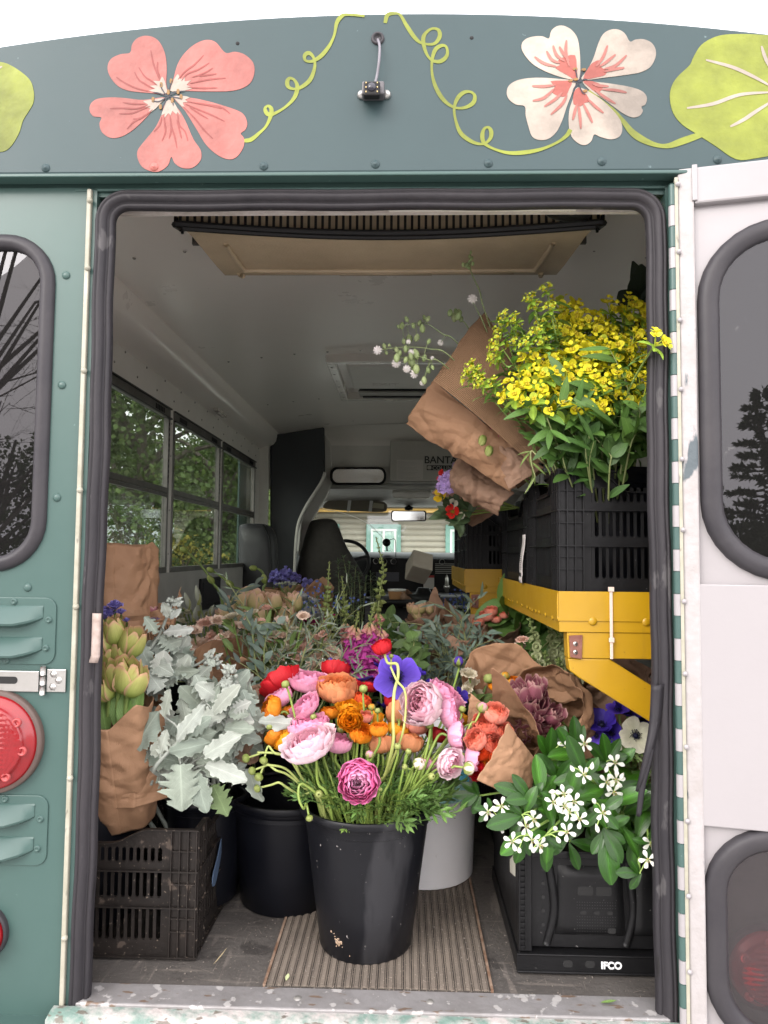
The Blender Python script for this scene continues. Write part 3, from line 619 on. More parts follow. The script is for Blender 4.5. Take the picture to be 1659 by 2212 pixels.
# driver seat, rear view : tapered back
def seatback(name, pl, Y, th, m_, tilt=0):
    pp = smooth_path(pix(pl, Y), 4, True); P = []
    c_ = pp.mean(0)
    for k, (s, dy) in enumerate(((.001, -th*.55), (.5, -th*.53), (.85, -th*.45), (.97, -th*.25), (1, 0), (.97, th*.4), (.8, th*.5), (.001, th*.5))):
        P.append([(c_[0]+(a-c_[0])*s, Y+dy+(c_[1]+(b-c_[1])*s-c_[1])*tilt, c_[1]+(b-c_[1])*s) for a, b in pp])
    m = MB(); m.grid(np.array(P), wrapv=True); return B(m, name, m_)
s_ = seatback('driver_seat', [(665, 1135), (680, 1122), (712, 1120), (728, 1132), (748, 1180), (786, 1245), (790, 1290), (770, 1400), (640, 1400), (634, 1290), (645, 1210)], 4.05, .16, M_seat, .12)
s_ = seatback('passenger_seat', [(517, 1145), (524, 1133), (548, 1131), (580, 1135), (596, 1160), (600, 1230), (604, 1400), (524, 1400), (518, 1220)], 3.45, .14, M_dark)
B(MB().tube([at(570, 1133, 3.38), at(582, 1160, 3.37), at(587, 1220, 3.37), at(592, 1400, 3.37)], .006, 5), 'seat_piping', M_black, s_)
# engine cover, wheelchair console and odds and ends
B(MB().box(-.15, .85, 3.9, 4.65, 0, .55), 'engine_cover', M_dark, smooth=False, bevel=.03)
m = MB(); q = at(840, 1300, 3.75); m.lathe([(.0, .0), (.2, 0), (.22, .02), (.22, .05), (.2, .05), (.19, .02), (0, .015)], 24, (q[0]+.04, q[1], q[2]-.02)); B(m, 'console_tray', M_black)
cb = at(905, 1225, 3.7)
Mx = Matrix.Translation(cb)@Matrix.Rotation(R_(24), 4, 'Z')@Matrix.Rotation(R_(-38), 4, 'X')@Matrix.Rotation(R_(18), 4, 'Y')
b_ = B(MB().box(-.075, .075, -.085, .085, -.075, .075, M=Mx), 'control_box', mat('grey_beige_casing', (.42, .36, .3), .5, (.36, .3, .25), 8), smooth=False, bevel=.008)
m = MB().box(-.06, .06, -.07, .07, .076, .08, M=Mx); B(m, 'switch_panel', mat('switch_face', (.16, .19, .17), .5), b_, smooth=False)
m = MB()
for i in range(3):
    for j in range(3):
        m.box(-.045+i*.035, -.022+i*.035, -.055+j*.042, -.025+j*.042, .08, .092, M=Mx)
B(m, 'switch', M_dark, b_, smooth=False)
p = at(915, 1285, 3.72); m = MB().lathe([(.0, -.06), (.11, -.06), (.12, -.03), (.12, 0), (.06, .01), (.04, .05), (0, .05)], 18, p); B(m, 'swivel_base', M_black)
m = MB(); p = at(990-25, 1290, 3.6); m.lathe([(.0, .0), (.014, 0), (.014, .03), (.022, .032), (.022, .05), (.013, .052), (.013, .1), (.004, .125), (0, .125)], 10, p+np.array([0, 0, .03])); m.tube([at(870, 1310, 3.6), at(1060, 1312, 3.6)], .012, 6); B(m, 'lever', M_steel)
# dash camera on a stalk
p = at(835, 1172, 4.8); m = MB().lathe([(0, -.02), (.032, -.015), (.036, 0), (.03, .02), (0, .025)], 16, p, axis=(0, -1, .2)); m.tube([p, p+(.005, .02, -.07)], .008, 6).tube([p+(.005, .02, -.07), p+(.005, .02, -.075)], [.03, .04], 12); m.tube(smooth_path([p+(.02, 0, .02), p+(.07, 0, .03), p+(.08, 0, -.05), p+(.08, -.05, -.25)], 5), .003, 4); B(m, 'dash_camera', M_black)

# ---- AC unit
ZB = 1.65
def lip(u): return .28+.055*math.cos(u*math.pi/2)**1.0
P = []
for u in np.linspace(-1, 1, 31):
    x = .498*u+.012; P.append([(x*1.02, lip(u)+.012, 1.72), (x, lip(u)+.006, ZB+.006), (x, lip(u)+.012, ZB), (x*.985, lip(u)+.06, ZB), (x*.96, .52, ZB), (x*.945, .585, ZB), (x*.935, .60, ZB+.008), (x*.93, .615, ZB+.05), (x*.9, .78, 1.83)])
ac = B(MB().grid(np.array(P)), 'ac_unit', M_beige, auto=35)
m = MB()
for k, sg in ((0, -1), (-1, 1)):
    e = P[k]; o2 = [(q[0]+sg*(.0 if j in () else .012+.02*(q[2]-ZB)/.1), q[1], q[2]+.012+.02*(j > 1)) for j, q in enumerate(e)]; o3 = [(q[0]+sg*.05, q[1], 1.82) for q in e]
    R3 = [e, o2, o3]; m.grid(np.array(R3 if sg > 0 else R3[::-1]))
B(m, 'ac_side', M_beige, ac, auto=35)
m = MB()
for a_, b_ in (((-.405, .375), (-.395, .545)), ((-.395, .548), (.415, .548)), ((.415, .545), (.43, .375))): m.tube(smooth_path([(a_[0], a_[1], ZB-.001), ((a_[0]+b_[0])/2, (a_[1]+b_[1])/2, ZB-.003), (b_[0], b_[1], ZB-.001)], 4), .007, 8)
m.box(-.34, .36, .566, .575, ZB-.004, ZB+.001); m.box(-.13, .13, .562, .574, ZB-.006, ZB-.003)
for x in (-.41, .44): m.tube([(x-.005, .57, ZB-.001), (x, .595, ZB+.002)], .008, 6)
B(m, 'ac_moulding', M_beige, ac)
m = MB(); nb = 60
for i in range(nb):
    u = -1+2*i/(nb-1); x = .505*u+.012; y = lip(u); m.box(x-.0032, x+.0032, y-.004, y, ZB+.012, ZB+.075)
for zz, rr in ((ZB+.006, .0085), (ZB+.078, .006)):
    m.tube([(.515*u+.012, lip(u)-.004-.0*u, zz) for u in np.linspace(-1, 1, 41)], rr, 7)
m.tube([(.50*u+.012, lip(u)+.004, ZB-.001) for u in np.linspace(-1, 1, 41)], .007, 6)
for sg in (-1, 1):
    for j in range(5): m.box(sg*.52+.012-.003, sg*.52+.012+.003, .285+j*.014, .290+j*.014, ZB+.012, ZB+.075)
    m.tube([(sg*.52+.012, .28, ZB+.006), (sg*.525+.012, .36, ZB+.03)], .007, 6)
B(m, 'ac_grille', M_black, ac, smooth=False)
B(MB().box(-.5, .52, .40, .41, ZB+.01, 1.83), 'ac_core', mat('fin_metal', (.1, .09, .08), .5, (.03, .028, .025), 60, stretch=(8, 1, 1), contrast=.5), ac, smooth=False)
B(MB().tube([(-.48, .33, ZB+.055), (-.2, .37, ZB+.04), (.2, .37, ZB+.045), (.5, .33, ZB+.055)], .011, 8), 'ac_pipe', M_beige, ac)
m = MB()
for i in range(30):
    x = -.06+i*.0085; m.tube([(x, .355-.0*i, ZB+.02), (x+.005, .35, ZB+.062)], .0032, 6)
B(m, 'ac_hose', mat('pale_hose', (.5, .47, .44), .5), ac)
B(MB().tube(smooth_path([at(1175, 447, .12), at(1190, 462, .14), at(1225, 472, .2), at(1262, 470, .26), at(1275, 458, .3)], 6), .0085, 8), 'corrugated_cable', M_black, ac)
o = B(MB().box(.02, .41, .040, .0495, 1.570, 1.581), 'strip_lamp', M_lampw, smooth=False, bevel=.003)
B(MB().box(.06, .39, .037, .0402, 1.5715, 1.578), 'lens', mat('lamp_lens', (.5, .47, .42), .2), o, smooth=False)
B(MB().box(-.56, .56, .05, .062, 1.5715, 1.6), 'inner_head_rail', mat('pale_rail', (.55, .51, .48), .5, (.4, .36, .33), 22, contrast=.4), smooth=False)
B(MB().box(-1.0, 1.0, .051, .06, 1.58, 1.9), 'inner_rear_wall', M_wall, smooth=False)
# roof hatch
h = MB(); x0, x1, y0, y1, z = -.335, .345, 2.05, 2.95, 1.795
h.box(x0, x1, y0, y0+.04, z, 1.86).box(x0, x1, y1-.05, y1, z, 1.86).box(x0, x0+.045, y0+.04, y1-.05, z, 1.86).box(x1-.045, x1, y0+.04, y1-.05, z, 1.86)
hh = B(h, 'roof_hatch', M_lampw, smooth=False, bevel=.006)
B(MB().box(x0+.045, x1-.045, y0+.04, y1-.05, 1.842, 1.85), 'hatch_recess', M_dkhole, hh, smooth=False)  # shade inside the hatch put into this plate's near-black colour
B(MB().box(x0+.09, x1-.09, y0+.10, y1-.30, 1.80, 1.835), 'hatch_cover', M_wall, hh, smooth=False, bevel=.02)
B(MB().box(x0+.12, x1-.1, y1-.22, y1-.1, 1.798, 1.812), 'hatch_handle', M_wallgrey, hh, smooth=False, bevel=.008)
B(MB().box(x0+.14, x1-.12, y1-.14, y1-.115, 1.79, 1.797), 'hatch_bar', M_black, hh, smooth=False)
text('EXIT', .075, (-.13, 2.55, 1.799), M_label, hh, rot=(R_(180), 0, 0), ext=.0005)
m = MB()
for y in np.arange(y0+.1, y1-.05, .14): m.lathe([(0, -.004), (.006, -.002), (.008, 0)], 8, (x0+.022, y, z))
B(m, 'hatch_screws', M_screw, hh)
# vent on the lower wall
B(MB().box(-1.02, -1.005, 2.35, 2.75, .55, .72), 'wall_vent', M_black, smooth=False, bevel=.005)
m = MB()
for i in range(16): m.box(-1.006, -.999, 2.38+i*.022, 2.388+i*.022, .58, .70)
B(m, 'wall_vent_slats', M_dark, smooth=False)

# ---- painted flowers on the header
def mural(name, items, par):
    m = MB()
    for lay, (col, pts, w) in enumerate(items):
        pass
    return m
def h1(x, y): p = at(x*.5, y*.5, -.0305); return p[0], p[2]
def h2(x, y): p = at(829.5+x*.5, y*.5, -.0305); return p[0], p[2]
M_mur = mat('mural_paint', (.47, .47, .47), .55, (.435, .435, .435), 5, vcol=True, bump=.3, bscale=30)
CORAL, VEIN, CREAMP, RED, LIME, INK, GOLD, STK = (.86, .255, .21), (.62, .1, .08), (.86, .73, .6), (.76, .17, .12), (.5, .58, .035), (.03, .03, .06), (.6, .3, .06), (.8, .26, .2)
def blob(m, pts, T, col, d, n=4): m.poly([tuple(q) for q in smooth_path([T(*p) for p in pts], n, True)], -.0305-d, -.0295, col)
def stroke(m, pts, T, col, w, d, taper=True, n=5):
    pp = smooth_path([T(*p) for p in pts], n); k = len(pp); t = np.gradient(pp, axis=0); t /= np.linalg.norm(t, axis=1)[:, None]+1e-9; nn = np.stack([-t[:, 1], t[:, 0]], 1)
    ww = np.full(k, w)*(np.sin(np.linspace(.25, math.pi*.97, k))**.6 if taper else 1+.25*np.sin(np.arange(k)*.35))
    A = pp+nn*ww[:, None]; Bq = pp-nn*ww[:, None]; y = -.0305-d
    m.grid(np.array([[(a[0], y-.0006*i/k, a[1]), (b[0], y-.0006*i/k, b[1])] for i, (a, b) in enumerate(zip(A, Bq))]), col)
m = MB()
P5 = [[(720, 405), (650, 402), (560, 393), (510, 372), (475, 330), (465, 290), (480, 255), (520, 235), (562, 228), (570, 195), (590, 168), (625, 155), (665, 162), (695, 190), (715, 240), (720, 300), (718, 360)],
 [(738, 390), (750, 340), (765, 285), (790, 240), (830, 200), (870, 178), (905, 173), (935, 185), (960, 215), (980, 230), (1015, 224), (1055, 235), (1090, 265), (1100, 300), (1090, 345), (1060, 375), (1000, 393), (900, 395), (800, 393)],
 [(712, 422), (620, 432), (540, 424), (480, 421), (420, 428), (392, 450), (388, 480), (405, 503), (438, 508), (430, 535), (440, 570), (475, 595), (520, 592), (570, 565), (620, 520), (670, 465)],
 [(718, 438), (700, 490), (672, 550), (620, 615), (595, 650), (595, 685), (615, 722), (655, 741), (690, 740), (725, 715), (740, 678), (755, 705), (785, 725), (825, 727), (855, 708), (870, 680), (865, 645), (835, 600), (800, 520), (765, 465)],
 [(750, 418), (820, 422), (900, 438), (1000, 468), (1050, 492), (1068, 530), (1060, 560), (1040, 577), (1055, 600), (1050, 640), (1020, 680), (985, 688), (940, 670), (890, 625), (850, 560), (800, 480)]]
for q in P5: blob(m, q, h1, CORAL, .0004)
for q in ([(722, 402), (690, 405), (645, 392), (672, 384), (648, 372), (680, 368), (662, 350), (690, 352), (700, 332), (712, 350), (718, 375)], [(735, 392), (752, 345), (770, 320), (780, 345), (800, 330), (798, 352), (826, 348), (806, 368), (834, 380), (800, 392), (760, 395)],
          [(712, 425), (670, 430), (618, 438), (640, 452), (625, 466), (650, 468), (640, 492), (675, 468), (695, 445)], [(718, 440), (708, 470), (697, 500), (712, 492), (710, 512), (728, 490), (738, 500), (745, 480), (762, 495), (768, 485), (782, 502), (765, 465), (742, 432)],
          [(750, 418), (790, 415), (820, 422), (800, 432), (812, 442), (790, 444), (800, 470), (775, 450), (760, 432)]): blob(m, q, h1, CREAMP, .0009, 2)
for q in ([(652, 218), (662, 270), (675, 310), (690, 345)], [(600, 292), (625, 330), (655, 350), (680, 370)], [(582, 312), (600, 345), (630, 365), (665, 385)], [(503, 334), (545, 362), (600, 385), (645, 395)], [(682, 268), (680, 300), (692, 335)], [(880, 240), (840, 280), (800, 310), (770, 345)], [(905, 272), (860, 300), (810, 320), (785, 350)], [(920, 295), (880, 318), (830, 335)], [(975, 338), (900, 345), (820, 362)], [(940, 380), (880, 382), (810, 378)], [(935, 320), (900, 325), (860, 330)],
          [(475, 470), (530, 468), (590, 470), (640, 455)], [(515, 492), (570, 490), (620, 470), (650, 460)], [(550, 558), (575, 530), (620, 505), (660, 475)], [(575, 515), (610, 510), (640, 490)], [(530, 443), (580, 450), (630, 450)], [(700, 610), (715, 570), (712, 530), (708, 500)], [(765, 640), (755, 590), (742, 550), (735, 500)], [(730, 600), (740, 560), (735, 510)], [(812, 610), (800, 570), (775, 540), (768, 495)], [(785, 600), (775, 560), (765, 520)], [(665, 570), (690, 540), (700, 505)],
          [(995, 492), (950, 462), (880, 452), (810, 440)], [(970, 525), (920, 500), (860, 475), (800, 450)], [(920, 600), (880, 560), (840, 510), (790, 460)], [(900, 515), (860, 490), (820, 465)], [(960, 470), (900, 455), (850, 445)]): stroke(m, q, h1, VEIN, .0016, .0008)
for q in ([(722, 418), (700, 385), (695, 365)], [(724, 415), (735, 380), (745, 350)], [(724, 418), (760, 400), (800, 395)], [(722, 420), (690, 440), (660, 438)], [(722, 420), (712, 450), (700, 470)], [(724, 420), (745, 440), (750, 460)], [(724, 418), (770, 425), (785, 430)], [(720, 418), (690, 405), (660, 400)]): stroke(m, q, h1, INK, .0012, .0014)
for x, y in ((697, 368), (740, 352), (770, 397), (662, 432), (694, 463), (783, 420), (745, 435), (728, 400)): blob(m, [(x-5, y-9), (x+5, y-9), (x+5, y+9), (x-5, y+9)], h1, GOLD, .0018, 2)
o = B(m, 'painted_coral_flower', M_mur, hd, smooth=False)
m = MB()
stroke(m, [(880, 395), (930, 440), (990, 480), (1030, 520), (1070, 570), (1120, 605), (1180, 628), (1230, 630), (1290, 610), (1370, 582)], h2, LIME, .0056, .0002, False)
stroke(m, [(5, 100), (15, 65), (45, 58), (70, 65), (100, 115), (135, 165), (165, 187), (215, 190), (240, 160), (235, 130), (205, 125), (175, 150), (170, 185), (185, 235), (210, 262), (245, 265), (272, 240), (270, 205), (250, 197), (222, 215), (208, 260), (208, 320), (225, 380), (260, 435), (305, 465), (350, 465), (385, 445), (392, 415), (375, 398), (345, 400), (318, 425), (303, 470), (312, 530), (335, 580), (385, 615), (430, 622), (458, 600), (463, 570), (452, 552), (435, 555), (425, 580), (430, 615), (465, 640), (530, 660), (600, 660), (680, 645), (750, 615), (790, 585), (805, 560)], h2, LIME, .0034, .0003, False)
stroke(m, [(1055, 608), (1085, 603), (1120, 575), (1150, 545), (1170, 500), (1172, 470), (1158, 458), (1145, 470), (1155, 492), (1180, 493), (1230, 465), (1270, 425), (1285, 380), (1275, 350), (1255, 338), (1242, 350), (1245, 375), (1270, 385), (1300, 378), (1340, 345), (1360, 290), (1355, 250), (1335, 230), (1317, 240), (1320, 262), (1350, 265), (1390, 240), (1425, 195), (1445, 150), (1455, 100), (1475, 72), (1500, 64), (1575, 70)], h1, LIME, .0035, .0003, False)
B(m, 'painted_tendrils', M_mur, hd, smooth=False)
m = MB()
blob(m, [(1335, 250), (1370, 195), (1430, 160), (1500, 148), (1620, 150), (1760, 165), (1880, 230), (1930, 340), (1900, 470), (1800, 580), (1700, 660), (1600, 685), (1520, 688), (1430, 630), (1360, 585), (1290, 540), (1250, 490), (1235, 430), (1240, 380), (1265, 335), (1320, 282)], h2, LIME, .0005)
for q in ([(1390, 260), (1500, 290), (1590, 330), (1680, 380)], [(1308, 468), (1420, 450), (1540, 410), (1680, 400)], [(1495, 548), (1550, 520), (1610, 480), (1690, 430)], [(1630, 200), (1650, 260), (1690, 330)]): stroke(m, q, h2, CREAMP, .0036, .0009)
blob(m, [(0, 268), (60, 290), (125, 340), (145, 390), (145, 440), (125, 480), (100, 520), (80, 580), (40, 640), (-10, 657), (-120, 640), (-240, 560), (-280, 440), (-230, 330), (-110, 270)], h1, LIME, .0005)
stroke(m, [(10, 288), (-60, 330), (-120, 400)], h1, CREAMP, .0034, .0009)
B(m, 'painted_leaves', M_mur, hd, smooth=False)
m = MB()
Q5 = [[(835, 347), (770, 335), (700, 310), (640, 275), (600, 225), (595, 190), (615, 168), (650, 158), (685, 158), (712, 167), (722, 135), (745, 115), (775, 112), (810, 130), (835, 165), (845, 220), (848, 280), (846, 330)],
 [(855, 345), (880, 300), (905, 250), (925, 190), (945, 150), (975, 130), (1010, 128), (1040, 145), (1062, 180), (1085, 172), (1120, 170), (1155, 185), (1173, 215), (1172, 250), (1150, 290), (1110, 312), (1060, 322), (960, 335)],
 [(825, 352), (760, 342), (690, 337), (630, 338), (575, 348), (540, 370), (530, 400), (540, 430), (570, 452), (608, 460), (612, 500), (625, 550), (640, 590), (670, 605), (710, 600), (745, 570), (770, 520), (790, 460), (815, 395)],
 [(835, 378), (815, 430), (800, 480), (798, 540), (810, 590), (840, 620), (870, 627), (895, 610), (908, 582), (935, 592), (975, 602), (1010, 595), (1028, 570), (1025, 530), (1000, 490), (950, 440), (900, 405)],
 [(858, 352), (920, 355), (1000, 365), (1070, 378), (1115, 395), (1135, 420), (1130, 450), (1112, 462), (1118, 480), (1105, 500), (1080, 508), (1050, 500), (1010, 475), (950, 430), (895, 395)]]
for q in Q5: blob(m, q, h2, CREAMP, .0006)
for q in ([(832, 345), (790, 325), (740, 295), (760, 282), (752, 262), (785, 245), (825, 240), (832, 290)], [(860, 342), (885, 290), (905, 270), (930, 262), (935, 290), (960, 305), (955, 325), (920, 335)], [(812, 352), (770, 350), (720, 352), (738, 375), (725, 400), (760, 418), (785, 415), (800, 385)], [(838, 380), (820, 400), (818, 450), (850, 460), (868, 445), (888, 440), (875, 410), (850, 385)], [(860, 352), (900, 352), (945, 372), (935, 395), (915, 400), (880, 372)]): blob(m, q, h2, RED, .001, 2)
for q in ([(650, 247), (690, 275), (745, 290)], [(702, 222), (725, 260), (760, 275)], [(730, 198), (745, 240), (780, 268)], [(788, 175), (785, 230), (800, 290)], [(757, 203), (775, 235), (800, 265)], [(965, 198), (945, 250), (915, 290)], [(1000, 237), (960, 270), (930, 290)], [(1048, 240), (1000, 285), (950, 300)], [(1038, 295), (1000, 300), (950, 312)], [(640, 373), (690, 375), (740, 370)], [(642, 437), (690, 425), (735, 385)], [(692, 462), (740, 430), (770, 400)], [(720, 497), (770, 450), (790, 410)], [(850, 558), (845, 500), (840, 460)], [(900, 532), (880, 490), (860, 450)], [(948, 490), (910, 460), (880, 430)], [(815, 520), (825, 480), (835, 450)], [(1048, 402), (1000, 392), (940, 388)], [(1000, 450), (950, 420), (910, 390)], [(970, 375), (930, 372), (900, 365)]): stroke(m, q, h2, STK, .0030, .0014)
for q in ([(838, 358), (830, 320), (825, 300)], [(838, 360), (812, 352), (795, 345)], [(840, 362), (855, 400), (870, 410)], [(840, 358), (865, 345), (880, 350)], [(838, 362), (820, 385), (815, 405)], [(840, 357), (850, 325), (858, 305)]): stroke(m, q, h2, INK, .0012, .0018)
for x, y in ((862, 303), (805, 350), (828, 345), (868, 395), (825, 300)): blob(m, [(x-8, y-4), (x+8, y-5), (x+8, y+4), (x-8, y+5)], h2, GOLD, .0022, 2)
B(m, 'painted_cream_flower', M_mur, hd, smooth=False)
for x, y in ((99, 363), (333, 361), (570, 359), (811, 355), (1055, 353), (1300, 349), (1550, 345)):
    p = at(x, y, -.03); B(MB().lathe([(0, -.0045), (.003, -.0045), (.0038, -.003), (.0075, -.0024), (.009, 0), (.009, .002)], 16, (p[0], -.03-(.0006 if x == 333 else 0), p[2]), axis=(0, 1, 0)), 'header_rivet', M_greenh if x != 333 else paint('coral_rivet', tuple(.47*q for q in CORAL)))
for x, y in ((513, 93), (1019, 81)):
    p = at(x, y, -.031); B(MB().lathe([(0, -.0006), (.0032, -.0006), (.004, .0005)], 10, (p[0], -.0305, p[2]), axis=(0, 1, 0)), 'screw_hole', M_dkhole)
# dent in the header top
# camera with its cable
p = at(816, 84, -.03); B(MB().lathe([(0, -.0008), (.008, -.001), (.0085, -.004), (.0125, -.004), (.0135, 0), (.0135, .002)], 20, (p[0], -.03, p[2]), axis=(0, 1, 0)), 'cable_grommet', M_rubber2)
B(MB().tube(smooth_path([at(816, 86, -.03), at(820, 100, -.045), at(819, 130, -.05), at(815, 160, -.045), at(811, 178, -.045)], 6), .0028, 8), 'camera_cable', mat('grey_cable', (.16, .15, .17), .45))
cc = at(806, 200, -.05)
cm = B(MB().box(cc[0]-.022, cc[0]+.022, -.055, -.032, cc[2]-.006, cc[2]+.021), 'reversing_camera', mat('camera_housing', (.085, .08, .085), .45), smooth=False, bevel=.003)
B(MB().box(cc[0]-.018, cc[0]+.014, -.068, -.052, cc[2]-.017, cc[2]+.012), 'camera_body', M_black, cm, smooth=False, bevel=.003)
B(MB().lathe([(0, .004), (.007, .004), (.009, 0), (.009, -.002)], 16, (cc[0]-.002, -.068, cc[2]-.001), axis=(0, -1, 0)), 'camera_lens', mat('lens_black', (.02, .02, .03), .1), cm)
m = MB()
for a in (-.013, .009):
    for b in (-.009, 0, .009): m.box(cc[0]+a-.001, cc[0]+a+.001, -.0693, -.068, cc[2]+b-.0025, cc[2]+b)
B(m, 'camera_leds', paint('led_window', (.6, .45, .2)), cm, smooth=False)
m = MB()
for dx in (-.024, .026): m.lathe([(0, -.009), (.006, -.008), (.009, -.002), (.009, 0)], 12, (cc[0]+dx, -.031, cc[2]+.007), axis=(0, 1, 0))
B(m, 'camera_screws', M_steel, cm)

# ---- left rear fittings
def vent(px0, px1, py0, py1, name):
    a = at(px0, py0, 0); b = at(px1, py1, 0); x1 = b[0]; x0 = a[0]-.22; z1, z0 = a[2], b[2]
    o = B(MB().poly(rrect(x0, x1, z0, z1, .022), -.003, 0), name, M_green, smooth=False, bevel=.002)
    hgt = z1-z0
    for k in (0, 1):
        za = z1-.016-k*hgt*.47; zb = za-hgt*.36
        P = []
        for x, e, tp_ in ((x0+.01, 1, 0), (x1-.10, 1, 0), (x1-.075, .95, 0), (x1-.05, .55, .25), (x1-.035, .2, .5), (x1-.026, 0, .7)):
            zt = za-.0*tp_; zl = za-(za-zb)*(.72-.45*tp_)
            P.append([(x, -.0032, zt), (x, -.0045-.003*e, zt-.003), (x, -.004-.024*e, zl), (x, -.004-.022*e, zl-.004), (x, -.0032, zl-.006-.004*e)])
        B(MB().grid(np.array(P)), 'louvre', M_green, o, smooth=True, auto=25)
    for x, z in ((x1-.085, z1-.008), (x1-.014, z1-hgt*.33), (x1-.018, z1-hgt*.75), (x1-.095, z0+.008)):
        B(MB().lathe([(0, -.004), (.0025, -.003), (.003, -.0045), (.0055, -.004), (.007, 0)], 12, (x, -.003, z), axis=(0, 1, 0)), 'rivet', M_green, o)
vent(30, 119, 1290, 1436, 'air_vent'); vent(15, 101, 1716, 1870, 'air_vent')
def tlamp(px, py, r, name, ring):
    p = at(px, py, 0); c0 = (p[0], 0, p[2])
    M_r = mat(name+'_red', (.26, .003, .007), .2, (.2, .002, .005), 5, coat=.5, spec=.4)
    base = B(MB().lathe([(0, -.008), (r*.9, -.008), (r*1.06, -.016), (r*1.09, -.008), (r*1.09, 0)], 40, c0, axis=(0, 1, 0)), name, ring)
    rs = np.concatenate([np.linspace(.001, .80, 44), np.linspace(.82, 1, 8)])*r; th = np.arange(72)*2*math.pi/72; P = np.zeros((len(rs), 72, 3))
    for i, q in enumerate(rs):
        for j, t_ in enumerate(th):
            dz = np.interp(q/r, [0, .3, .6, .78, .82, .97, 1], [.040, .0395, .036, .032, .026, .018, .008]); z_ = q*math.sin(t_)
            if q < .78*r: dz += .003*abs(math.sin(z_*math.pi/.0092))+.0005*math.sin(q*math.cos(t_)*2200)
            P[i, j] = (c0[0]+q*math.cos(t_), -dz, c0[2]+z_)
    B(MB().grid(P[::-1], wrapv=True), 'lens', M_r, base)
    for a in (.62, -.15, -.95, -1.5, 1.6, 2.6, 3.9): B(MB().lathe([(0, -.001), (.004, -.001), (.0055, -.0045), (.008, -.005), (.009, 0)], 12, (c0[0]+r*.8*math.cos(a), -.03, c0[2]+r*.8*math.sin(a)), axis=(0, 1, 0)), 'lens_screw', mat('red_screw', (.35, .05, .05), .4), base)
    return base
tlamp(-12, 1600, .092, 'tail_lamp', mat('lamp_gasket', (.09, .06, .05), .6)); tlamp(-40, 2012, .05, 'reflector_lamp', M_rubber2)
p = at(0, 2012, 0)
o = tlamp(1648, 2085, .07, 'turn_lamp', M_rubber2)
# hasp
a = at(0, 1478, 0); b = at(147, 1445, 0); zz = (at(60, 1472, 0)[2])
hp = B(MB().box(a[0]-.08, b[0]-.055, -.006, -.0035, zz-.019, zz+.021), 'hasp', M_steel, smooth=False, bevel=.001)
B(MB().box(b[0]-.040, b[0]-.002, -.0045, -.001, zz-.019, zz+.025), 'hasp_plate', M_steel, hp, smooth=False, bevel=.001)
m = MB()
for k in range(3): m.tube([(b[0]-.046, -.0075, zz-.024+k*.019), (b[0]-.046, -.0075, zz-.007+k*.019)], .0055, 10)
B(m, 'hasp_knuckle', M_steel, hp)
m = MB()
for dx, dz in ((-.026, .016), (-.016, .004), (-.027, -.009)): m.lathe([(0, -.009), (.0035, -.009), (.0048, -.0055), (.0075, -.005), (.0075, -.003)], 6, (b[0]+dx, 0, zz+dz), axis=(0, 1, 0))
B(m, 'hasp_bolts', M_steel, hp)
B(MB().poly(rrect(a[0]-.05, a[0]+.038, zz+.0-.004, zz+.010, .0065), -.0064, -.006), 'hasp_slot', M_dkhole, hp, smooth=False)

# ---- right door, swung open
DA = R_(12.5); HX, HY = .588, -.03
dm = Matrix.Translation((HX, HY, 0))@Matrix.Rotation(-DA, 4, 'Z')
door = B(MB().box(0, .001, .028, .03, .0, 1.0), 'back_door', M_white, smooth=False); door.matrix_world = dm
def D(mb, name, m, par=None, **k):
    o = mb.build(name, m, par or door, **k); return o
DW = 1.02
D((lambda m: (m.box(.0, .03, 0, .03, -.06, 1.618), m)[1])(MB()), 'door_stile', M_whiteedge, smooth=False, bevel=.004)
D(MB().box(DW-.03, DW, 0, .03, -.06, 1.618), 'door_stile', M_white, smooth=False, bevel=.004)
D(MB().box(.0302, DW-.0302, 0, .03, 1.545, 1.618), 'door_top_rail', M_white, smooth=False, bevel=.004)
D((lambda m: (m.box(.026, .036, -.003, 0, 1.55, 1.622), m)[1])(MB()), 'door_cap', M_white, smooth=False, bevel=.002)
m = MB(); panel_hole(m, .03, DW-.03, .808, 1.545, [(.05, DW-.06, .83, 1.49, .135)], .016, .03); D(m, 'upper_door_skin', M_whitep, smooth=False)
m = MB(); panel_hole(m, .03, DW-.03, -.06, .38, [(.045, DW-.06, -.32+.3, .35, .11)], .016, .03); D(m, 'lower_door_skin', M_whitep, smooth=False)
D(MB().box(.026, DW-.03, .002, .016, .362, .808), 'door_panel', M_whitep, smooth=False, bevel=.002)
for nm, (a, b, z0, z1, r) in (('upper_window', (.05, DW-.06, .83, 1.49, .135)), ('lower_window', (.045, DW-.06, -.02, .35, .11))):
    m = MB(); seal(m, lowres_rr(a, b, z0, z1, r), [(-.024, .020), (-.023, .008), (-.017, .002), (-.006, -.002), (.006, -.001), (.014, .005), (.016, .0165)])
    w_ = D(m, nm, M_rubber2); MB().poly(rrect(a+.008, b-.008, z0+.008, z1-.008, r-.01), .012, .016).build('pane', M_glassd if nm[0] == 'u' else M_glasslow, w_, smooth=False)
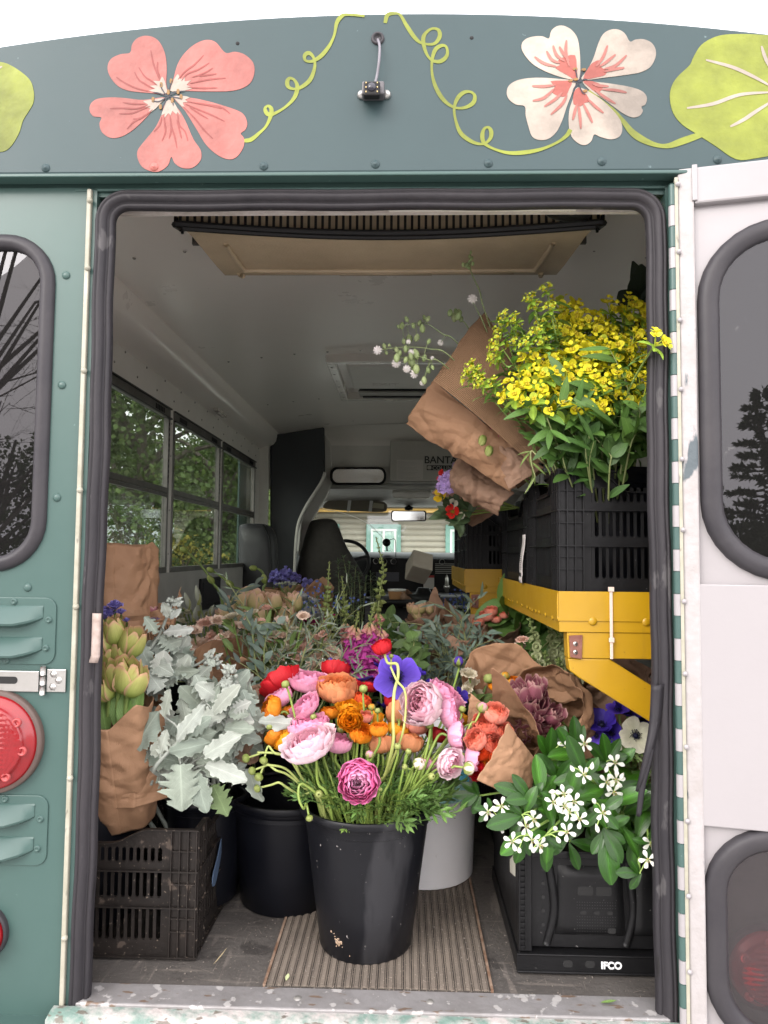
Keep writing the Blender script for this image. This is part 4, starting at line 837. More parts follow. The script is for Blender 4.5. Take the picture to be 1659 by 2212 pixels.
# thin ledge on the door edge, rivets, hinge
D(MB().box(-.006, .0, -.003, .012, -.06, 1.6), 'door_edge', M_cream, smooth=False)
z = -.05; i = 0; hx, hy = .579, -.024
hg = B(MB().tube([(hx, hy, -.05), (hx, hy, 1.59)], .006, 8), 'piano_hinge', M_green)
while z < 1.585:
    B(MB().tube([(hx, hy, z), (hx, hy, z+.0405)], .0075, 12), 'hinge_knuckle', M_green if i % 2 == 0 else M_whitep, hg, auto=40); z += .042; i += 1
for z in np.arange(.1, 1.6, .135): B(MB().lathe([(0, -.004), (.004, -.003), (.005, 0)], 8, (.587, -.034, z), axis=(0, 1, 0)), 'hinge_rivet', M_whitep, hg)
bpy.context.view_layer.update()
for o in list(bus.children):
    pass
door.parent = bus

# ================================================================ PLANT LIBRARY
from mathutils import noise as mn
def leafmat(name, rough, vein=.3, trans=.25, nside=9., coat=0., mottle=.15, streak=False, spec=.5, ang=.9):
    m = bpy.data.materials.new(name); m.use_nodes = True; t = m.node_tree; n = t.nodes; l = t.links; b = n['Principled BSDF']
    b.inputs['Roughness'].default_value = rough; b.inputs['Coat Weight'].default_value = coat; b.inputs['Coat Roughness'].default_value = .15; b.inputs['Specular IOR Level'].default_value = spec
    a = n.new('ShaderNodeAttribute'); a.attribute_name = 'Col'; u = n.new('ShaderNodeAttribute'); u.attribute_name = 'uvp'
    sp = n.new('ShaderNodeSeparateXYZ'); l.new(u.outputs['Vector'], sp.inputs[0])
    def mt(op, x, y=0., clamp=False):
        q = n.new('ShaderNodeMath'); q.operation = op; q.use_clamp = clamp
        for i, v in enumerate((x, y)):
            if isinstance(v, (int, float)): q.inputs[i].default_value = v
            else: l.new(v, q.inputs[i])
        return q.outputs[0]
    if streak:
        nz = n.new('ShaderNodeTexNoise'); cb = n.new('ShaderNodeCombineXYZ'); l.new(mt('MULTIPLY', sp.outputs[0], 26.), cb.inputs[0]); l.new(mt('MULTIPLY', sp.outputs[1], 2.2), cb.inputs[1])
        l.new(cb.outputs[0], nz.inputs['Vector']); nz.inputs['Scale'].default_value = 1; nz.inputs['Detail'].default_value = 3; h = nz.outputs[0]
        fac = mt('MULTIPLY', mt('SUBTRACT', h, .5), vein*2)
    else:
        du = mt('ABSOLUTE', mt('SUBTRACT', sp.outputs[0], .5)); mid = mt('SUBTRACT', 1., mt('MULTIPLY', du, 26.), True)
        fr = mt('ABSOLUTE', mt('SUBTRACT', mt('FRACT', mt('MULTIPLY', mt('SUBTRACT', sp.outputs[1], mt('MULTIPLY', du, ang)), nside)), .5))
        side = mt('SUBTRACT', 1., mt('MULTIPLY', fr, 9.), True); h = mt('MAXIMUM', mid, mt('MULTIPLY', side, .6)); fac = mt('MULTIPLY', h, vein)
    nz2 = n.new('ShaderNodeTexNoise'); nz2.inputs['Scale'].default_value = 45; nz2.inputs['Detail'].default_value = 5
    tcn = n.new('ShaderNodeTexCoord'); l.new(tcn.outputs['Object'], nz2.inputs['Vector'])
    g = mt('ADD', mt('ADD', fac, 1.), mt('MULTIPLY', mt('SUBTRACT', nz2.outputs[0], .5), mottle*2))
    vm = n.new('ShaderNodeVectorMath'); vm.operation = 'SCALE'; l.new(a.outputs['Color'], vm.inputs[0]); l.new(g, vm.inputs['Scale']); l.new(vm.outputs[0], b.inputs['Base Color'])
    bp = n.new('ShaderNodeBump'); bp.inputs['Strength'].default_value = .35; bp.inputs['Distance'].default_value = .002; l.new(h, bp.inputs['Height']); l.new(bp.outputs[0], b.inputs['Normal'])
    tr = n.new('ShaderNodeBsdfTranslucent'); l.new(vm.outputs[0], tr.inputs[0]); l.new(bp.outputs[0], tr.inputs['Normal'])
    ms = n.new('ShaderNodeMixShader'); ms.inputs[0].default_value = trans; l.new(b.outputs[0], ms.inputs[1]); l.new(tr.outputs[0], ms.inputs[2]); l.new(ms.outputs[0], n['Material Output'].inputs[0])
    return m
M_petal = leafmat('petal', .55, .14, .38, streak=True, mottle=.05, spec=.3)
M_leaf = leafmat('green_leaf', .5, .35, .25)
M_gloss = leafmat('glossy_leaf', .3, .25, .2, nside=8, coat=.12, spec=.35)
M_silver = leafmat('silver_felt_leaf', .9, .22, .18, nside=8, mottle=.25, spec=.15, ang=1.3)
M_stem = leafmat('green_stem', .5, .1, .1, streak=True, mottle=.12)
M_euc = leafmat('eucalyptus_leaf', .6, .2, .2, nside=5)
def kraft(name, c1, c2, rib=0, rough=.75):
    m = mat(name, c1, rough, c2, 6, bump=.0, trans=.12, contrast=.9); t = m.node_tree; n = t.nodes; l = t.links; b = n['Principled BSDF']
    tcn = n['Texture Coordinate']; nz = n.new('ShaderNodeTexNoise'); nz.inputs['Scale'].default_value = 22; nz.inputs['Detail'].default_value = 8; nz.inputs['Roughness'].default_value = .6; nz.inputs['Distortion'].default_value = .6; l.new(tcn.outputs['Object'], nz.inputs['Vector'])
    bp = n.new('ShaderNodeBump'); bp.inputs['Strength'].default_value = .55; bp.inputs['Distance'].default_value = .006; l.new(nz.outputs[0], bp.inputs['Height']); last = bp
    vo = n.new('ShaderNodeTexVoronoi'); vo.feature = 'DISTANCE_TO_EDGE'; vo.inputs['Scale'].default_value = 11; nn = n.new('ShaderNodeMapping'); l.new(tcn.outputs['Object'], vo.inputs['Vector'])
    mr = n.new('ShaderNodeMapRange'); mr.inputs['From Max'].default_value = .16; l.new(vo.outputs['Distance'], mr.inputs['Value'])
    b2 = n.new('ShaderNodeBump'); b2.inputs['Strength'].default_value = .3; b2.inputs['Distance'].default_value = .004; l.new(mr.outputs[0], b2.inputs['Height']); l.new(bp.outputs[0], b2.inputs['Normal']); last = b2
    if rib:
        u = n.new('ShaderNodeAttribute'); u.attribute_name = 'uvp'; sp = n.new('ShaderNodeSeparateXYZ'); l.new(u.outputs['Vector'], sp.inputs[0])
        q = n.new('ShaderNodeMath'); q.operation = 'MULTIPLY'; q.inputs[1].default_value = rib; l.new(sp.outputs[0], q.inputs[0]); s_ = n.new('ShaderNodeMath'); s_.operation = 'SINE'; l.new(q.outputs[0], s_.inputs[0])
        b3 = n.new('ShaderNodeBump'); b3.inputs['Strength'].default_value = 1; b3.inputs['Distance'].default_value = .003; l.new(s_.outputs[0], b3.inputs['Height']); l.new(last.outputs[0], b3.inputs['Normal']); last = b3
    l.new(last.outputs[0], b.inputs['Normal']); return m
M_kraft = kraft('kraft_paper', (.37, .21, .115), (.31, .17, .095))
M_kraftr = kraft('ribbed_kraft_paper', (.43, .25, .135), (.38, .215, .115), rib=400)
M_kraftd = kraft('dull_kraft_paper', (.33, .2, .13), (.27, .165, .11))

def basisz(d, spin=0):
    d = Vector(nrm(d)); return (Vector((0, 0, 1)).rotation_difference(d)@Quaternion((0, 0, 1), spin)).to_matrix()
def petal(m, P, th, spr, cb, ct, nu=5, nv=6, ruf=0., off=0., tip=.18, wexp=.55, w0=.12, w1=.62, r=None, edge=None):
    r = r or rnd; ph = r.uniform(0, 6.28); P = np.asarray(P, float); tt = np.linspace(0, 1, len(P)); V = []; C_ = []; UV = []
    for i in range(nu):
        u = -1+2*i/(nu-1)
        for j in range(nv):
            v = j/(nv-1); ve = v*(1-tip*abs(u)**2.5*(.4+.6*v)); rr = np.interp(ve, tt, P[:, 0])+off; z = np.interp(ve, tt, P[:, 1])
            wf = math.sin(math.pi*min(.97, w0+w1*v))**wexp
            rr += ruf*math.sin(5*u+ph)*v*v; z += ruf*.8*math.sin(7*u+ph*2)*v*v
            a = th+u*spr*wf; V.append((rr*math.cos(a), rr*math.sin(a), z))
            k = v**1.3; c_ = np.array(cb)*(1-k)+np.array(ct)*k
            if edge is not None and (v > .9 or abs(u) > .95): c_ = c_*.4+np.array(edge)*.6
            C_.append(c_*r.uniform(.95, 1.05)); UV.append((i/(nu-1), v))
    V = np.array(V).reshape(nu, nv, 3); m.grid(V, np.array(C_).reshape(nu, nv, 3), np.array(UV))
def leaf(m, p, d, up, L_, Wd, col, fold=.25, droop=.3, nu=5, nv=8, lobes=0, lobed=0, serr=0, wp=.85, colm=1.25, twist=0, wave=0, peak=.5, edge=None):
    p = np.array(p, float); d = nrm(d); up = nrm(np.array(up, float)-d*np.dot(up, d)); s = np.cross(d, up); V = []; C_ = []; UV = []; ph = U(0, 6.28)
    for i in range(nu):
        u = -1+2*i/(nu-1)
        for j in range(nv):
            v = j/(nv-1); pk = v**(math.log(.5)/math.log(peak))
            w = Wd*.5*max(.0, math.sin(math.pi*(.03+.95*pk)))**wp
            if lobes: w *= 1-lobed*(.5+.5*math.cos(2*math.pi*lobes*(v+.03*math.sin(v*7+ph))+(.5 if u < 0 else 2.1)+.6*math.sin(ph)))*abs(u)-lobed*.35*(.5+.5*math.cos(2*math.pi*lobes*2.7*v+ph*(1 if u < 0 else 2)))*abs(u)
            if serr: w *= 1+serr*(1 if j % 2 else -1)*(abs(u) > .9)
            bend = -droop*L_*v*v; pos = p+d*(L_*(v-.12*droop*v*v)+(-abs(u)*w*.35 if lobes else 0))+s*(u*w)+up*(bend+fold*abs(u)*w+wave*L_*math.sin(v*9+u*3+ph)*abs(u))
            V.append(pos); q = (colm if i == nu//2 else 1.)
            cc = np.array(col)*q
            if edge is not None and i in (0, nu-1): cc = np.array(edge)
            C_.append(cc); UV.append((i/(nu-1), v))
    m.grid(np.array(V).reshape(nu, nv, 3), np.clip(np.array(C_), 0, 1).reshape(nu, nv, 3), np.array(UV))
PROTO = []
def proto(mb, name, m, **k):
    o = mb.build(name, m, None, **k); PROTO.append(o); return o
def var(c_, a=.08):
    g_ = U(1-a, 1+a); return tuple(max(0, min(1, x*g_*U(1-a*.2, 1+a*.2))) for x in c_)

def ranunculus(cin, cmid, cout, layers=9, seed=1, openness=.5, face=True):
    r = random.Random(seed); m = MB(); n = 0
    for k in range(layers):
        t = k/(layers-1); R = .13+.80*t**.92; h = 1.02+.22*math.sin(t*2.2)-.34*t*t*openness
        close = .50+.44*t+.22*openness*max(0, t-.55)/.45
        P = [(.05, 0), (R*.62, h*.07), (R*.92, h*.28), (R*1.02, h*.55), (R*(.5+.5*close), h*.84), (R*close, h)]
        np_ = 3+int(4.5*t+1.2); c_ = np.array(cin)*(1-t)+np.array(cmid)*t if t < .6 else np.array(cmid)*(1-(t-.6)/.4)+np.array(cout)*(t-.6)/.4
        for j in range(np_):
            th = n*2.4+j*6.283/np_+r.uniform(-.2, .2); hh = r.uniform(.88, 1.08); sh_ = r.uniform(.8, 1.1)
            petal(m, [(a, b*hh) for a, b in P], th, 3.3/np_+.25, c_*.8*sh_, np.minimum(c_*1.04*sh_, .9), nu=7, nv=7, ruf=.03+.045*t, off=r.uniform(-.035, .055), tip=.2, r=r, w0=.2, w1=.5)
        n += 1
    return m
RC = {'pink': ((.86, .34, .52), (.87, .37, .55), (.88, .44, .6)), 'pale': ((.88, .5, .6), (.9, .6, .68), (.92, .72, .76)), 'hot': ((.9, .6, .75), (.88, .34, .58), (.86, .28, .54)),
      'orange': ((.75, .17, .01), (.82, .25, .01), (.84, .30, .02)), 'gold': ((.8, .28, .005), (.84, .36, .01), (.84, .40, .02)), 'coral': ((.78, .18, .1), (.83, .28, .19), (.85, .35, .26)),
      'peach': ((.78, .25, .08), (.82, .32, .13), (.84, .38, .18)), 'red': ((.5, .006, .012), (.6, .012, .02), (.62, .02, .03)), 'redor': ((.65, .05, .01), (.74, .085, .02), (.76, .12, .03))}
RAN = {k: [proto(ranunculus(*v, layers=10, seed=hash(k) % 7+1, openness=.25), 'bloom', M_petal), proto(ranunculus(*v, layers=8, seed=hash(k) % 7+3, openness=.9), 'bloom', M_petal)] for k, v in sorted(RC.items())}
m = MB()   # sepals under a ranunculus bloom
for j in range(5): petal(m, [(.05, -.05), (.2, .0), (.36, .10), (.50, .12), (.6, .05)], j*1.2566, .45, (.22, .3, .06), (.4, .46, .2), nu=5, nv=5, tip=.5, w0=.3, w1=.65)
m.lathe([(0.001, -.10), (.07, -.08), (.12, 0), (.1, .05)], 10, col=(.25, .35, .08)); SEP = proto(m, 'sepals', M_leaf)
def budmesh(ct, cg=(.3, .36, .09), seed=1):
    m = MB(); r = random.Random(seed)
    for j in range(5): petal(m, [(.03, 0), (.75, .35), (.95, .9), (.7, 1.5), (.15, 1.75)], j*1.2566+.6, .85, cg, ct, nu=5, nv=7, r=r)
    for j in range(5): petal(m, [(.03, -.05), (.85, .3), (1.03, .8), (.9, 1.3), (.6, 1.6)], j*1.2566, .45, (.24, .32, .07), (.42, .47, .16), nu=5, nv=6, tip=.4, r=r, w0=.35, w1=.6)
    return m
BUD = {'green': proto(budmesh((.45, .5, .18)), 'bud', M_petal), 'pinkb': proto(budmesh((.8, .35, .5)), 'bud', M_petal), 'white': proto(budmesh((.85, .74, .66), (.7, .65, .5)), 'bud', M_petal), 'orangeb': proto(budmesh((.82, .35, .03)), 'bud', M_petal), 'purpleb': proto(budmesh((.1, .05, .45), (.14, .08, .4)), 'bud', M_petal)}
def anemone(c1, c2, seed, centre=(.01, .01, .035), flat=.25, np_=8):
    r = random.Random(seed); m = MB()
    for j in range(np_):
        th = j*6.283/np_*(1 if j < 5 else 1)+(.35 if j % 2 else 0); lift = (.03 if j % 2 else .0)+flat*r.uniform(.7, 1.2)
        petal(m, [(.08, 0), (.35, .04+lift*.2), (.7, .08+lift*.6), (1.0*r.uniform(.92, 1.05), .05+lift)], th, .62, c2, c1, nu=7, nv=8, ruf=.03, r=r, tip=.25, w0=.15, w1=.55)
    m.lathe([(0, .24), (.09, .22), (.15, .15), (.15, .05)], 14, col=centre)
    for j in range(46):
        a = j*2.4; q = r.uniform(.16, .34); m.tube([(0.1*math.cos(a), .1*math.sin(a), .08), (q*math.cos(a), q*math.sin(a), .2+r.uniform(-.05, .08))], .008, 3, centre)
        p = np.array((q*math.cos(a), q*math.sin(a), .22)); m.box(p[0]-.018, p[0]+.018, p[1]-.018, p[1]+.018, .19, .225, centre)
    return m
ANE = {'purple': proto(anemone((.17, .09, .66), (.035, .01, .22), 3), 'bloom', M_petal), 'deep': proto(anemone((.06, .03, .36), (.03, .015, .2), 4, flat=.6), 'bloom', M_petal), 'white': proto(anemone((.7, .68, .56), (.55, .55, .4), 5, flat=.3, centre=(.01, .012, .04)), 'bloom', M_petal), 'poppy': proto(anemone((.6, .02, .015), (.5, .015, .01), 6, flat=.5, centre=(.3, .25, .02), np_=6), 'bloom', M_petal), 'poppyy': proto(anemone((.75, .5, .02), (.6, .4, .02), 6, flat=.5, centre=(.3, .25, .02), np_=6), 'bloom', M_petal)}
def tulip(cb, ct, edge, seed, n=6, openn=.6, ruf=.03):
    r = random.Random(seed); m = MB()
    for k in range(n):
        t = 1 if k < 3 else (.86 if k < 6 else .6); th = k*2.094+(.0 if k < 3 else 1.05)+.3*(k//6); o_ = openn*r.uniform(.8, 1.2)*t
        petal(m, [(.06, 0), (.5*t, .12), (.72*t, .55), (.68*t*(.9+.2*o_), 1.15), ((.32+.4*o_)*t, 1.7*(.9+.1*t))], th, .98, cb, ct, nu=7, nv=9, ruf=ruf, r=r, tip=.24, edge=edge, w0=.16, w1=.66)
    return m
TUL = {'green': [proto(tulip((.20, .33, .045), (.60, .55, .2), (.80, .30, .33), s, openn=.35+.3*s/3, n=6, ruf=.04), 'bloom', M_petal) for s in (1, 2, 3)],
       'maroon': [proto(tulip((.2, .04, .08), (.42, .16, .2), (.74, .55, .45), s, n=11, openn=.9, ruf=.07), 'bloom', M_petal) for s in (4, 5)],
       'blush': [proto(tulip((.28, .36, .08), (.72, .5, .32), (.72, .42, .40), s, openn=.8, n=7), 'bloom', M_petal) for s in (6, 7)]}
def ruffled(c1, c2, seed, layers=6):
    r = random.Random(seed); m = MB()
    for k in range(layers):
        t = k/(layers-1); R = .2+.8*t
        for j in range(4+k):
            petal(m, [(.04, 0), (R*.5, .25), (R*.75, .6-.1*t), (R*1.0, .85-.35*t*r.uniform(.6, 1.4))], j*6.283/(4+k)+k, 2.6/(4+k)+.3, c1, np.array(c2)*r.uniform(.92, 1.06), nu=7, nv=6, ruf=.10, r=r, tip=.1, w0=.2, w1=.45)
    return m
RUF = {'blush': [proto(ruffled((.74, .56, .4), (.86, .70, .58), 1), 'bloom', M_petal), proto(ruffled((.74, .54, .4), (.85, .58, .48), 2), 'bloom', M_petal)],
       'cream': [proto(ruffled((.62, .56, .36), (.76, .70, .56), 3), 'bloom', M_petal)], 'lil': [proto(ruffled((.5, .35, .4), (.72, .5, .56), 4, 5), 'bloom', M_petal)],
       'mag': [proto(ruffled((.25, .01, .08), (.42, .02, .13), 5, 5), 'bloom', M_petal)], 'iris': [proto(ruffled((.2, .16, .5), (.34, .30, .68), 6, 4), 'bloom', M_petal)],
       'grey': [proto(ruffled((.42, .42, .44), (.62, .62, .62), 7, 4), 'bloom', M_petal)]}
def bell(c1, c2):
    m = MB(); th = np.arange(10)*6.283/10; prof = [(.10, 0), (.17, .15), (.26, .45), (.32, .8), (.36, 1.1), (.47, 1.3), (.42, 1.42)]
    P = np.array([[(r_*math.cos(t), r_*math.sin(t), z+(.08*math.cos(t) if z > 1.2 else 0)) for t in th] for r_, z in prof])
    C_ = np.array([[np.array(c1)*(1-k/6)+np.array(c2)*k/6 for t in th] for k in range(7)]); m.grid(P, C_, wrapv=True)
    for j in range(4): petal(m, [(.03, -.05), (.16, .0), (.2, .22)], j*1.57, .5, (.2, .3, .08), (.25, .35, .1), nu=3, nv=3)
    return m

def blossom5(seed):
    m = MB(); r = random.Random(seed)
    for j in range(5): petal(m, [(.06, 0), (.4, .08), (.75, .16), (1.0, .04)], j*1.2566+r.uniform(-.14, .14), .34, (.7, .72, .6), (.86, .86, .83), nu=5, nv=6, r=r, tip=.3, w0=.1, w1=.62, ruf=.02)
    for j in range(8): a = j*.785; m.tube([(0, 0, 0), (.2*math.cos(a), .2*math.sin(a), .32)], .018, 4, (.78, .8, .6)); m.box(.2*math.cos(a)-.03, .2*math.cos(a)+.03, .2*math.sin(a)-.03, .2*math.sin(a)+.03, .3, .37, (.6, .42, .1))
    m.lathe([(0, .3), (.07, .2), (.09, 0)], 8, col=(.35, .5, .12)); return m
BLO = [proto(blossom5(s), 'blossom', M_petal) for s in (1, 2)]
m = MB().lathe([(0, -.6), (.1, -.55), (.28, -.1), (.42, .4), (.36, .8), (.1, 1.1), (0, 1.12)], 12, col=(.84, .84, .78)); CBUD = proto(m, 'blossom_bud', M_petal)

def put(pr, parent, pos, d, size, spin=None, origin=(0, 0, 0), name=None, squash=1.):
    o = copy(pr, parent, name); M = basisz(d, U(0, 6.28) if spin is None else spin).to_4x4()
    sc = Matrix.Diagonal((size, size, size*squash, 1)); o.matrix_local = Matrix.Translation(Vector(pos)-Vector(origin))@M@sc; return o
def stemmesh(parent, pts, r0, r1, origin, col=(.26, .36, .08), name='stem', n=7, dens=5):
    pp = smooth_path(np.array(pts, float)-np.array(origin), dens); k = len(pp); m = MB(); m.tube(pp, np.linspace(r0, r1, k), n, col); return m.build(name, M_stem, parent)
def fern(m, p, d, L_, col):
    """a dissected leaf of narrow pointed lobes"""
    d = nrm(d); up = nrm(np.cross(d, (U(-1, 1), U(-1, 1), U(-.3, .3)))); s = np.cross(d, up)
    m.tube([p, np.array(p)+d*L_*.5, np.array(p)+d*L_*.9+np.array((0, 0, -.1*L_))], [.0013, .001, .0005], 3, col)
    for j in range(7):
        v = .3+.1*j; q = np.array(p)+d*L_*v; sg = (-1)**j
        leaf(m, q, d+s*sg*U(.5, 1.1)+up*U(-.3, .3), up, L_*U(.25, .42)*(1.2-v*.5), L_*.075, var(col, .2), nu=3, nv=4, droop=.1, peak=.6, colm=1.1)
    leaf(m, np.array(p)+d*L_*.8, d, up, L_*.35, L_*.09, col, nu=3, nv=4, peak=.6)
def crumple(P, amp, sc, seed):
    """sharp folds along random short lines, plus a slow swell"""
    sh = P.shape; Q = P.reshape(-1, 3).copy(); rs = np.random.default_rng(int(seed*13+5))
    gu = np.gradient(P, axis=0).reshape(-1, 3); gv = np.gradient(P, axis=1).reshape(-1, 3); nn = np.cross(gu, gv); nn /= np.linalg.norm(nn, axis=1)[:, None]+1e-9
    ext = np.linalg.norm(Q.max(0)-Q.min(0)); D = np.zeros(len(Q))
    for k in range(80):
        c0 = Q[rs.integers(len(Q))]; n1 = nn[rs.integers(len(Q))]; d = nrm(np.cross(n1, rs.normal(0, 1, 3))); s_ = nrm(np.cross(d, n1)); r_ = Q-c0; x = r_@s_; y = r_@d
        w = ext*rs.uniform(.008, .045); ln = ext*rs.uniform(.08, .40); t = np.clip(1-np.abs(x+.15*y)/w, 0, 1)*np.clip(1-(np.abs(y)/ln)**2, 0, 1)
        D += t*rs.choice([-1, 1], p=[.45, .55])*w*rs.uniform(.12, .42)
    off = Vector((seed*3.7, seed*1.3, 0))
    sw = np.array([mn.noise(Vector(q)*sc*.7+off) for q in Q])
    return (Q+nn*(D*min(1.6, amp/.008)+sw*amp)[:, None]).reshape(sh)
def wrap(parent, p0, p1, r0, r1, m_=None, seed=1, peaks=(), ell=1., flare=.0, cut=0., amp=.008, name='paper_wrap', th0=0., origin=None, rimv=.06, full=6.283, upv=(0, -1, 0), lip=0, nt=130, nz=64):
    """a cone of wrapping paper from p0 (bottom) to p1 (mouth); peaks = (angle, extra, halfwidth)"""
    origin = np.array(origin if origin is not None else (0, 0, 0), float); p0 = np.array(p0, float)-origin; p1 = np.array(p1, float)-origin
    ax = p1-p0; L_ = np.linalg.norm(ax); a = ax/L_; e1 = nrm(np.array(upv, float)-a*np.dot(upv, a)); e2 = np.cross(a, e1); P = np.zeros((nt, nz, 3)); r = random.Random(seed); ph = r.uniform(0, 6)
    for i in range(nt):
        th = th0+full*i/(nt-1)*1.04; top = 1+rimv*math.sin(2*th+ph)+rimv*.5*math.sin(5*th+ph)
        for (c_, ex, hw) in peaks:
            dd = abs((th-c_+math.pi) % 6.2832-math.pi); top += ex*max(0, 1-dd/hw)
        for j in range(nz):
            v = j/(nz-1); t = v*top; rr = r0+(r1-r0)*min(t, 1.3)**(.8)+flare*max(0, t-.7)**2; rr *= 1+.05*math.sin(3*th+ph+v)+.03*math.sin(7*th+ph*2); rr += .002*(i/(nt-1))
            P[i, j] = p0+a*L_*t+e1*rr*math.cos(th)+e2*rr*ell*math.sin(th)
    P = crumple(P, amp, 9, seed); m = MB(); m.grid(P); return m.build(name, m_ or M_kraft, parent, solid=.0006, auto=13)
def sheet(parent, c4, m_, seed=1, bulge=0., amp=.006, name='paper_sheet', nu=40, nv=30, ragged=.003, curl=0.):
    nu, nv = int(nu*1.5), int(nv*1.5)
    """paper sheet through four corners with a bulge"""
    a, b, c_, d = [np.array(x, float) for x in c4]; P = np.zeros((nu, nv, 3)); n_ = nrm(np.cross(b-a, d-a)); r = random.Random(seed)
    for i in range(nu):
        for j in range(nv):
            u, v = i/(nu-1), j/(nv-1); p = (a*(1-u)+b*u)*(1-v)+(d*(1-u)+c_*u)*v
            P[i, j] = p+n_*(bulge*math.sin(math.pi*u)*(.4+.6*math.sin(math.pi*min(1, v*1.0)))+curl*(abs(v-.5)*2)**3)
            if v in (0, 1): P[i, j] += (b-a)*0+(d-a)/np.linalg.norm(d-a)*ragged*mn.noise(Vector((u*9, seed, v)))
    P = crumple(P, amp, 8, seed); m = MB(); m.grid(P); return m.build(name, m_, parent, solid=.0006, auto=13)

# ---------------------------------------------------------------- buckets, crates, shelves
def bucket(x, y, z, h, rt, rb, m_, label, group=None, name='bucket', lines=(.88,)):
    b = empty(name, (x, y, z), label, 'bucket', group)
    pr = [(0, 0.0), (rb*.96, 0), (rb, .004), (rb+(rt-rb)*.35, h*.36)]
    for l in lines: pr += [(rb+(rt-rb)*l*.97, h*(l-.004)), (rb+(rt-rb)*l+.0012, h*l)]
    pr += [(rt-.001, h-.022), (rt, h-.02)]
    inn = [(rt-.004, h-.01), (rt-.006, h-.02), (rb-.003, .012), (0, .01)]
    MB().lathe(pr+[(rt, h-.008)]+inn, 64).build('bucket_body', m_, b, auto=50)
    MB().lathe([(rt-.003, h-.004), (rt, h+.001), (rt+.006, h+.001), (rt+.008, h-.003), (rt+.008, h-.013), (rt+.006, h-.015), (rt+.003, h-.012), (rt, h-.012)], 64).build('rim', m_, b, auto=50)
    return b
def crate(x0, x1, y0, y1, z0, h, m_, label, group=None, dip=.03, lean=0, slots=True, name='plastic_crate', cut=.5):
    """slotted harvest crate: each wall is a thin plate with raised rails and ribs and real slots"""
    c = empty(name, ((x0+x1)/2, (y0+y1)/2, z0), label, 'crate', group); ox, oy = (x0+x1)/2, (y0+y1)/2
    def wall(L_, place, nm):
        m = MB(); t = .002; levels = [.0, .15*h, .40*h, .47*h, .66*h, .73*h, .86*h, h]; pitch = .0155; cw = .075
        n_ = int((L_-2*cw)/pitch); xs0 = -n_*pitch/2
        def bx(a, b, c0, c1, d0=0, d1=t): m.box(a, b, d0, d1, c0, c1)
        # solid bands and bars between slots
        for a, b in ((0, .13*h), (.385*h, .46*h), (.67*h, .74*h)): bx(-L_/2, L_/2, a, b)
        for a, b in ((.13*h, .385*h), (.46*h, .67*h), (.74*h, .86*h)):
            bx(-L_/2, xs0-.0005, a, b); bx(-xs0+.0005, L_/2, a, b)
            for i in range(n_):
                xa = xs0+i*pitch; bx(xa, xa+.0065, a, b, 0, .0035)
                for zz, s_ in ((a, 1), (b, -1)): m.add([(xa+.0065, .001, zz), (xa+pitch, .001, zz), (xa+.0065, .001, zz+s_*.004), (xa+pitch, .001, zz+s_*.004), (xa+.011, .001, zz+s_*.0015)], [(0, 4, 2), (4, 1, 3)])
        # top band with hand-hold dip
        P = []; xsn = np.linspace(-L_/2, L_/2, 40)
        for x in xsn:
            e = min(1, max(0, (abs(x)-L_*.18)/(L_*.14))); top = h-dip*(1-e*e*(3-2*e)); P.append([(x, 0, .86*h), (x, 0, top), (x, t, top), (x, t, .86*h)])
        m.grid(np.array(P)[::-1])
        m.grid(np.array([[(q[1][0], -.007, q[1][2]-.001), (q[1][0], -.007, q[1][2]+.002), (q[1][0], .004, q[1][2]+.002), (q[1][0], .004, q[1][2]-.001)] for q in P]), wrapv=True)
        # rails
        for z in (.0, .385*h, .67*h): bx(-L_/2, L_/2, z, z+.003, -.008, .0)
        for sgn in (-1, 1):
            for k, dx in enumerate((.004, .022, .040, .058)):
                x = sgn*(L_/2-dx); bx(x-.0012, x+.0012, .003, h*(.995) if k < 4 else .86*h, -.0075, -.0001)
            for z in (.2*h, .3*h, .57*h, .83*h): bx(*sorted((sgn*(L_/2-.002), sgn*(L_/2-.058))), z, z+.0025, -.0055, -.0001)
        o = m.build(nm, m_, c, smooth=False); o.matrix_local = place; return o
    for (L_, px, py, a) in ((x1-x0, 0, y0-oy+.008, 0), (y1-y0-.02, x0-ox+.008, 0, -90), (x1-x0, 0, y1-oy-.008, 180), (y1-y0-.02, x1-ox-.008, 0, 90)):
        wall(L_, Matrix.Translation((px, py, 0))@Matrix.Rotation(R_(a), 4, 'Z'), 'crate_wall')
    m = MB().box(x0-ox+.012, x1-ox-.012, y0-oy+.012, y1-oy-.012, .004, .008); m.build('crate_floor', m_, c, smooth=False)
    return c

crL = crate(-.965, -.372, .135, .535, .006, .262, M_crate, 'muddy black slotted crate on the floor just inside the left door edge', 'black slotted crates')
MB().poly(smooth_path([(.16, .10), (.19, .10), (.24, .155), (.27, .2), (.26, .21), (.2, .15), (.16, .125)], 3, True), -.3725+.0, -.3705, plane='yz').build('blue_sticker', paint('blue_smear', (.08, .12, .19)), crL, smooth=False).matrix_local = Matrix.Translation(-Vector((-.6685, .335, .006)))@Matrix.Translation((.0, .1, 0))
crate(-.97, -.375, .56, .97, .006, .29, M_crate, 'second black crate on the floor behind the muddy front left one', 'black slotted crates')
crate(-.97, -.42, 1.0, 1.42, .006, .28, M_crate2, 'black crate holding the blush carnations by the side windows', 'black slotted crates')
crate(-.98, -.5, 1.5, 1.95, .006, .42, M_crate2, 'black crate holding the iris buds below the wall vent', 'black slotted crates')
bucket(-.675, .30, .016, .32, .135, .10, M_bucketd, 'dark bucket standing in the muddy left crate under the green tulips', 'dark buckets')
bucket(-.43, .40, .016, .25, .10, .08, M_bucketd, 'dark bucket hidden under the silver leaves in the left crate', 'dark buckets')
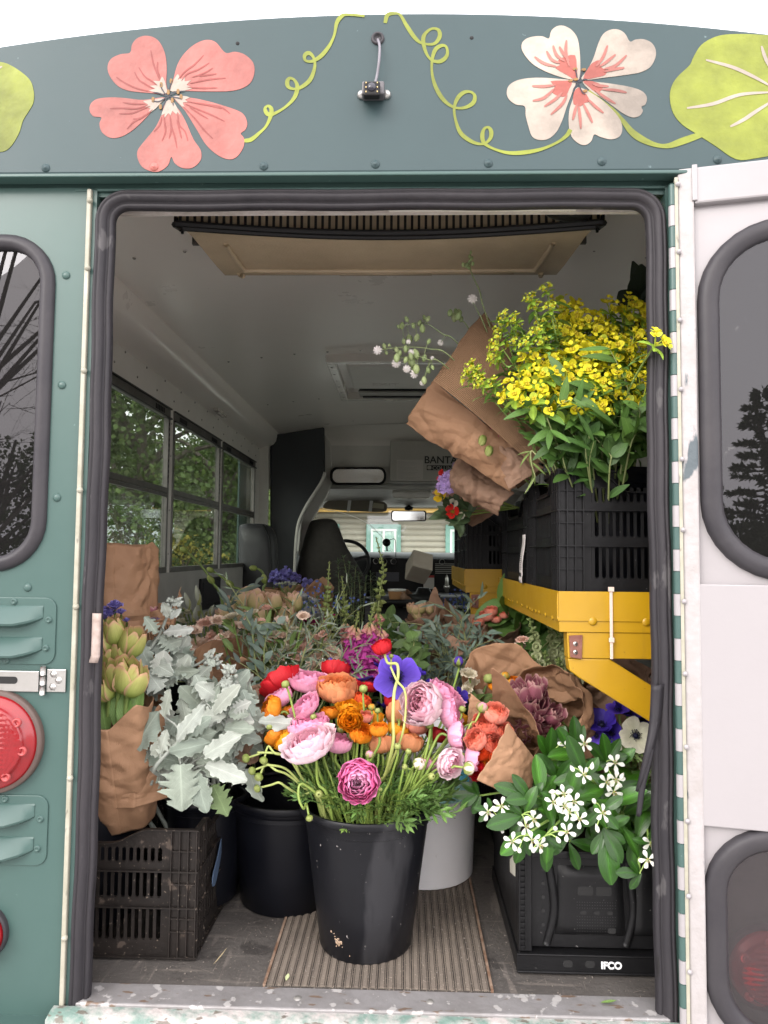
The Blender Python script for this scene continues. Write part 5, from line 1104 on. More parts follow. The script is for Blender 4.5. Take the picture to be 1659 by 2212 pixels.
B1 = (-.020, .232, .004); bucket(*B1, .303, .142, .101, M_bucket, 'black bucket of mixed ranunculus standing on the ribbed floor mat', 'dark buckets')
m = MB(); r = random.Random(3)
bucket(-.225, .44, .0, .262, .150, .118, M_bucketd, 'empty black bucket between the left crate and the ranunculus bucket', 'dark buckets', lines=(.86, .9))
wb = bucket(.115, .605, .004, .375, .150, .136, M_wbucket, 'white plastic bucket behind the ranunculus bucket, with a printed label', 'white buckets', lines=(.8, .93))
P = []
for a in np.linspace(-1.32, -.62, 14): P.append([((.1475)*math.cos(a), (.1475)*math.sin(a), z) for z in np.linspace(.215, .345, 6)])
lab = MB().grid(np.array(P)).build('bucket_label', paint('pale_green_label', (.5, .56, .52)), wb)
for (a0, a1, z0, z1, cc) in ((-1.30, -.64, .218, .26, (.09, .17, .15)), (-.9, -.64, .262, .335, (.05, .2, .32))):
    P = [[(.1482*math.cos(a), .1482*math.sin(a), z) for z in (z0, z1)] for a in np.linspace(a0, a1, 8)]; MB().grid(np.array(P)).build('label_print', mat('label_print_%d' % (z0*1000), cc, .5, tuple(min(1, x*4) for x in cc), 90, contrast=.4), wb)
m = MB(); a = -1.2
while a < -1.03:
    w_ = U(.003, .011); P = [[(.1486*math.cos(b), .1486*math.sin(b), z) for z in (.272, .312)] for b in (a, a+w_)]; m.grid(np.array(P)); a += w_+U(.004, .01)
m.build('barcode', M_text, wb)

# IFCO style folding crate, front right
ic = empty('folding_crate', (.585, .33, .0), 'black folding produce crate with a solid moulded front on the floor at the right', 'crate', 'black folding crates')
def IC(m, nm, mm=None, par=None, **k): k.setdefault('smooth', False); o = m.build(nm, mm or M_crate2, par or ic, **k); return o
x0, x1, y0, y1, hh = -.285, .285, -.205, .205, .248
m = MB().box(x0+.03, x1-.03, y0+.012, y0+.018, .05, .235)
fw = IC(m, 'front_wall')
def pillow(cx, w_, z0, z1, dep):
    P = np.zeros((15, 13, 3))
    for i in range(15):
        for j in range(13):
            u = -1+2*i/14; v = -1+2*j/12; e = max(0, min(1, (1-abs(u))*5))*max(0, min(1, (1-abs(v))*5)); e = e*e*(3-2*e)
            xx = cx+u*w_*(1-.10*(1-v)*(-.5)); P[i, j] = (xx, y0+.0118-dep*e, (z0+z1)/2+v*(z1-z0)/2)
    return P
for cx in (-.135, .02, .175): IC(MB().grid(pillow(cx, .066, .075, .215, .012)[::-1]), 'wall_bulge', smooth=True)
for cx in (-.221, -.058, .097): IC(MB().tube(smooth_path([(cx-.004, y0+.006, .055), (cx+.012, y0+.004, .13), (cx-.002, y0+.005, .232)], 6)+np.array((0, .007, 0)), .009, 8), 'curved_rib', smooth=True)
m = MB().box(x0, x0+.028, y0, y0+.02, .045, hh-.004).box(x1-.028, x1, y0, y0+.02, .045, hh-.004).box(x0+.028, x1-.028, y0+.001, y0+.018, .232, hh-.004).box(x0, x1, y1-.02, y1, .045, hh-.004).box(x0, x0+.012, y0+.02, y1-.02, .045, .2).box(x1-.012, x1, y0+.02, y1-.02, .045, hh-.004)
m.box(x0, x0+.012, y0+.02, y0+.1, .2, hh-.004).box(x0, x0+.012, y1-.12, y1-.02, .2, hh-.004)
m.poly([(y0+.10, .2), (y0+.10, .24), (y0+.12, .24), (y0+.15, .2)], x0, x0+.012, plane='yz')
IC(m, 'crate_frame', bevel=.002)
m = MB().box(x0-.004, x1+.004, y0-.004, y1+.004, .008, .043).box(x0-.004, x1+.004, y0-.007, y0-.004, .04, .044).box(x0-.004, x1+.004, y0-.007, y0-.004, .0055, .010).box(x0-.002, x1+.002, y0-.002, y1+.002, hh-.0035, hh)
IC(m, 'crate_base', bevel=.0015)
m = MB()
for i in range(16): z = .055+i*.0115; m.box(x0+.003, x0+.013, y0-.004, y0, z, z+.003)
for x in (x0+.0135, x0+.001): m.box(x, x+.0022, y0-.005, y0, .05, .24)
for i in range(7): m.box(.02+.03*i+.02, .0225+.03*i+.02, y0-.0085, y0-.004, .012, .04)
m.box(.04, .25, y0-.0085, y0-.004, .025, .0275)
IC(m, 'ribs')
m = MB()
for (a, b, c0, c1) in ((-.163, -.132, .16, .178), (-.125, -.094, .16, .178), (-.158, -.146, .122, .129), (-.130, -.118, .122, .129), (-.103, -.091, .122, .129), (-.102, -.086, .085, .096)): m.poly(rrect(a, b, c0, c1, .0033, 3), y0-.0006-.0002, y0-.0002)
for (a, b) in ((-.195, -.175), (-.15, -.13)): m.poly(rrect(a, b, .018, .032, .006, 3), y0-.0046, y0-.0041)
for i in range(6): m.poly(rrect(-.235+.1*(i//3)*0.0, -.228, .09+.028*i, .097+.028*i, .003, 3), y0+.0112, y0+.0117)
IC(m, 'wall_holes', M_dkhole)
m = MB()
for i in range(16):
    for j in range(12):
        x = -.165+i*.0052; z = .082+j*.0058
        if not (.118 < z < .132): m.box(x, x+.0012, y0-.0009, y0-.0003, z, z+.0012)
IC(m, 'dimples', M_text)
text('IFCO', .019, (-.118, y0-.0046, .0175), M_textw, ic, bold=.0007)
m = MB(); P = [[(x0-.0125+.012, y, z) for z in (.16-(y-y0-.1)*.3, .19-(y-y0-.1)*.6)] for y in np.linspace(y0+.03, y0+.11, 6)]; m.grid(np.array(P)-np.array([.0008, 0, 0])); IC(m, 'torn_sticker', paint('torn_paper', (.5, .48, .4)))
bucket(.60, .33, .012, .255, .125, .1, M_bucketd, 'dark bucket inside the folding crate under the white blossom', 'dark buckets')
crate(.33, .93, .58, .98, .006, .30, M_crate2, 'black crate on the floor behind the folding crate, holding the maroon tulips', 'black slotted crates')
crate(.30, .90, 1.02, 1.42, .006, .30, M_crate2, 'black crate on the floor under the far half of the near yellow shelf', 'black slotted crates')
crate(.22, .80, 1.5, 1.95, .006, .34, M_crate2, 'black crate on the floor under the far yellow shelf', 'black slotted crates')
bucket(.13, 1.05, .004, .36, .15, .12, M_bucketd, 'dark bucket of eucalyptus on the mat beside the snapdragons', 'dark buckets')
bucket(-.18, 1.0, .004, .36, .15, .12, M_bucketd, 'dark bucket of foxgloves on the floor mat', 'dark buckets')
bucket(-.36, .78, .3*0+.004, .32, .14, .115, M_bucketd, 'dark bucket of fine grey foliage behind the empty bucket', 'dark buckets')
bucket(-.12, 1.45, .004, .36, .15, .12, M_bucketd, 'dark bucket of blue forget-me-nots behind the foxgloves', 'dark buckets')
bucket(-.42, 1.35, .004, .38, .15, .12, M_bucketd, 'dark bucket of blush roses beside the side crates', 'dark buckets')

# yellow shelves
def shelf(px_corner, y0, y1, name):
    p = at(*px_corner, y0); xa = p[0]; zt = p[2]; hT = .088; x1 = 1.018
    s = B(MB().box(xa+.0065, x1, y0+.0045, y1-.0025, zt-.02, zt-.011), name, M_yel, smooth=False, bevel=.001)
    q = zt
    B(MB().box(xa, x1, y0-.002, y0, q-.064, q).box(xa, x1, y1-.002, y1, q-.064, q).box(xa, xa+.002, y0, y1-.002, q-.064, q), 'shelf_tray', M_yel, s, smooth=False, bevel=.0006)
    B(MB().box(xa+.003, x1, y0+.001, y0+.004, q-.088, q-.062).box(xa+.003, xa+.006, y0+.004, y1, q-.088, q-.062), 'shelf_angle', M_yel, s, smooth=False, bevel=.0006)
    br = B(MB().poly([(xa+.02, q-.0885), (x1, q-.0885), (x1, q-.145), (xa+.022, q-.145)], y0+.004, y0+.04), 'shelf_bracket', M_yel, s, smooth=False, bevel=.002)
    B(MB().poly([(xa+.022, q-.1455), (xa+.112, q-.1455), (min(xa+.52, x1), q-.40), (min(xa+.52, x1), q-.475), (xa+.045, q-.186), (xa+.026, q-.172)], y0+.006, y0+.04), 'shelf_brace', M_yel, s, smooth=False, bevel=.003)
    lt_ = B(MB().poly([(xa+.024, q-.096), (xa+.053, q-.094), (xa+.051, q-.146), (xa+.026, q-.142)], y0-.0005, y0+.0035), 'leather_tab', M_leath, s, smooth=False, bevel=.0008)
    m = MB()
    for dz in (-.113, -.131): m.lathe([(.0018, -.003), (.002, -.002), (.0045, -.0025), (.0052, 0)], 12, (xa+.037, y0-.0005, q+dz), axis=(0, 1, 0))
    B(m, 'tab_rivets', M_steel, s)
    m = MB()
    for fx in (.075, .19): m.lathe([(0, -.003), (.005, -.003), (.009, -.001), (.010, .001)], 10, (xa+fx, y0-.001, q-.064), axis=(0, 1, 0))
    y = y0+.06
    while y < y1: m.lathe([(0, -.003), (.004, -.0025), (.006, 0)], 7, (xa+.001, y, q-.064+U(-.002, .002)), axis=(1, 0, 0)); y += U(.03, .09)
    m.tube(smooth_path([(xa, y0-.001, q-.001), (xa-.0008, y0-.0015, q-.03), (xa, y0-.001, q-.06)], 3), .002, 6)
    B(m, 'weld_beads', M_yel, s)
    return s, xa, zt
S1, sx1, sz1 = shelf((1205, 1277), .17, 1.14, 'yellow_shelf')
S2, sx2, sz2 = shelf((1004, 1229), 1.30, 2.05, 'yellow_shelf')
q0, q1 = at(1320, 1272, .165), at(1322, 1424, .165)
m = MB().box(q0[0]-.0033, q0[0]+.0033, .1645, .166, q1[2], q0[2]).box(q0[0]-.006, q0[0]+.006, .162, .167, q0[2]-.006, q0[2]+.004).box(q0[0]-.0055, q0[0]+.0055, .162, .167, q0[2]-.115, q0[2]-.105)
B(m, 'cable_tie', M_strap, S1, smooth=False, bevel=.0008)
CS = [crate(sx1+.004, sx1+.50, .19, .565, sz1-.009, .278, M_crate2, 'black slotted crate at the near end of the near yellow shelf, full of yellow spurge', 'crates on the shelves', dip=.05)]
CS.append(crate(sx1+.004, sx1+.50, .585, 1.10, sz1-.009, .245, M_crate2, 'black crate with a white till receipt, second along the near yellow shelf', 'crates on the shelves', dip=.045))
CS.append(crate(sx2+.01, sx2+.4, 1.33, 1.62, sz2-.009, .205, M_crate2, 'black crate at the near end of the far yellow shelf', 'crates on the shelves', dip=.03))
CS.append(crate(sx2-.02+.03, sx2+.4, 1.66, 2.02, sz2-.009, .19, M_crate2, 'black crate at the far end of the far yellow shelf', 'crates on the shelves', dip=.03))
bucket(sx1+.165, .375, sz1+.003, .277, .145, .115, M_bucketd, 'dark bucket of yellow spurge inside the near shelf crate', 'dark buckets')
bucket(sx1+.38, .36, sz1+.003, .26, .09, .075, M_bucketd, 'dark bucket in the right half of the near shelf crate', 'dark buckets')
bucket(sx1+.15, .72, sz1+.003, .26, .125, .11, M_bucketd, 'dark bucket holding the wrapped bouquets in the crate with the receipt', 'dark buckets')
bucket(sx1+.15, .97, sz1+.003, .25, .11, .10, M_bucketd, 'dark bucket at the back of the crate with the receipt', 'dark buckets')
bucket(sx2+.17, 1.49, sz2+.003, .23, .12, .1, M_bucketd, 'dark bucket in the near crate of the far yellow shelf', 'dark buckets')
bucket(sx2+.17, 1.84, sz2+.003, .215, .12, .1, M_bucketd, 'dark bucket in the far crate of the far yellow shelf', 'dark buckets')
# receipt stuck on the side of the crate
rc = empty('till_receipt', (sx1+.002, .61, sz1+.0), 'curled white till receipt stuck in the side of a shelf crate', 'receipt')
P = np.array([[(-.0065-.004*math.sin(v*5)-.004*(v < .15), u*.052-.026, v*.135) for v in np.linspace(0, 1, 12)] for u in np.linspace(0, 1, 5)]); P[:, :, 1] += .008*(1-P[:, :, 2]/.135)
MB().grid(P).build('paper_strip', M_label, rc, solid=.0003)
m = MB()
for i in range(16): w_ = U(.01, .03); m.box(-.0135, -.0128, -.014, -.014+w_, .125-i*.0058, .1268-i*.0058)
for i in range(9): m.box(-.0135, -.0128, -.012+i*.0028, -.0108+i*.0028, .018, .029)
m.build('receipt_print', M_text, rc, smooth=False)

# ================================================================ THE RANUNCULUS BUCKET
def Zp(zx, zy, Y): return at(497.7+zx*.4, 1327+zy*.4, Y)
B1v = np.array(B1)
def bucket_stem(name, label, group, pos, f, size, bloomset, sep=True, root=None, rim_z=.31, rim_r=.1, stem_r=.0032, cat='flower', kids=(), squash=1., cbend=.02, foliage=2, via=None, c0=B1v, col=None):
    pos = np.array(pos); f = nrm(f); a = U(0, 6.28); rt = c0+np.array((.05*math.cos(a), .05*math.sin(a), .02))
    d = pos-c0; d[2] = 0; L_ = np.linalg.norm(d); rim = c0+(d/L_*min(rim_r, L_*.62) if L_ > 1e-3 else 0)+np.array((U(-.012, .012), U(-.012, .012), rim_z))
    t = empty(name, tuple(rt), label, cat, group)
    base = pos-f*size*.5
    pts = [base, base-f*.022]
    if via is not None: pts += [np.array(v) for v in via]
    mid = (pts[-1]+rim)/2+np.array((U(-1, 1)*cbend, U(-1, 1)*cbend, .0)); pts += [mid, rim, rt]
    cc = col or var((.25, .36, .075), .15); st = stemmesh(t, pts, stem_r*.85, stem_r*1.15, rt, cc)
    if bloomset is not None: b = put(bloomset, t, pos-rt-f*size*.5, f, size, origin=(0, 0, 0), squash=squash, name='bloom'); 
    if sep: put(SEP, t, pos-rt-f*size*.53, f, size*.62, name='sepals')
    if foliage:
        m = MB()
        for _ in range(foliage):
            q = rim+(mid-rim)*U(-.1, .55); fern(m, q-rt, (d[0]*5+U(-1, 1), d[1]*5+U(-1, 1)-.2, U(.1, .9)), U(.05, .085), var((.10, .19, .045), .25))
        m.build('foliage', M_leaf, t, smooth=False)
    return t
RL = [ # zx, zy, w, colour, facing, variant, Y, label, squash
 (275, 375, 190, 'red', (-.5, .5, .6), 1, .36, 'big red ranunculus seen from behind, furthest left of the reds', .8),
 (430, 362, 190, 'pink', (.1, -.1, 1), 1, .34, 'pink ranunculus opening upward just right of the big red one', .75),
 (565, 305, 138, 'red', (.1, .3, 1), 0, .42, 'red ranunculus behind the peach one at the back of the bucket', .9),
 (575, 412, 190, 'peach', (0, -.25, 1), 0, .30, 'round peach orange ranunculus, top middle of the bucket', .85),
 (655, 388, 90, 'red', (.2, .2, 1), 0, .36, 'small red ranunculus right of the round peach one', 1),
 (748, 392, 95, 'red', (.1, .2, 1), 1, .38, 'red ranunculus below left of the purple anemone', .8),
 (265, 458, 140, 'pink', (-.5, -.1, 1), 0, .30, 'pale pink ranunculus under the big red one', .8),
 (225, 525, 145, 'orange', (-1, -.35, .3), 0, .24, 'orange ranunculus facing left at the left side of the bucket', .8),
 (318, 530, 70, 'orange', (-.2, .0, 1), 0, .28, 'small orange ranunculus between the left orange and the pink', 1),
 (400, 500, 152, 'pink', (-.6, -.3, .8), 1, .24, 'rosy pink ranunculus leaning left below the upper pink one', .75),
 (420, 592, 190, 'pink', (-.1, -.2, 1), 0, .20, 'pink ranunculus half hidden above the big pale one', .6),
 (420, 685, 250, 'pale', (-.35, -.35, 1), 1, .13, 'very large pale pink ranunculus, front left of the bucket', .62),
 (255, 655, 120, 'orange', (-.6, .1, .4), 0, .22, 'orange yellow ranunculus left of the large pale one', .9),
 (292, 688, 100, 'gold', (-.7, -.2, .5), 0, .19, 'golden orange ranunculus touching the large pale one', .9),
 (645, 560, 132, 'gold', (.1, -1, .12), 0, .17, 'orange ranunculus facing the camera with a tight spiral centre', 1),
 (650, 492, 128, 'gold', (.1, -.2, 1), 1, .25, 'golden open ranunculus behind the spiral orange one', .6),
 (707, 470, 90, 'redor', (.5, -.1, .9), 0, .29, 'orange red ranunculus behind the spiral orange one', .9),
 (705, 648, 112, 'orange', (.2, -.4, .7), 0, .17, 'orange ranunculus under the spiral one', .9),
 (802, 630, 88, 'orange', (0, -.2, 1), 0, .13, 'upright half closed orange ranunculus in the middle front', 1.15),
 (580, 702, 135, 'pink', (.1, -.1, .9), 0, .18, 'dusty pink ranunculus right of the large pale one', .8),
 (693, 897, 222, 'hot', (.0, -1, .12), 0, .055, 'hot pink ranunculus facing the camera at the front of the bucket', .9),
 (915, 548, 135, 'peach', (.1, .9, .5), 0, .26, 'peach ranunculus seen from behind under the purple anemone', .9),
 (902, 628, 105, 'gold', (.3, .1, .8), 0, .24, 'golden ranunculus right of the half closed orange one', .8),
 (965, 700, 135, 'peach', (.2, .1, .8), 0, .22, 'peach ranunculus low in the middle right', .9),
 (815, 710, 130, 'peach', (-.1, .1, .8), 0, .22, 'peach pink ranunculus below the half closed orange one', .9),
 (540, 535, 100, 'orange', (-.1, .0, 1), 0, .27, 'orange ranunculus between the peach one and the spiral one', .8),
 (1040, 486, 232, 'pale', (-.45, -.8, .35), 0, .17, 'large pale pink ranunculus with many layers, right half of the bucket', .85),
 (1160, 440, 178, 'pink', (.55, -.15, .75), 1, .24, 'bright pink ranunculus behind the large layered one', .8),
 (1180, 540, 150, 'pink', (.8, -.3, .25), 0, .20, 'pink ranunculus right of the large layered one', .85),
 (1212, 655, 128, 'pink', (.8, -.2, .1), 0, .17, 'pink ranunculus tucked under the right pink cluster', .9),
 (1182, 802, 152, 'pale', (.55, -.75, -.1), 1, .12, 'light pink ranunculus drooping at the right edge of the bucket', .8),
 (1308, 770, 140, 'pink', (.95, -.25, -.1), 0, .15, 'pink ranunculus farthest to the right of the bucket', .85),
 (1068, 812, 85, 'pink', (.2, .0, .8), 0, .2, 'small pink ranunculus low among the right stems', .9),
 (1005, 612, 120, 'coral', (.1, .1, .9), 0, .26, 'coral ranunculus behind the big layered pale pink one', .9),
 (1110, 655, 110, 'red', (.3, .2, .9), 0, .28, 'dark red ranunculus in the gap of the right cluster', .9),
 (728, 560, 72, 'coral', (.1, -.3, .9), 0, .2, 'small coral ranunculus right of the spiral orange one', 1),
 (770, 560, 95, 'gold', (.2, .1, .9), 0, .25, 'golden ranunculus behind the half closed orange one', .9),
 (895, 480, 120, 'red', (.1, .2, .9), 0, .34, 'dark red ranunculus behind the purple anemone', .9),
 (1250, 570, 90, 'gold', (.4, .2, .8), 0, .26, 'yellow orange ranunculus at the right behind the pinks', .9),
]
for zx, zy, w, c_, f, v_, Y, lb, sq in RL:
    pos = Zp(zx, zy, Y); size = m_at(w*.4, Y)/2*(1.17 if f[1] > -.7 else 1.05)
    bucket_stem('ranunculus', lb, 'ranunculus in the bucket', pos, f, size, RAN[c_][v_], squash=min(1, sq*1.05), foliage=2)
# the tall red one on its looping stem
pos = Zp(822, 188, .2)
bucket_stem('ranunculus', 'single red ranunculus held high above all others on a looping pale stem', 'ranunculus in the bucket', pos, (-.35, -.1, .9), m_at(44, .2)/2, RAN['red'][0], squash=1.1, via=[Zp(900, 270, .19), Zp(905, 340, .18), Zp(885, 420, .17), Zp(878, 560, .15), Zp(878, 700, .14)], stem_r=.0036, col=(.42, .46, .14), cbend=.004)
stray = [(870, 235, 0, [(880, 330), (930, 400), (948, 480), (940, 600), (925, 700)])]
t0 = bucket_stem('ranunculus', 'flowerless looping stem crossing the tall red flower stem', 'ranunculus in the bucket', Zp(868, 230, .21), (0, -.2, 1), .006, BUD['green'], sep=False, via=[Zp(868, 290, .19), Zp(900, 360, .17), Zp(940, 410, .165), Zp(948, 500, .16), Zp(930, 640, .15)], stem_r=.0026, col=(.42, .46, .14), cbend=.004, foliage=0)
# anemones in and behind the bucket
AL = [(898, 345, 245, 'purple', (-.05, -1, .15), .30, 'large open purple anemone facing the camera above the orange flowers'), (712, 325, 135, 'purple', (-.2, .2, 1), .42, 'purple anemone behind the red ones, left of the large open one'),
      (812, 268, 85, 'deep', (.1, .1, 1), .46, 'deep purple anemone just above the large open one'), (1010, 305, 90, 'deep', (.2, -.2, 1), .50, 'deep violet anemone right of the large open one'),
      (1085, 362, 80, 'deep', (.3, 0, 1), .46, 'small violet anemone behind the large layered pink flower'), (1255, 435, 95, 'deep', (.6, -.4, .5), .42, 'deep purple anemone at the right behind the pink flowers'),
      (850, 480, 120, 'deep', (.1, .1, .9), .40, 'dark purple anemone in the shade under the large open one'), (1060, 385, 70, 'deep', (.2, 0, 1), .48, 'half hidden violet anemone beside the small violet one')]
for zx, zy, w, c_, f, Y, lb in AL:
    bucket_stem('anemone', lb, 'purple anemones', Zp(zx, zy, Y), f, m_at(w*.4, Y)/2*1.05, ANE[c_], sep=False, stem_r=.003, squash=.8, foliage=1, rim_r=.11)
for zx, zy, w, k, f, Y, lb in ((1232, 265, 62, 'purpleb', (.1, 0, 1), .50, 'closed purple anemone bud on a green collar behind the bucket'), (540, 255, 34, 'purpleb', (.1, 0, 1), .48, 'tiny purple anemone tip behind the back red flower')):
    bucket_stem('anemone', lb, 'purple anemones', Zp(zx, zy, Y), f, m_at(w*.4, Y)/2, BUD[k], sep=False, foliage=1, rim_r=.11)
BL = [(215, 612, 38, 'green', (-.5, -.3, .9)), (92, 775, 48, 'green', (-1, 0, -.35)), (182, 780, 46, 'green', (-.3, -.3, -1)), (125, 842, 46, 'green', (-.9, -.2, -.3)), (157, 870, 50, 'green', (-.5, -.3, -.9)), (155, 937, 46, 'green', (-1, -.2, -.2)),
      (480, 970, 44, 'green', (0, -1, .2)), (425, 1093, 40, 'green', (.3, -.4, -.9)), (903, 718, 40, 'green', (0, -.5, .8)), (1082, 875, 42, 'green', (.4, -.7, .2)), (945, 826, 34, 'green', (-.5, -.5, .5)), (1075, 605, 50, 'green', (-.1, -.2, 1)),
      (1318, 600, 46, 'green', (.9, -.2, .3)), (718, 410, 48, 'green', (0, -.2, 1)), (795, 527, 36, 'green', (0, -.2, 1)), (763, 508, 42, 'orangeb', (0, -.2, 1)), (670, 678, 70, 'pinkb', (.05, -.2, 1)), (750, 765, 48, 'pinkb', (.2, -.3, 1)),
      (1012, 812, 68, 'white', (.4, -.6, .5)), (1275, 830, 72, 'white', (.9, -.4, .0)), (1355, 515, 66, 'pinkb', (.5, 0, 1)), (1200, 610, 90, 'pinkb', (.2, -.5, .8)), (1250, 520, 42, 'green', (.3, 0, 1)), (300, 385, 46, 'green', (-.3, -.2, .9)), (808, 950, 26, 'green', (.2, -.4, .9)), (600, 630, 44, 'green', (-.2, -.2, 1)), (450, 560, 36, 'green', (-.2, -.2, 1)), (960, 745, 34, 'green', (.2, -.4, .8))]
bdesc = {'green': 'green ranunculus bud', 'pinkb': 'pink tinged ranunculus bud', 'white': 'fat white ranunculus bud', 'orangeb': 'orange ranunculus bud'}
bwhere = ['beside the left orange flower', 'at the far left tip of a drooping stem', 'hanging below the left golden flower', 'second along the left drooping stems', 'third along the left drooping stems', 'on the lowest stem at the left', 'in front of the left stems above the rim', 'curling down over the bucket rim', 'under the golden flower in the middle', 'low at the right above the rim', 'beside the fat white one in the stems', 'under the large layered pink flower', 'reaching right into the coral bouquet', 'under the red flowers at the back', 'just right of the spiral orange flower', 'just above the spiral orange flower', 'standing between the large pale and spiral orange flowers', 'above the hot pink flower', 'in the middle of the right stems', 'at the right end beside the last pink flower', 'held highest at the right over the coral bouquet', 'swelling in front of the right pink cluster', 'peeping between the right pinks and the coral bouquet', 'in front of the big red flower', 'small one low right of the hot pink flower', 'under the spiral orange flower', 'between the two left pink flowers', 'low in the right hand stems']
for (zx, zy, w, k, f), wh in zip(BL, bwhere):
    Y = .10 if zy > 700 else .2; via = None
    if zx < 200: Y = .14; via = [Zp(zx+60+(zy-775)*.3, zy-28, .14), Zp(max(zx+150, 300), zy-10+(zy-775)*.05, .15)]
    if (zx, zy) == (425, 1093): via = [Zp(395, 1050, .08), Zp(368, 985, .08), Zp(385, 915, .09)]
    if (zx, zy) == (1275, 830): via = [Zp(1200, 826, .11), Zp(1110, 840, .12)]
    if (zx, zy) == (1355, 515): Y = .16; via = [Zp(1300, 590, .16), Zp(1250, 690, .16)]
    bucket_stem('ranunculus_bud', bdesc[k]+' '+wh, 'ranunculus buds', Zp(zx, zy, Y), f, m_at(w*.4, Y)/2, BUD[k], sep=False, via=via, stem_r=.0026, foliage=1, col=(.36, .42, .13) if zx < 200 else None, cbend=.01)
# loose leaves round the rim : green ranunculus foliage growing off the crowd of stems
ft = empty('ranunculus_greens', (B1[0], B1[1], .29), 'frilly green foliage packed round the stems at the bucket rim', 'foliage', None); m = MB()
for i in range(90):
    a = U(0, 6.28); r_ = U(.05, .125); p = np.array((r_*math.cos(a), r_*math.sin(a)*.95, U(-.0, .05))); fern(m, p, (math.cos(a)*U(.3, 1.6), math.sin(a)*U(.3, 1.6), U(.1, 1.1)), U(.05, .09), var((.12, .21, .045), .3))
for i in range(26):
    a = U(-1.2, .8); p = np.array((.1*math.cos(a), .1*math.sin(a), U(.0, .06))); fern(m, p, (math.cos(a)*1.3, math.sin(a), U(.05, .5)), U(.08, .13), var((.10, .18, .045), .3))
m.build('foliage', M_leaf, ft, smooth=False)
for i in range(34):   # extra bare stems filling the bucket
    a = U(0, 6.28); r_ = U(.0, .085); p = B1v+np.array((r_*math.cos(a), r_*math.sin(a), .0))
# mud smear on the front bucket
m = MB(); r_s = random.Random(9)
for i in range(34):
    a = -math.pi/2-.52+r_s.gauss(0, .07); z = .045-(a+math.pi/2+.52)*.0+r_s.gauss(0, .007)-.10*(a+math.pi/2+.52); q = r_s.uniform(.001, .0035); rr = .1012+.041*z/.303+.0012
    c0 = np.array((rr*math.cos(a), rr*math.sin(a), z)); n_ = nrm((math.cos(a), math.sin(a), 0)); m.lathe([(0, .0006), (q*.6, .0004), (q, -.0008)], 6, c0, axis=n_)
bk_ = [o for o in bpy.data.objects if o.get('label', '').startswith('black bucket of mixed')][0]
m.build('mud_smear', paint('dried_mud', (.3, .21, .14)), bk_)

# ================================================================ LEFT SIDE
def Za(x, y, Y): return at(165.9+x*.4, 1227.6+y*.4, Y)      # zoom a : left flowers
def Zb(x, y, Y): return at(165.9+x*.24, 1128+y*.24, Y)      # zoom b : upper left close-up
SIL, SIL2, SILG, SILE = (.235, .27, .225), (.31, .335, .295), (.12, .17, .08), (.4, .42, .39)
def sil_leaf(m, b, t_, wpx, Y, up, col=SIL, dY=.0, o=0, lobes=5, droop=.15, wave=.02):
    p0 = Za(*b, Y); p1 = Za(*t_, Y+dY); d = p1-p0; L_ = np.linalg.norm(d); w = m_at(wpx*.4, Y)
    deep = U(0, 1) < .35; leaf(m, p0-o, d, up, L_, w*(1.1 if not deep else 1.25), var(col, .12), fold=U(-.1, .3), droop=droop*U(0, 2), nu=9, nv=45, lobes=U(3.6, 5.2), lobed=.42 if deep else .24, serr=.0, wp=.6, colm=1.12, wave=wave*U(1, 3.2), peak=.55, edge=tuple(min(1, c_*1.25) for c_ in col))
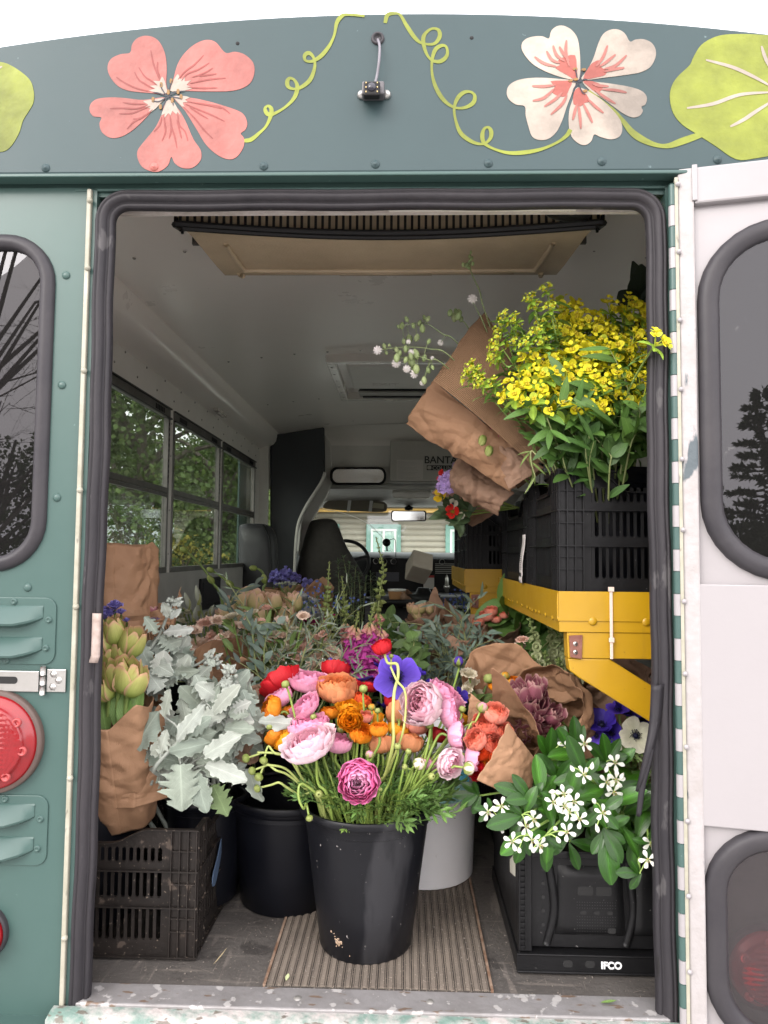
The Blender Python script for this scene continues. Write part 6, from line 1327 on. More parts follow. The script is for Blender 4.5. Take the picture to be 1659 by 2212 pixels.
dms = [ # stem : list of (base, tip, width, Y, dY, colour)
 ('the lowest broad scalloped leaf', [(560, 1045), (540, 900)], [((560, 1062), (578, 1325), 215, .10, -.02, SIL), ((640, 1110), (700, 1325), 135, .12, -.01, SIL), ((560, 1050), (330, 990), 130, .16, .02, SIL), ((520, 1040), (430, 1190), 120, .17, 0, SIL2)]),
 ('a greenish underside leaf at the lower right', [(620, 1120), (540, 1000)], [((735, 1170), (815, 1340), 120, .13, .0, SILG), ((700, 1060), (918, 1142), 105, .10, -.02, SIL2), ((930, 1085), (975, 1290), 105, .14, 0, SIL), ((690, 1010), (878, 895), 125, .10, -.03, SIL2), ((640, 1000), (800, 1150), 100, .13, 0, SIL)]),
 ('one large rounded leaf at its left', [(350, 990), (420, 900)], [((320, 970), (420, 768), 185, .15, 0, SIL), ((330, 1000), (250, 850), 120, .17, 0, SIL), ((390, 1000), (310, 1010), 90, .17, 0, SIL), ((400, 990), (520, 930), 110, .13, -.01, SIL2)]),
 ('pale upright leaves in its centre', [(420, 1080), (560, 920), (640, 800)], [((540, 930), (665, 735), 100, .09, -.03, SIL2), ((470, 800), (495, 655), 95, .12, -.02, SIL2), ((560, 960), (740, 870), 120, .12, 0, SIL), ((500, 990), (700, 960), 100, .10, -.02, SIL), ((450, 1000), (480, 870), 90, .11, 0, SIL2), ((600, 900), (720, 800), 90, .12, 0, SIL), ((600, 880), (560, 700), 120, .13, 0, SIL)]),
 ('a tall knobbly shoot at the top left', [(350, 510), (440, 370), (500, 230), (525, 175)], [((430, 350), (365, 258), 75, .22, 0, SIL), ((470, 345), (625, 315), 75, .22, 0, SIL2), ((500, 260), (455, 185), 60, .21, 0, SIL2), ((505, 270), (560, 215), 60, .2, 0, SIL2), ((450, 370), (560, 420), 110, .24, 0, SIL), ((400, 440), (560, 400), 100, .24, 0, SIL), ((380, 480), (340, 590), 110, .23, 0, SIL)]),
 ('a short side shoot pointing at the eucalyptus', [(560, 560), (650, 520), (735, 465)], [((700, 480), (745, 430), 40, .24, 0, SIL2), ((710, 480), (745, 530), 45, .24, 0, SIL2), ((600, 540), (500, 450), 100, .25, 0, SIL), ((560, 570), (380, 605), 120, .22, 0, SIL), ((540, 590), (605, 475), 95, .22, -.02, SIL2)]),
 ('a budded shoot in the middle', [(620, 800), (720, 680), (790, 600), (825, 540)], [((780, 610), (840, 640), 55, .16, 0, SIL2), ((740, 780), (860, 625), 105, .15, -.02, SIL2), ((680, 760), (560, 620), 130, .18, 0, SIL), ((700, 700), (640, 570), 110, .18, 0, SIL), ((640, 800), (800, 790), 100, .14, 0, SIL2)]),
 ('feathery leaves at its right edge', [(700, 880), (800, 790), (900, 720)], [((830, 770), (940, 720), 70, .16, 0, SIL2), ((820, 780), (930, 790), 70, .16, 0, SIL), ((800, 860), (960, 870), 90, .17, 0, SIL), ((860, 900), (1000, 930), 80, .2, 0, SIL), ((780, 740), (700, 650), 100, .18, 0, SIL), ((940, 960), (1010, 1000), 80, .30, 0, SIL)]),
]
dbase = np.array((-.43, .36, .06))
for k, (lb, sp_, lvs) in enumerate(dms):
    t = empty('dusty_miller', tuple(dbase+(U(-.04, .04), U(-.04, .04), 0)), 'silver felted dusty miller stem with '+lb, 'foliage', 'dusty miller stems'); o_ = np.array(t.location)
    Ym = lvs[0][3]+.02; pts = [Za(*q, Ym) for q in sp_]; root = o_
    path = [root, np.array((pts[0][0]-.02, .33, .25)), (pts[0]+(0, .06, -.04))]+pts if pts[0][2] > .3 else [root, np.array((root[0], .34, .27))]+pts
    mm = MB(); pp = smooth_path(np.array(path)-o_, 6); mm.tube(pp, np.linspace(.006, .0028, len(pp)), 7, SIL2); mm.build('stem', M_silver, t)
    m = MB()
    for b, tp_, w, Y, dY, col in lvs:
        sil_leaf(m, b, tp_, w, Y, (U(-.7, .7), -1, U(.0, .9)), col, dY, o_)
        q0 = Za(*b, Y)-o_; near = pp[np.argmin(np.linalg.norm(pp-q0, axis=1))]; m.tube([near, (near+q0)/2+(0, 0, .004), q0], [.0026, .0022, .0016], 5, SIL2)
    if k in (4, 5, 6):
        tip = pp[-1]
        for i in range(26):
            a = U(0, 6.28); h_ = U(0, .05); q = tip+(U(-.004, .004), U(-.01, .0), -h_*.8); m.lathe([(0, -.004), (.004, -.002), (.0052, .002), (.003, .0055), (0, .006)], 6, q+np.array((.012*math.cos(a), .012*math.sin(a), .004)), SIL2, axis=(math.cos(a), math.sin(a), 1))
            if i < 9: leaf(m, q, (math.cos(a), math.sin(a)-.3, .6), (0, -1, .3), .026, .012, SIL2, nu=5, nv=9, lobes=3, lobed=.4)
    m.build('leaves', M_silver, t)
# inner leaves : further stems behind, scattered
region = [(300, 700), (420, 560), (520, 650), (620, 620), (700, 740), (830, 700), (880, 860), (800, 960), (600, 900), (450, 900), (380, 820), (700, 1000), (620, 1150), (860, 1050), (500, 1100), (780, 880), (350, 1040), (560, 480), (460, 480), (930, 830)]
for g_ in range(4):
    t = empty('dusty_miller', tuple(dbase+(U(-.05, .05), U(0, .06), 0)), None, None); o_ = np.array(t.location); m = MB()
    tag(t, ['silver dusty miller leaves filling the back left of the clump', 'silver dusty miller leaves filling the back middle of the clump', 'shaded silver dusty miller leaves in the lower middle of the clump', 'silver dusty miller leaves behind the right edge of the clump'][g_], 'foliage', 'dusty miller stems')
    for (x, y) in region[g_::4]*4:
        x += U(-90, 90); y += U(-70, 90); a = U(-2.6, .6); L_ = U(120, 200); sil_leaf(m, (x, y), (x+math.cos(a)*L_, y+math.sin(a)*L_*.9), U(80, 130), U(.18, .27), (U(-.6, .6), -1, U(-.2, .8)), random.choice([SIL, SIL, SIL2]), U(-.03, .03), o_)
    sp1 = Za(560+g_*40, 900, .24)-o_; mm = MB(); mm.tube(smooth_path([(0, 0, 0), (0, -.02, .22), sp1], 5), .004, 6, SIL2); mm.build('stem', M_silver, t); m.build('leaves', M_silver, t)

def stems_to(t, o_, pts, base, r=.003, col=(.24, .34, .08), name='stems'):
    m = MB()
    for p in pts: p = np.array(p)-o_; b = np.array(base)-o_+(U(-.02, .02), U(-.02, .02), 0); m.tube(smooth_path([b, b*.5+p*.5+(U(-.01, .01), 0, .0), p], 5), r, 5, var(col, .15))
    m.build(name, M_stem, t)
# green tulips in a kraft cone
t = empty('tulip_bouquet', (-.56, .30, .05), 'bouquet of green and pink double tulips wrapped in brown paper beside the left door edge', 'bouquet', 'paper wrapped bouquets'); o_ = np.array(t.location)
heads = []
for (x, y, w, h_, f, k) in ((330, 985, 190, 260, (-.1, -.35, 1), 0), (500, 1085, 190, 280, (.45, -.2, 1), 1), (300, 1215, 200, 240, (-.2, -.5, .9), 2), (455, 1380, 205, 330, (.2, -.4, 1), 1), (520, 1430, 170, 290, (.5, -.1, .9), 0), (235, 1500, 170, 240, (-.25, -.55, .8), 2), (360, 1370, 190, 300, (.0, -.4, 1), 0), (230, 1090, 150, 240, (-.4, -.1, 1), 1), (400, 1190, 190, 250, (.2, -.3, 1), 2)):
    Y = .13 if y > 1300 else .2; c_ = Zb(x, y, Y); s_ = m_at(h_*.24, Y)/1.7; f = nrm(f); put(TUL['green'][k], t, c_-o_-f*s_*.85, f, s_, name='tulip'); heads.append(c_-f*s_*.85)
stems_to(t, o_, heads, (-.64, .30, .07), .0045, (.3, .42, .12))
m = MB()
for i in range(9):
    p = heads[i]-o_; leaf(m, p+(U(-.02, .02), .01, -.09), (U(-.3, .3), -.1, 1), (0, -1, .2), .11, .035, var((.22, .36, .1)), nu=5, nv=8)
m.build('leaves', M_leaf, t)
wrap(t, (-.585, .27, .245), at(238, 1520, .17), .06, .080, seed=5, peaks=((.9, .12, .6), (3.6, .2, .9), (2.2, -.1, .6)), origin=o_, ell=1.15, amp=.0045, m_=M_kraft, upv=(0, -1, 0), rimv=.05)
# lower crumpled wrap lying over the crate, under the silver leaves
t = empty('paper_bundle', (-.50, .28, .22), 'crumpled brown paper bundle drooping over the left crate under the silver leaves', 'paper wrap', 'paper wrapped bouquets'); o_ = np.array(t.location)
wrap(t, at(300, 1712, .26), at(285, 1540, .24), .08, .07, seed=9, peaks=((1.2, .2, .5),), origin=o_, ell=1.1, amp=.008, rimv=.1, name='paper_wrap')
# purple iris heads behind the tulips
t = empty('iris_bouquet', (-.66, .42, .3), 'violet blue iris heads rising behind the green tulips', 'flowers', 'irises'); o_ = np.array(t.location); hp_ = []
for (x, y, w) in ((345, 790, 130), (245, 875, 120), (300, 850, 110), (250, 800, 70), (400, 830, 80), (450, 900, 60)):
    c_ = Zb(x, y, .32); hp_.append(c_); put(RUF['iris'][0], t, c_-o_, (U(-.3, .3), -.2, 1), m_at(w*.24, .32)/2*1.1, squash=1.5, name='iris')
stems_to(t, o_, hp_, (-.66, .42, .3))
# tall brown bag behind
t = empty('tall_paper_wrap', (-.74, .62, .05), 'tall upright brown paper wrap standing behind the green tulips against the window', 'paper wrap', 'paper wrapped bouquets'); o_ = np.array(t.location)
pA, pB = at(258, 1345, .55), at(262, 1180, .55)
wrap(t, pA+(0, .02, -.25), pB, .09, .100, seed=14, peaks=((1.55, .03, .35),), origin=o_, amp=.007, rimv=.012, ell=.9, upv=(0, -1, 0), m_=M_kraft)
t = empty('iris_paper_wrap', (-.62, .66, .05), 'narrow brown paper cone with a grey blue iris tip behind the silver leaves', 'bouquet', 'paper wrapped bouquets'); o_ = np.array(t.location)
wrap(t, at(325, 1420, .62), at(338, 1310, .6), .03, .055, seed=15, peaks=((2.0, .45, .7),), origin=o_, amp=.008, m_=M_kraft)
c_ = at(330, 1322, .57); put(TUL['maroon'][0], t, c_-o_-(0, 0, .03), (0, -.1, 1), .022, squash=1.3, name='iris_bud'); c_ = at(334, 1340, .56); put(RUF['iris'][0], t, c_-o_, (0, -.3, 1), .02, name='iris'); stems_to(t, o_, [c_], (-.62, .66, .06))
# small kraft cones right of the tulips
t = empty('small_paper_cone', (-.5, .40, .25), 'small ribbed brown paper corner between the tulips and the silver shoot', 'paper wrap', 'paper wrapped bouquets'); o_ = np.array(t.location)
wrap(t, at(320, 1470, .36), at(302, 1375, .34), .04, .075, seed=16, peaks=((.5, .35, .5), (1.6, .3, .4)), origin=o_, amp=.008, m_=M_kraftr)

# ---- generic bunch : blooms at given picture points with stems going down
def bunch(name, label, cat, Y, pts, protos, base, f=(0, -.3, 1), group=None, squash=1., jit=.06, leaves=0, lcol=(.1, .17, .05), bname='bloom', col=(.2, .3, .08), r=.003, leafw=.018, leafL=.06, one=True):
    """pts = (x,y,w) picture px ; each is a flower head on its own stem"""
    t = empty(name, tuple(base), label, cat, group); o_ = np.array(base, float); hs_ = []
    for i, (x, y, w) in enumerate(pts):
        yy = Y+U(-jit, jit); c_ = at(x, y, yy); hs_.append(c_); ff = (f[0]+U(-.35, .35), f[1]+U(-.3, .2), f[2]); s_ = m_at(w, yy)/2; put(protos[i % len(protos)], t, c_-o_-nrm(ff)*s_*.4, ff, s_, squash=squash, name=bname)
    stems_to(t, o_, hs_, o_+(0, 0, .02), r, col)
    if leaves:
        m = MB()
        for i in range(leaves):
            p = hs_[i % len(hs_)]-o_; q = p*U(.6, .97)+np.array((U(-.02, .02), U(-.02, .02), 0)); leaf(m, q, (U(-1, 1), U(-1, .5), U(.0, 1)), (U(-.3, .3), -.5, 1), leafL*U(.6, 1.3), leafw*U(.7, 1.3), var(lcol, .3), nu=3, nv=6)
        m.build('leaves', M_leaf, t)
    return t
bunch('carnation_bunch', 'cluster of blush ruffled carnations above the crate by the side windows', 'flowers', .85, [(418, 1362, 40), (445, 1345, 42), (470, 1340, 34), (395, 1385, 36), (430, 1392, 46), (462, 1372, 40), (498, 1372, 44), (520, 1385, 46), (545, 1368, 42), (535, 1345, 30), (510, 1350, 36), (478, 1392, 40), (548, 1395, 44), (560, 1352, 30), (408, 1410, 40), (585, 1385, 34), (452, 1412, 40)], RUF['blush'], (-.6, 1.1, .1), leaves=60, group='blush flowers')
def kcone(label, bottom, mouth, Y0, Y1, r0, r1, seed, peaks=(), m_=None, ell=1., amp=.008, name='paper_cone', **k):
    p0, p1 = at(*bottom, Y0), at(*mouth, Y1); t = empty(name, tuple(p0), label, 'paper wrap', 'paper wrapped bouquets'); wrap(t, p0, p1, r0, r1, seed=seed, peaks=peaks, origin=p0, m_=m_, ell=ell, amp=amp, **k); return t, p0
kcone('brown paper wrap with a deep V cut in front of the blush carnations', (500, 1500), (495, 1415), .75, .70, .04, .105, 21, ((.55, .42, .55), (5.5, .30, .55), (6.28, -.25, .35), (2.6, .1, .5)), M_kraft, amp=.006, rimv=.01)
kcone('small dark brown paper point between the silver leaves and the red flower', (560, 1560), (548, 1500), .45, .42, .03, .05, 22, ((.9, .7, .7),), M_kraftd)
t, o_ = kcone('brown paper corner holding a single coral flower right of the silver leaves', (535, 1640), (530, 1545), .34, .32, .03, .055, 23, ((4.9, .6, .5), (1.5, .1, .7)), M_kraftd)
c_ = at(523, 1548, .27); put(RAN['coral'][0], t, c_-o_, (0, -1, .4), .026, name='bloom'); stems_to(t, o_, [c_+(0, .02, 0)], o_)
bunch('single_ranunculus', 'lone magenta pink flower glimpsed deep behind the silver leaves', 'flower', .5, [(437, 1478, 20), (445, 1482, 14)], RAN['pink'], (-.45, .55, .2))
# orange yellow and white iris buds far left
bunch('orange_ruffled_flowers', 'orange yellow ruffled flowers in the crate under the wall vent', 'flowers', 1.55, [(385, 1330, 26), (395, 1342, 24), (372, 1338, 20), (405, 1322, 18)], RUF['cream'], (-.78, 1.7, .3), leaves=10)
t = empty('iris_bud_bunch', (-.72, 1.6, .3), 'bunch of pointed white and yellow iris buds under the black wall vent', 'flowers', 'irises'); o_ = np.array(t.location); hs_ = []
for (x, y, L_, a) in ((412, 1305, 40, -.35), (432, 1295, 44, -.2), (430, 1318, 40, 0), (400, 1320, 34, -.5), (448, 1328, 34, .3), (465, 1340, 30, .6), (420, 1332, 34, .1), (455, 1318, 26, .3)):
    p = at(x, y+12, 1.5+U(-.05, .05)); hs_.append(p); m = MB(); s_ = m_at(L_, 1.5); m.lathe([(0, 0), (.13*s_, .12*s_), (.17*s_, .4*s_), (.12*s_, .75*s_), (.03*s_, .97*s_), (0, s_)], 10, (0, 0, 0), axis=(a, -.1, 1), col=(.5, .5, .42))
    petal(m, [(.14*s_, .0), (.185*s_, .3*s_), (.16*s_, .6*s_)], U(3.6, 5.6), .9, (.35, .36, .12), (.42, .40, .22)); b = m.build('iris_bud', M_petal, t); b.location = p-o_
stems_to(t, o_, hs_, o_, .004, (.32, .36, .16))
# tall single stalks
for lb, pts, Y, bud in (('long iris stalk arching up to the left across the window', [(480, 1300), (462, 1262), (435, 1222), (405, 1192)], 1.3, ((395, 1187), (-1, 0, .5))), ('short iris stalk with a pale closed bud right of the wall vent', [(525, 1292), (505, 1268), (480, 1247), (462, 1235)], 1.5, ((456, 1231), (-1, 0, .5))), ('thin upright stalk with a drooping pale bud before the passenger seat', [(570, 1290), (573, 1262), (568, 1238), (556, 1228)], 1.4, ((545, 1224), (-1, 0, .1)))):
    P = [at(*q, Y) for q in pts]; base = np.array((P[0][0]+.04, Y+.05, .35)); t = empty('iris_stalk', tuple(base), lb, 'flower stalk', 'iris stalks'); stemmesh(t, [base]+P, .006, .0042, base, (.16, .22, .06)); b = put(BUD['green'], t, P[-1]-base, bud[1], .011, squash=1.7, name='bud')
    put(BUD['green'], t, P[1]-base, (P[2]-P[1])/1., .012, squash=2, name='bud')
# parrot tulips
tp = [(528, 1305, 40), (505, 1312, 34), (550, 1300, 34), (575, 1318, 32), (560, 1330, 30), (492, 1330, 30), (518, 1330, 32), (600, 1300, 30), (612, 1325, 30), (640, 1302, 32), (585, 1296, 26), (535, 1338, 28), (625, 1342, 26)]
t = empty('parrot_tulip_bunch', (-.48, 1.35, .1), 'cream and pink tulips with green stripes in the middle of the bus', 'flowers', 'tulips'); o_ = np.array(t.location); hs_ = []
for i, (x, y, w) in enumerate(tp):
    Y = 1.0+U(-.08, .08); w *= 1.2; c_ = at(x, y, Y); hs_.append(c_); put(TUL['blush'][i % 2], t, c_-o_-(0, 0, .03), (U(-.4, .4), -.2, 1), m_at(w, Y)/1.5, name='tulip')
stems_to(t, o_, hs_, o_, .0035)
m = MB()
for i in range(40): p = hs_[i % len(hs_)]-o_; leaf(m, p*U(.7, 1)+(U(-.04, .04), -.02, -.02), (U(-1, 1), -.4, U(0, 1)), (0, -.5, 1), U(.06, .11), U(.012, .022), var((.13, .2, .06), .3), nu=3, nv=6)
m.build('leaves', M_leaf, t)
bunch('grey_iris_bunch', 'pale grey lavender ruffled petals right of the parrot tulips', 'flowers', 1.25, [(610, 1345, 40), (628, 1355, 42), (600, 1362, 34), (648, 1312, 40), (668, 1325, 44), (690, 1335, 40), (655, 1292, 36), (675, 1302, 36), (640, 1340, 34), (480, 1350, 30)], RUF['grey'], (-.38, 1.38, .1), squash=1.2, group='irises')
bunch('dark_magenta_flowers', 'dark wine red flowers beside the forget-me-nots', 'flowers', 1.2, [(712, 1338-5, 26), (668, 1338, 22), (655, 1345, 24), (680, 1345, 24), (698, 1352, 20), (545, 1285, 16)], RUF['mag'], (-.3, 1.35, .1), leaves=20)
bunch('pale_green_blooms', 'loose pale green and blush blooms threaded through the fine foliage', 'flowers', .7, [(500, 1330, 36), (530, 1352, 38), (565, 1345, 36), (590, 1370, 38), (610, 1340, 34), (560, 1385, 34), (640, 1362, 38), (480, 1375, 34), (575, 1312, 30), (620, 1400, 36), (655, 1330, 30), (600, 1420, 34), (545, 1322, 30)], RUF['cream']+RUF['blush'], (-.36, .82, .1), leaves=60, lcol=(.16, .24, .07), group='blush flowers', squash=.9)
t_ = bunch('yellow_freesia', 'small yellow flower among the pale tulips', 'flower', 1.1, [(590, 1322, 18), (583, 1318, 14)], ANE['poppyy'] and [ANE['poppyy']], (-.42, 1.3, .1))
# blush roses behind eucalyptus
bunch('blush_rose_bunch', 'blush roses half covered by fine grey green foliage in the middle', 'flowers', .78, [(650, 1372, 44), (675, 1380, 44), (700, 1392, 40), (720, 1410, 42), (655, 1400, 40), (628, 1388, 30), (690, 1415, 44), (735, 1432, 40), (745, 1460, 40), (710, 1440, 42), (640, 1420, 36), (728, 1478, 36), (678, 1440, 40), (700, 1368, 30), (752, 1440, 30), (610, 1372, 30)], RUF['blush']+RUF['cream'], (-.32, 1.1, .1), leaves=50, group='blush flowers', squash=.9)
# eucalyptus : each branch its own thing
def sprig(label, pts, Y, base, n=26, L_=.05, w=.009, col=(.17, .22, .16), group='eucalyptus branches', thin=True, dY=0., name='eucalyptus_branch', side=.6, m_=None, sr=.0022, pairs=False, shoots=0, spread=1.):
    P = [at(x, y, Y+dY*i) for i, (x, y) in enumerate(pts)]; t = empty(name, tuple(base), label, 'foliage', group); o_ = np.array(base, float)
    full = smooth_path([o_]+P, 8)-o_; st = MB(); st.tube(full, np.linspace(sr*1.5, sr*.4, len(full)), 5, (.22, .26, .10) if not thin else (.3, .32, .14)); m = MB(); ks = len(full)
    subs = [(full, 8)]
    for i in range(shoots):
        j = int(U(.35, .95)*ks); p = full[j]; d = nrm((U(-1, 1), U(-.8, .2), U(.1, 1))); ln = U(.06, .15); s_ = smooth_path([p, p+d*ln*.5+(0, 0, .01), p+d*ln+(U(-.03, .03), 0, U(-.03, .02))], 6); st.tube(s_, np.linspace(sr*.7, sr*.3, len(s_)), 4, (.3, .33, .14)); subs.append((s_, 0))
    st.build('stem', M_stem, t)
    for s_, lo in subs:
        k = n if lo else max(5, n//4)
        for i in range(k):
            j = int(len(s_)*(.38 if lo else .1)+(len(s_)*(.62 if lo else .9)-1)*i/max(1, k-1)); j = min(j, len(s_)-1); tg = nrm(s_[min(j+1, len(s_)-1)]-s_[max(j-1, 0)]); rn = nrm(np.cross(tg, (U(-1, 1), U(-1, 1), U(-1, 1))))
            for sg in ((1, -1) if pairs else (1 if i % 2 else -1,)):
                leaf(m, s_[j], tg*U(.3, 1)+rn*sg*side*spread, (U(-.4, .4), -.8, .5), L_*U(.6, 1.25), w*U(.7, 1.3), var(col, .22), nu=3, nv=7, droop=U(0, .4), fold=.1, peak=.42, colm=1.15)
    m.build('leaves', m_ or M_euc, t); return t
eb = [((-.36, .78, .05), [(640, 1480), (660, 1400), (700, 1345)]), ((-.36, .78, .05), [(600, 1500), (580, 1420), (560, 1345), (520, 1310)]), ((-.34, .78, .05), [(680, 1500), (730, 1440), (760, 1400)]), ((-.36, .8, .05), [(620, 1510), (640, 1440), (690, 1400), (730, 1370)]), ((-.38, .78, .05), [(590, 1520), (600, 1440), (620, 1370), (610, 1330)]),
      ((-.33, .76, .05), [(660, 1500), (700, 1450), (745, 1430)]), ((-.38, .76, .05), [(580, 1500), (550, 1430), (540, 1370)]), ((-.35, .76, .05), [(640, 1510), (640, 1450), (650, 1380), (680, 1330)]), ((-.34, .74, .05), [(700, 1510), (740, 1470), (775, 1450)]), ((-.37, .74, .05), [(600, 1530), (620, 1470), (650, 1440)]), ((-.36, .78, .05), [(620, 1500), (600, 1420), (640, 1350)]), ((-.36, .78, .05), [(650, 1500), (690, 1430), (720, 1350)])]
el = ['fine leaved grey green branch reaching towards the foxgloves', 'fine leaved grey green branch arching up left over the pale tulips', 'fine leaved branch leaning right under the foxgloves', 'fine leaved branch crossing the blush roses', 'fine leaved branch standing up through the pale flowers', 'short fine leaved branch behind the pink ranunculus', 'fine leaved branch beside the V cut paper', 'fine leaved upright branch in the middle of the clump', 'short fine leaved branch just left of the purple bells', 'low fine leaved branch behind the big red ranunculus', 'wispy branch at the centre left of the clump', 'wispy branch ending among the wine red flowers']
for (b, pts), lb in zip(eb, el): sprig(lb, pts, .72+U(-.06, .08), b, n=13, L_=.036, w=.005, shoots=4, col=(.19, .235, .165))
# broad eucalyptus leaves in front
for lb, pts, Y in (('dark broad leaved eucalyptus branch hanging in front of the V cut paper', [(560, 1500), (552, 1440), (548, 1390), (540, 1350), (530, 1330)], .6), ('broad leaved eucalyptus branch at the right of the V cut paper', [(580, 1520), (575, 1470), (570, 1420), (575, 1370)], .58), ('pale round leaved eucalyptus tip above the blush carnations', [(520, 1420), (515, 1350), (495, 1310), (500, 1290)], .85), ('low dark eucalyptus branch behind the silver leaves', [(540, 1540), (530, 1500), (490, 1480), (440, 1490)], .5)):
    sprig(lb, pts, Y, (-.36, .72, .05), n=13, L_=.05, w=.017, col=(.12, .165, .13), thin=False, shoots=1, sr=.003)

# ================================================================ MIDDLE AND RIGHT
# kraft box with statice
t = empty('statice_box', (-.27, 1.75, .05), 'open brown paper parcel with purple statice and white lace flowers before the driver seat', 'bouquet', 'paper wrapped bouquets'); o_ = np.array(t.location)
wrap(t, at(640, 1400, 1.75), at(640, 1272, 1.72), .10, .155, seed=31, peaks=((.8, .15, .5), (5.4, .25, .5)), origin=o_, amp=.007, ell=.7, rimv=.03, m_=M_kraft, upv=(1, 0, 0))
m = MB()
for (x, y) in ((592, 1245), (605, 1240), (616, 1238), (622, 1250), (600, 1256), (588, 1258), (630, 1245), (640, 1252), (618, 1262), (646, 1288), (652, 1298), (608, 1248), (664, 1262), (672, 1290)):
    c_ = at(x, y, 1.7+U(-.05, .05))-o_
    for i in range(16): d = nrm((U(-1, 1), U(-1, 1), U(-.4, 1))); m.lathe([(0, .0), (.007, .008), (.009, .014), (.0, .012)], 5, c_+d*U(.003, .018), var((.22, .2, .5), .3), axis=d)
m.build('statice_flowers', M_petal, t, smooth=False)
m = MB(); c0 = at(622, 1262, 1.62)-o_
for i in range(60): a, r_ = U(0, 6.28), math.sqrt(U(0, 1))*.05; m.lathe([(0, 0), (.005, .002), (0, .004)], 5, c0+np.array((math.cos(a)*r_, math.sin(a)*r_*.6-.02, .01-r_*.2+U(-.003, .003))), var((.7, .72, .6), .1))
for i in range(14): a = i*.45; m.tube([c0+(0, 0, -.06), c0+np.array((math.cos(a)*.04, math.sin(a)*.03-.02, 0))], .001, 3, (.3, .4, .15))
m.build('lace_flower', M_petal, t, smooth=False); stems_to(t, o_, [at(x, y, 1.72) for x, y in ((605, 1262), (620, 1270), (650, 1300), (590, 1268))], o_)
# foxgloves
FB = [proto(bell((.55, .10, .38), (.52, .06, .34)), 'bell', M_petal), proto(bell((.6, .45, .22), (.66, .25, .3)), 'bell', M_petal), proto(bell((.5, .08, .3), (.38, .03, .26)), 'bell', M_petal)]
FBUD = proto(MB().lathe([(0, 0), (.3, .12), (.36, .4), (.2, .8), (0, 1)], 6, col=(.30, .36, .13)), 'bud', M_petal)
def foxglove(label, pts, Y, base, nb=20, purple=(1, 2), frac=.45, pink=.15, sz=.026):
    P = [at(x, y, Y) for x, y in pts]; t = empty('foxglove', tuple(base), label, 'flower', 'foxgloves'); o_ = np.array(base, float); full = smooth_path([o_]+P, 10)-o_; k = len(full); j0 = int(k*len([0])/(len(P)))
    st = MB(); st.tube(full, np.linspace(.0055, .0018, k), 7, (.2, .24, .08)); st.build('stem', M_stem, t)
    Lc = np.linalg.norm(np.diff(full, axis=0), axis=1).cumsum(); Ls = Lc[-1]; spike = Ls-np.linalg.norm(P[0]-o_)*.98; m = MB(); n = int(58); z0 = Ls-spike
    for i in range(n):
        s_ = z0+spike*(i/(n-1)); j = min(k-1, int(np.searchsorted(Lc, s_))); p = full[j]; tg = nrm(full[min(j+1, k-1)]-full[max(j-1, 0)]); a = i*2.4; v = i/(n-1); side = nrm(np.cross(tg, (math.cos(a), math.sin(a), .1)))
        if v < frac and i % 1 == 0:
            side = nrm(side+np.array((0, -.7, 0))); q = put(FB[random.choice(purple)] if v < frac-pink else FB[1], t, p+side*.006, side*.75+np.array((0, 0, -1.0)), sz*U(.85, 1.1)*(1.1-.45*v/frac), name='bell')
        else:
            sc = .034*(1.15-v)*(1 if v < .8 else .8); d = side*.8+np.array((0, 0, .1+.9*v-.5*(v < .6))); m2 = np.array(basisz(d)); 
            prof = [(0, 0), (.3*sc, .15*sc), (.36*sc, .5*sc), (0, 1.1*sc)]; m.lathe(prof, 6, p+side*.003, var((.26, .32, .10), .2), axis=d)
            leaf(m, p, side+(0, 0, .4), (0, 0, 1), .02*(1.2-v), .006, var((.2, .28, .08), .2), nu=3, nv=5)
    for i in range(6): leaf(m, full[int(j0*U(.6, .95))], (U(-1, 1), U(-1, .2), .4), (0, 0, 1), .12, .04, var((.12, .2, .06), .2), nu=5, nv=8)
    m.build('buds', M_petal, t, smooth=False); return t
foxglove('left foxglove spire with closed green buds and a dark stem', [(720, 1440), (712, 1380), (707, 1300), (712, 1212)], .85, (-.2, 1.0, .05), frac=.35, pink=.2)
foxglove('short middle foxglove spire with yellowish bells', [(752, 1430), (748, 1370), (745, 1310), (738, 1243)], .95, (-.18, 1.02, .05), frac=.5, pink=.42)
foxglove('tallest foxglove spire, rising past the dashboard', [(800, 1420), (812, 1350), (822, 1270), (828, 1230), (812, 1160)], .9, (-.16, 1.0, .05), frac=.42, pink=.1)
foxglove('full purple foxglove spire between the tall ones', [(782, 1435), (790, 1390), (800, 1345), (810, 1300)], .74, (-.16, .98, .05), frac=.75, pink=.1, purple=(0, 2), sz=.029)
foxglove('purple foxglove spire just behind the tall red flower', [(820, 1440), (818, 1400), (822, 1360), (818, 1325)], .76, (-.15, .98, .05), frac=.8, pink=.1, purple=(0, 2), sz=.028)
foxglove('low purple foxglove spire behind the red ranunculus', [(760, 1435), (762, 1400), (768, 1355), (775, 1320)], .74, (-.18, .98, .05), frac=.8, pink=.1, purple=(0, 2), sz=.028)
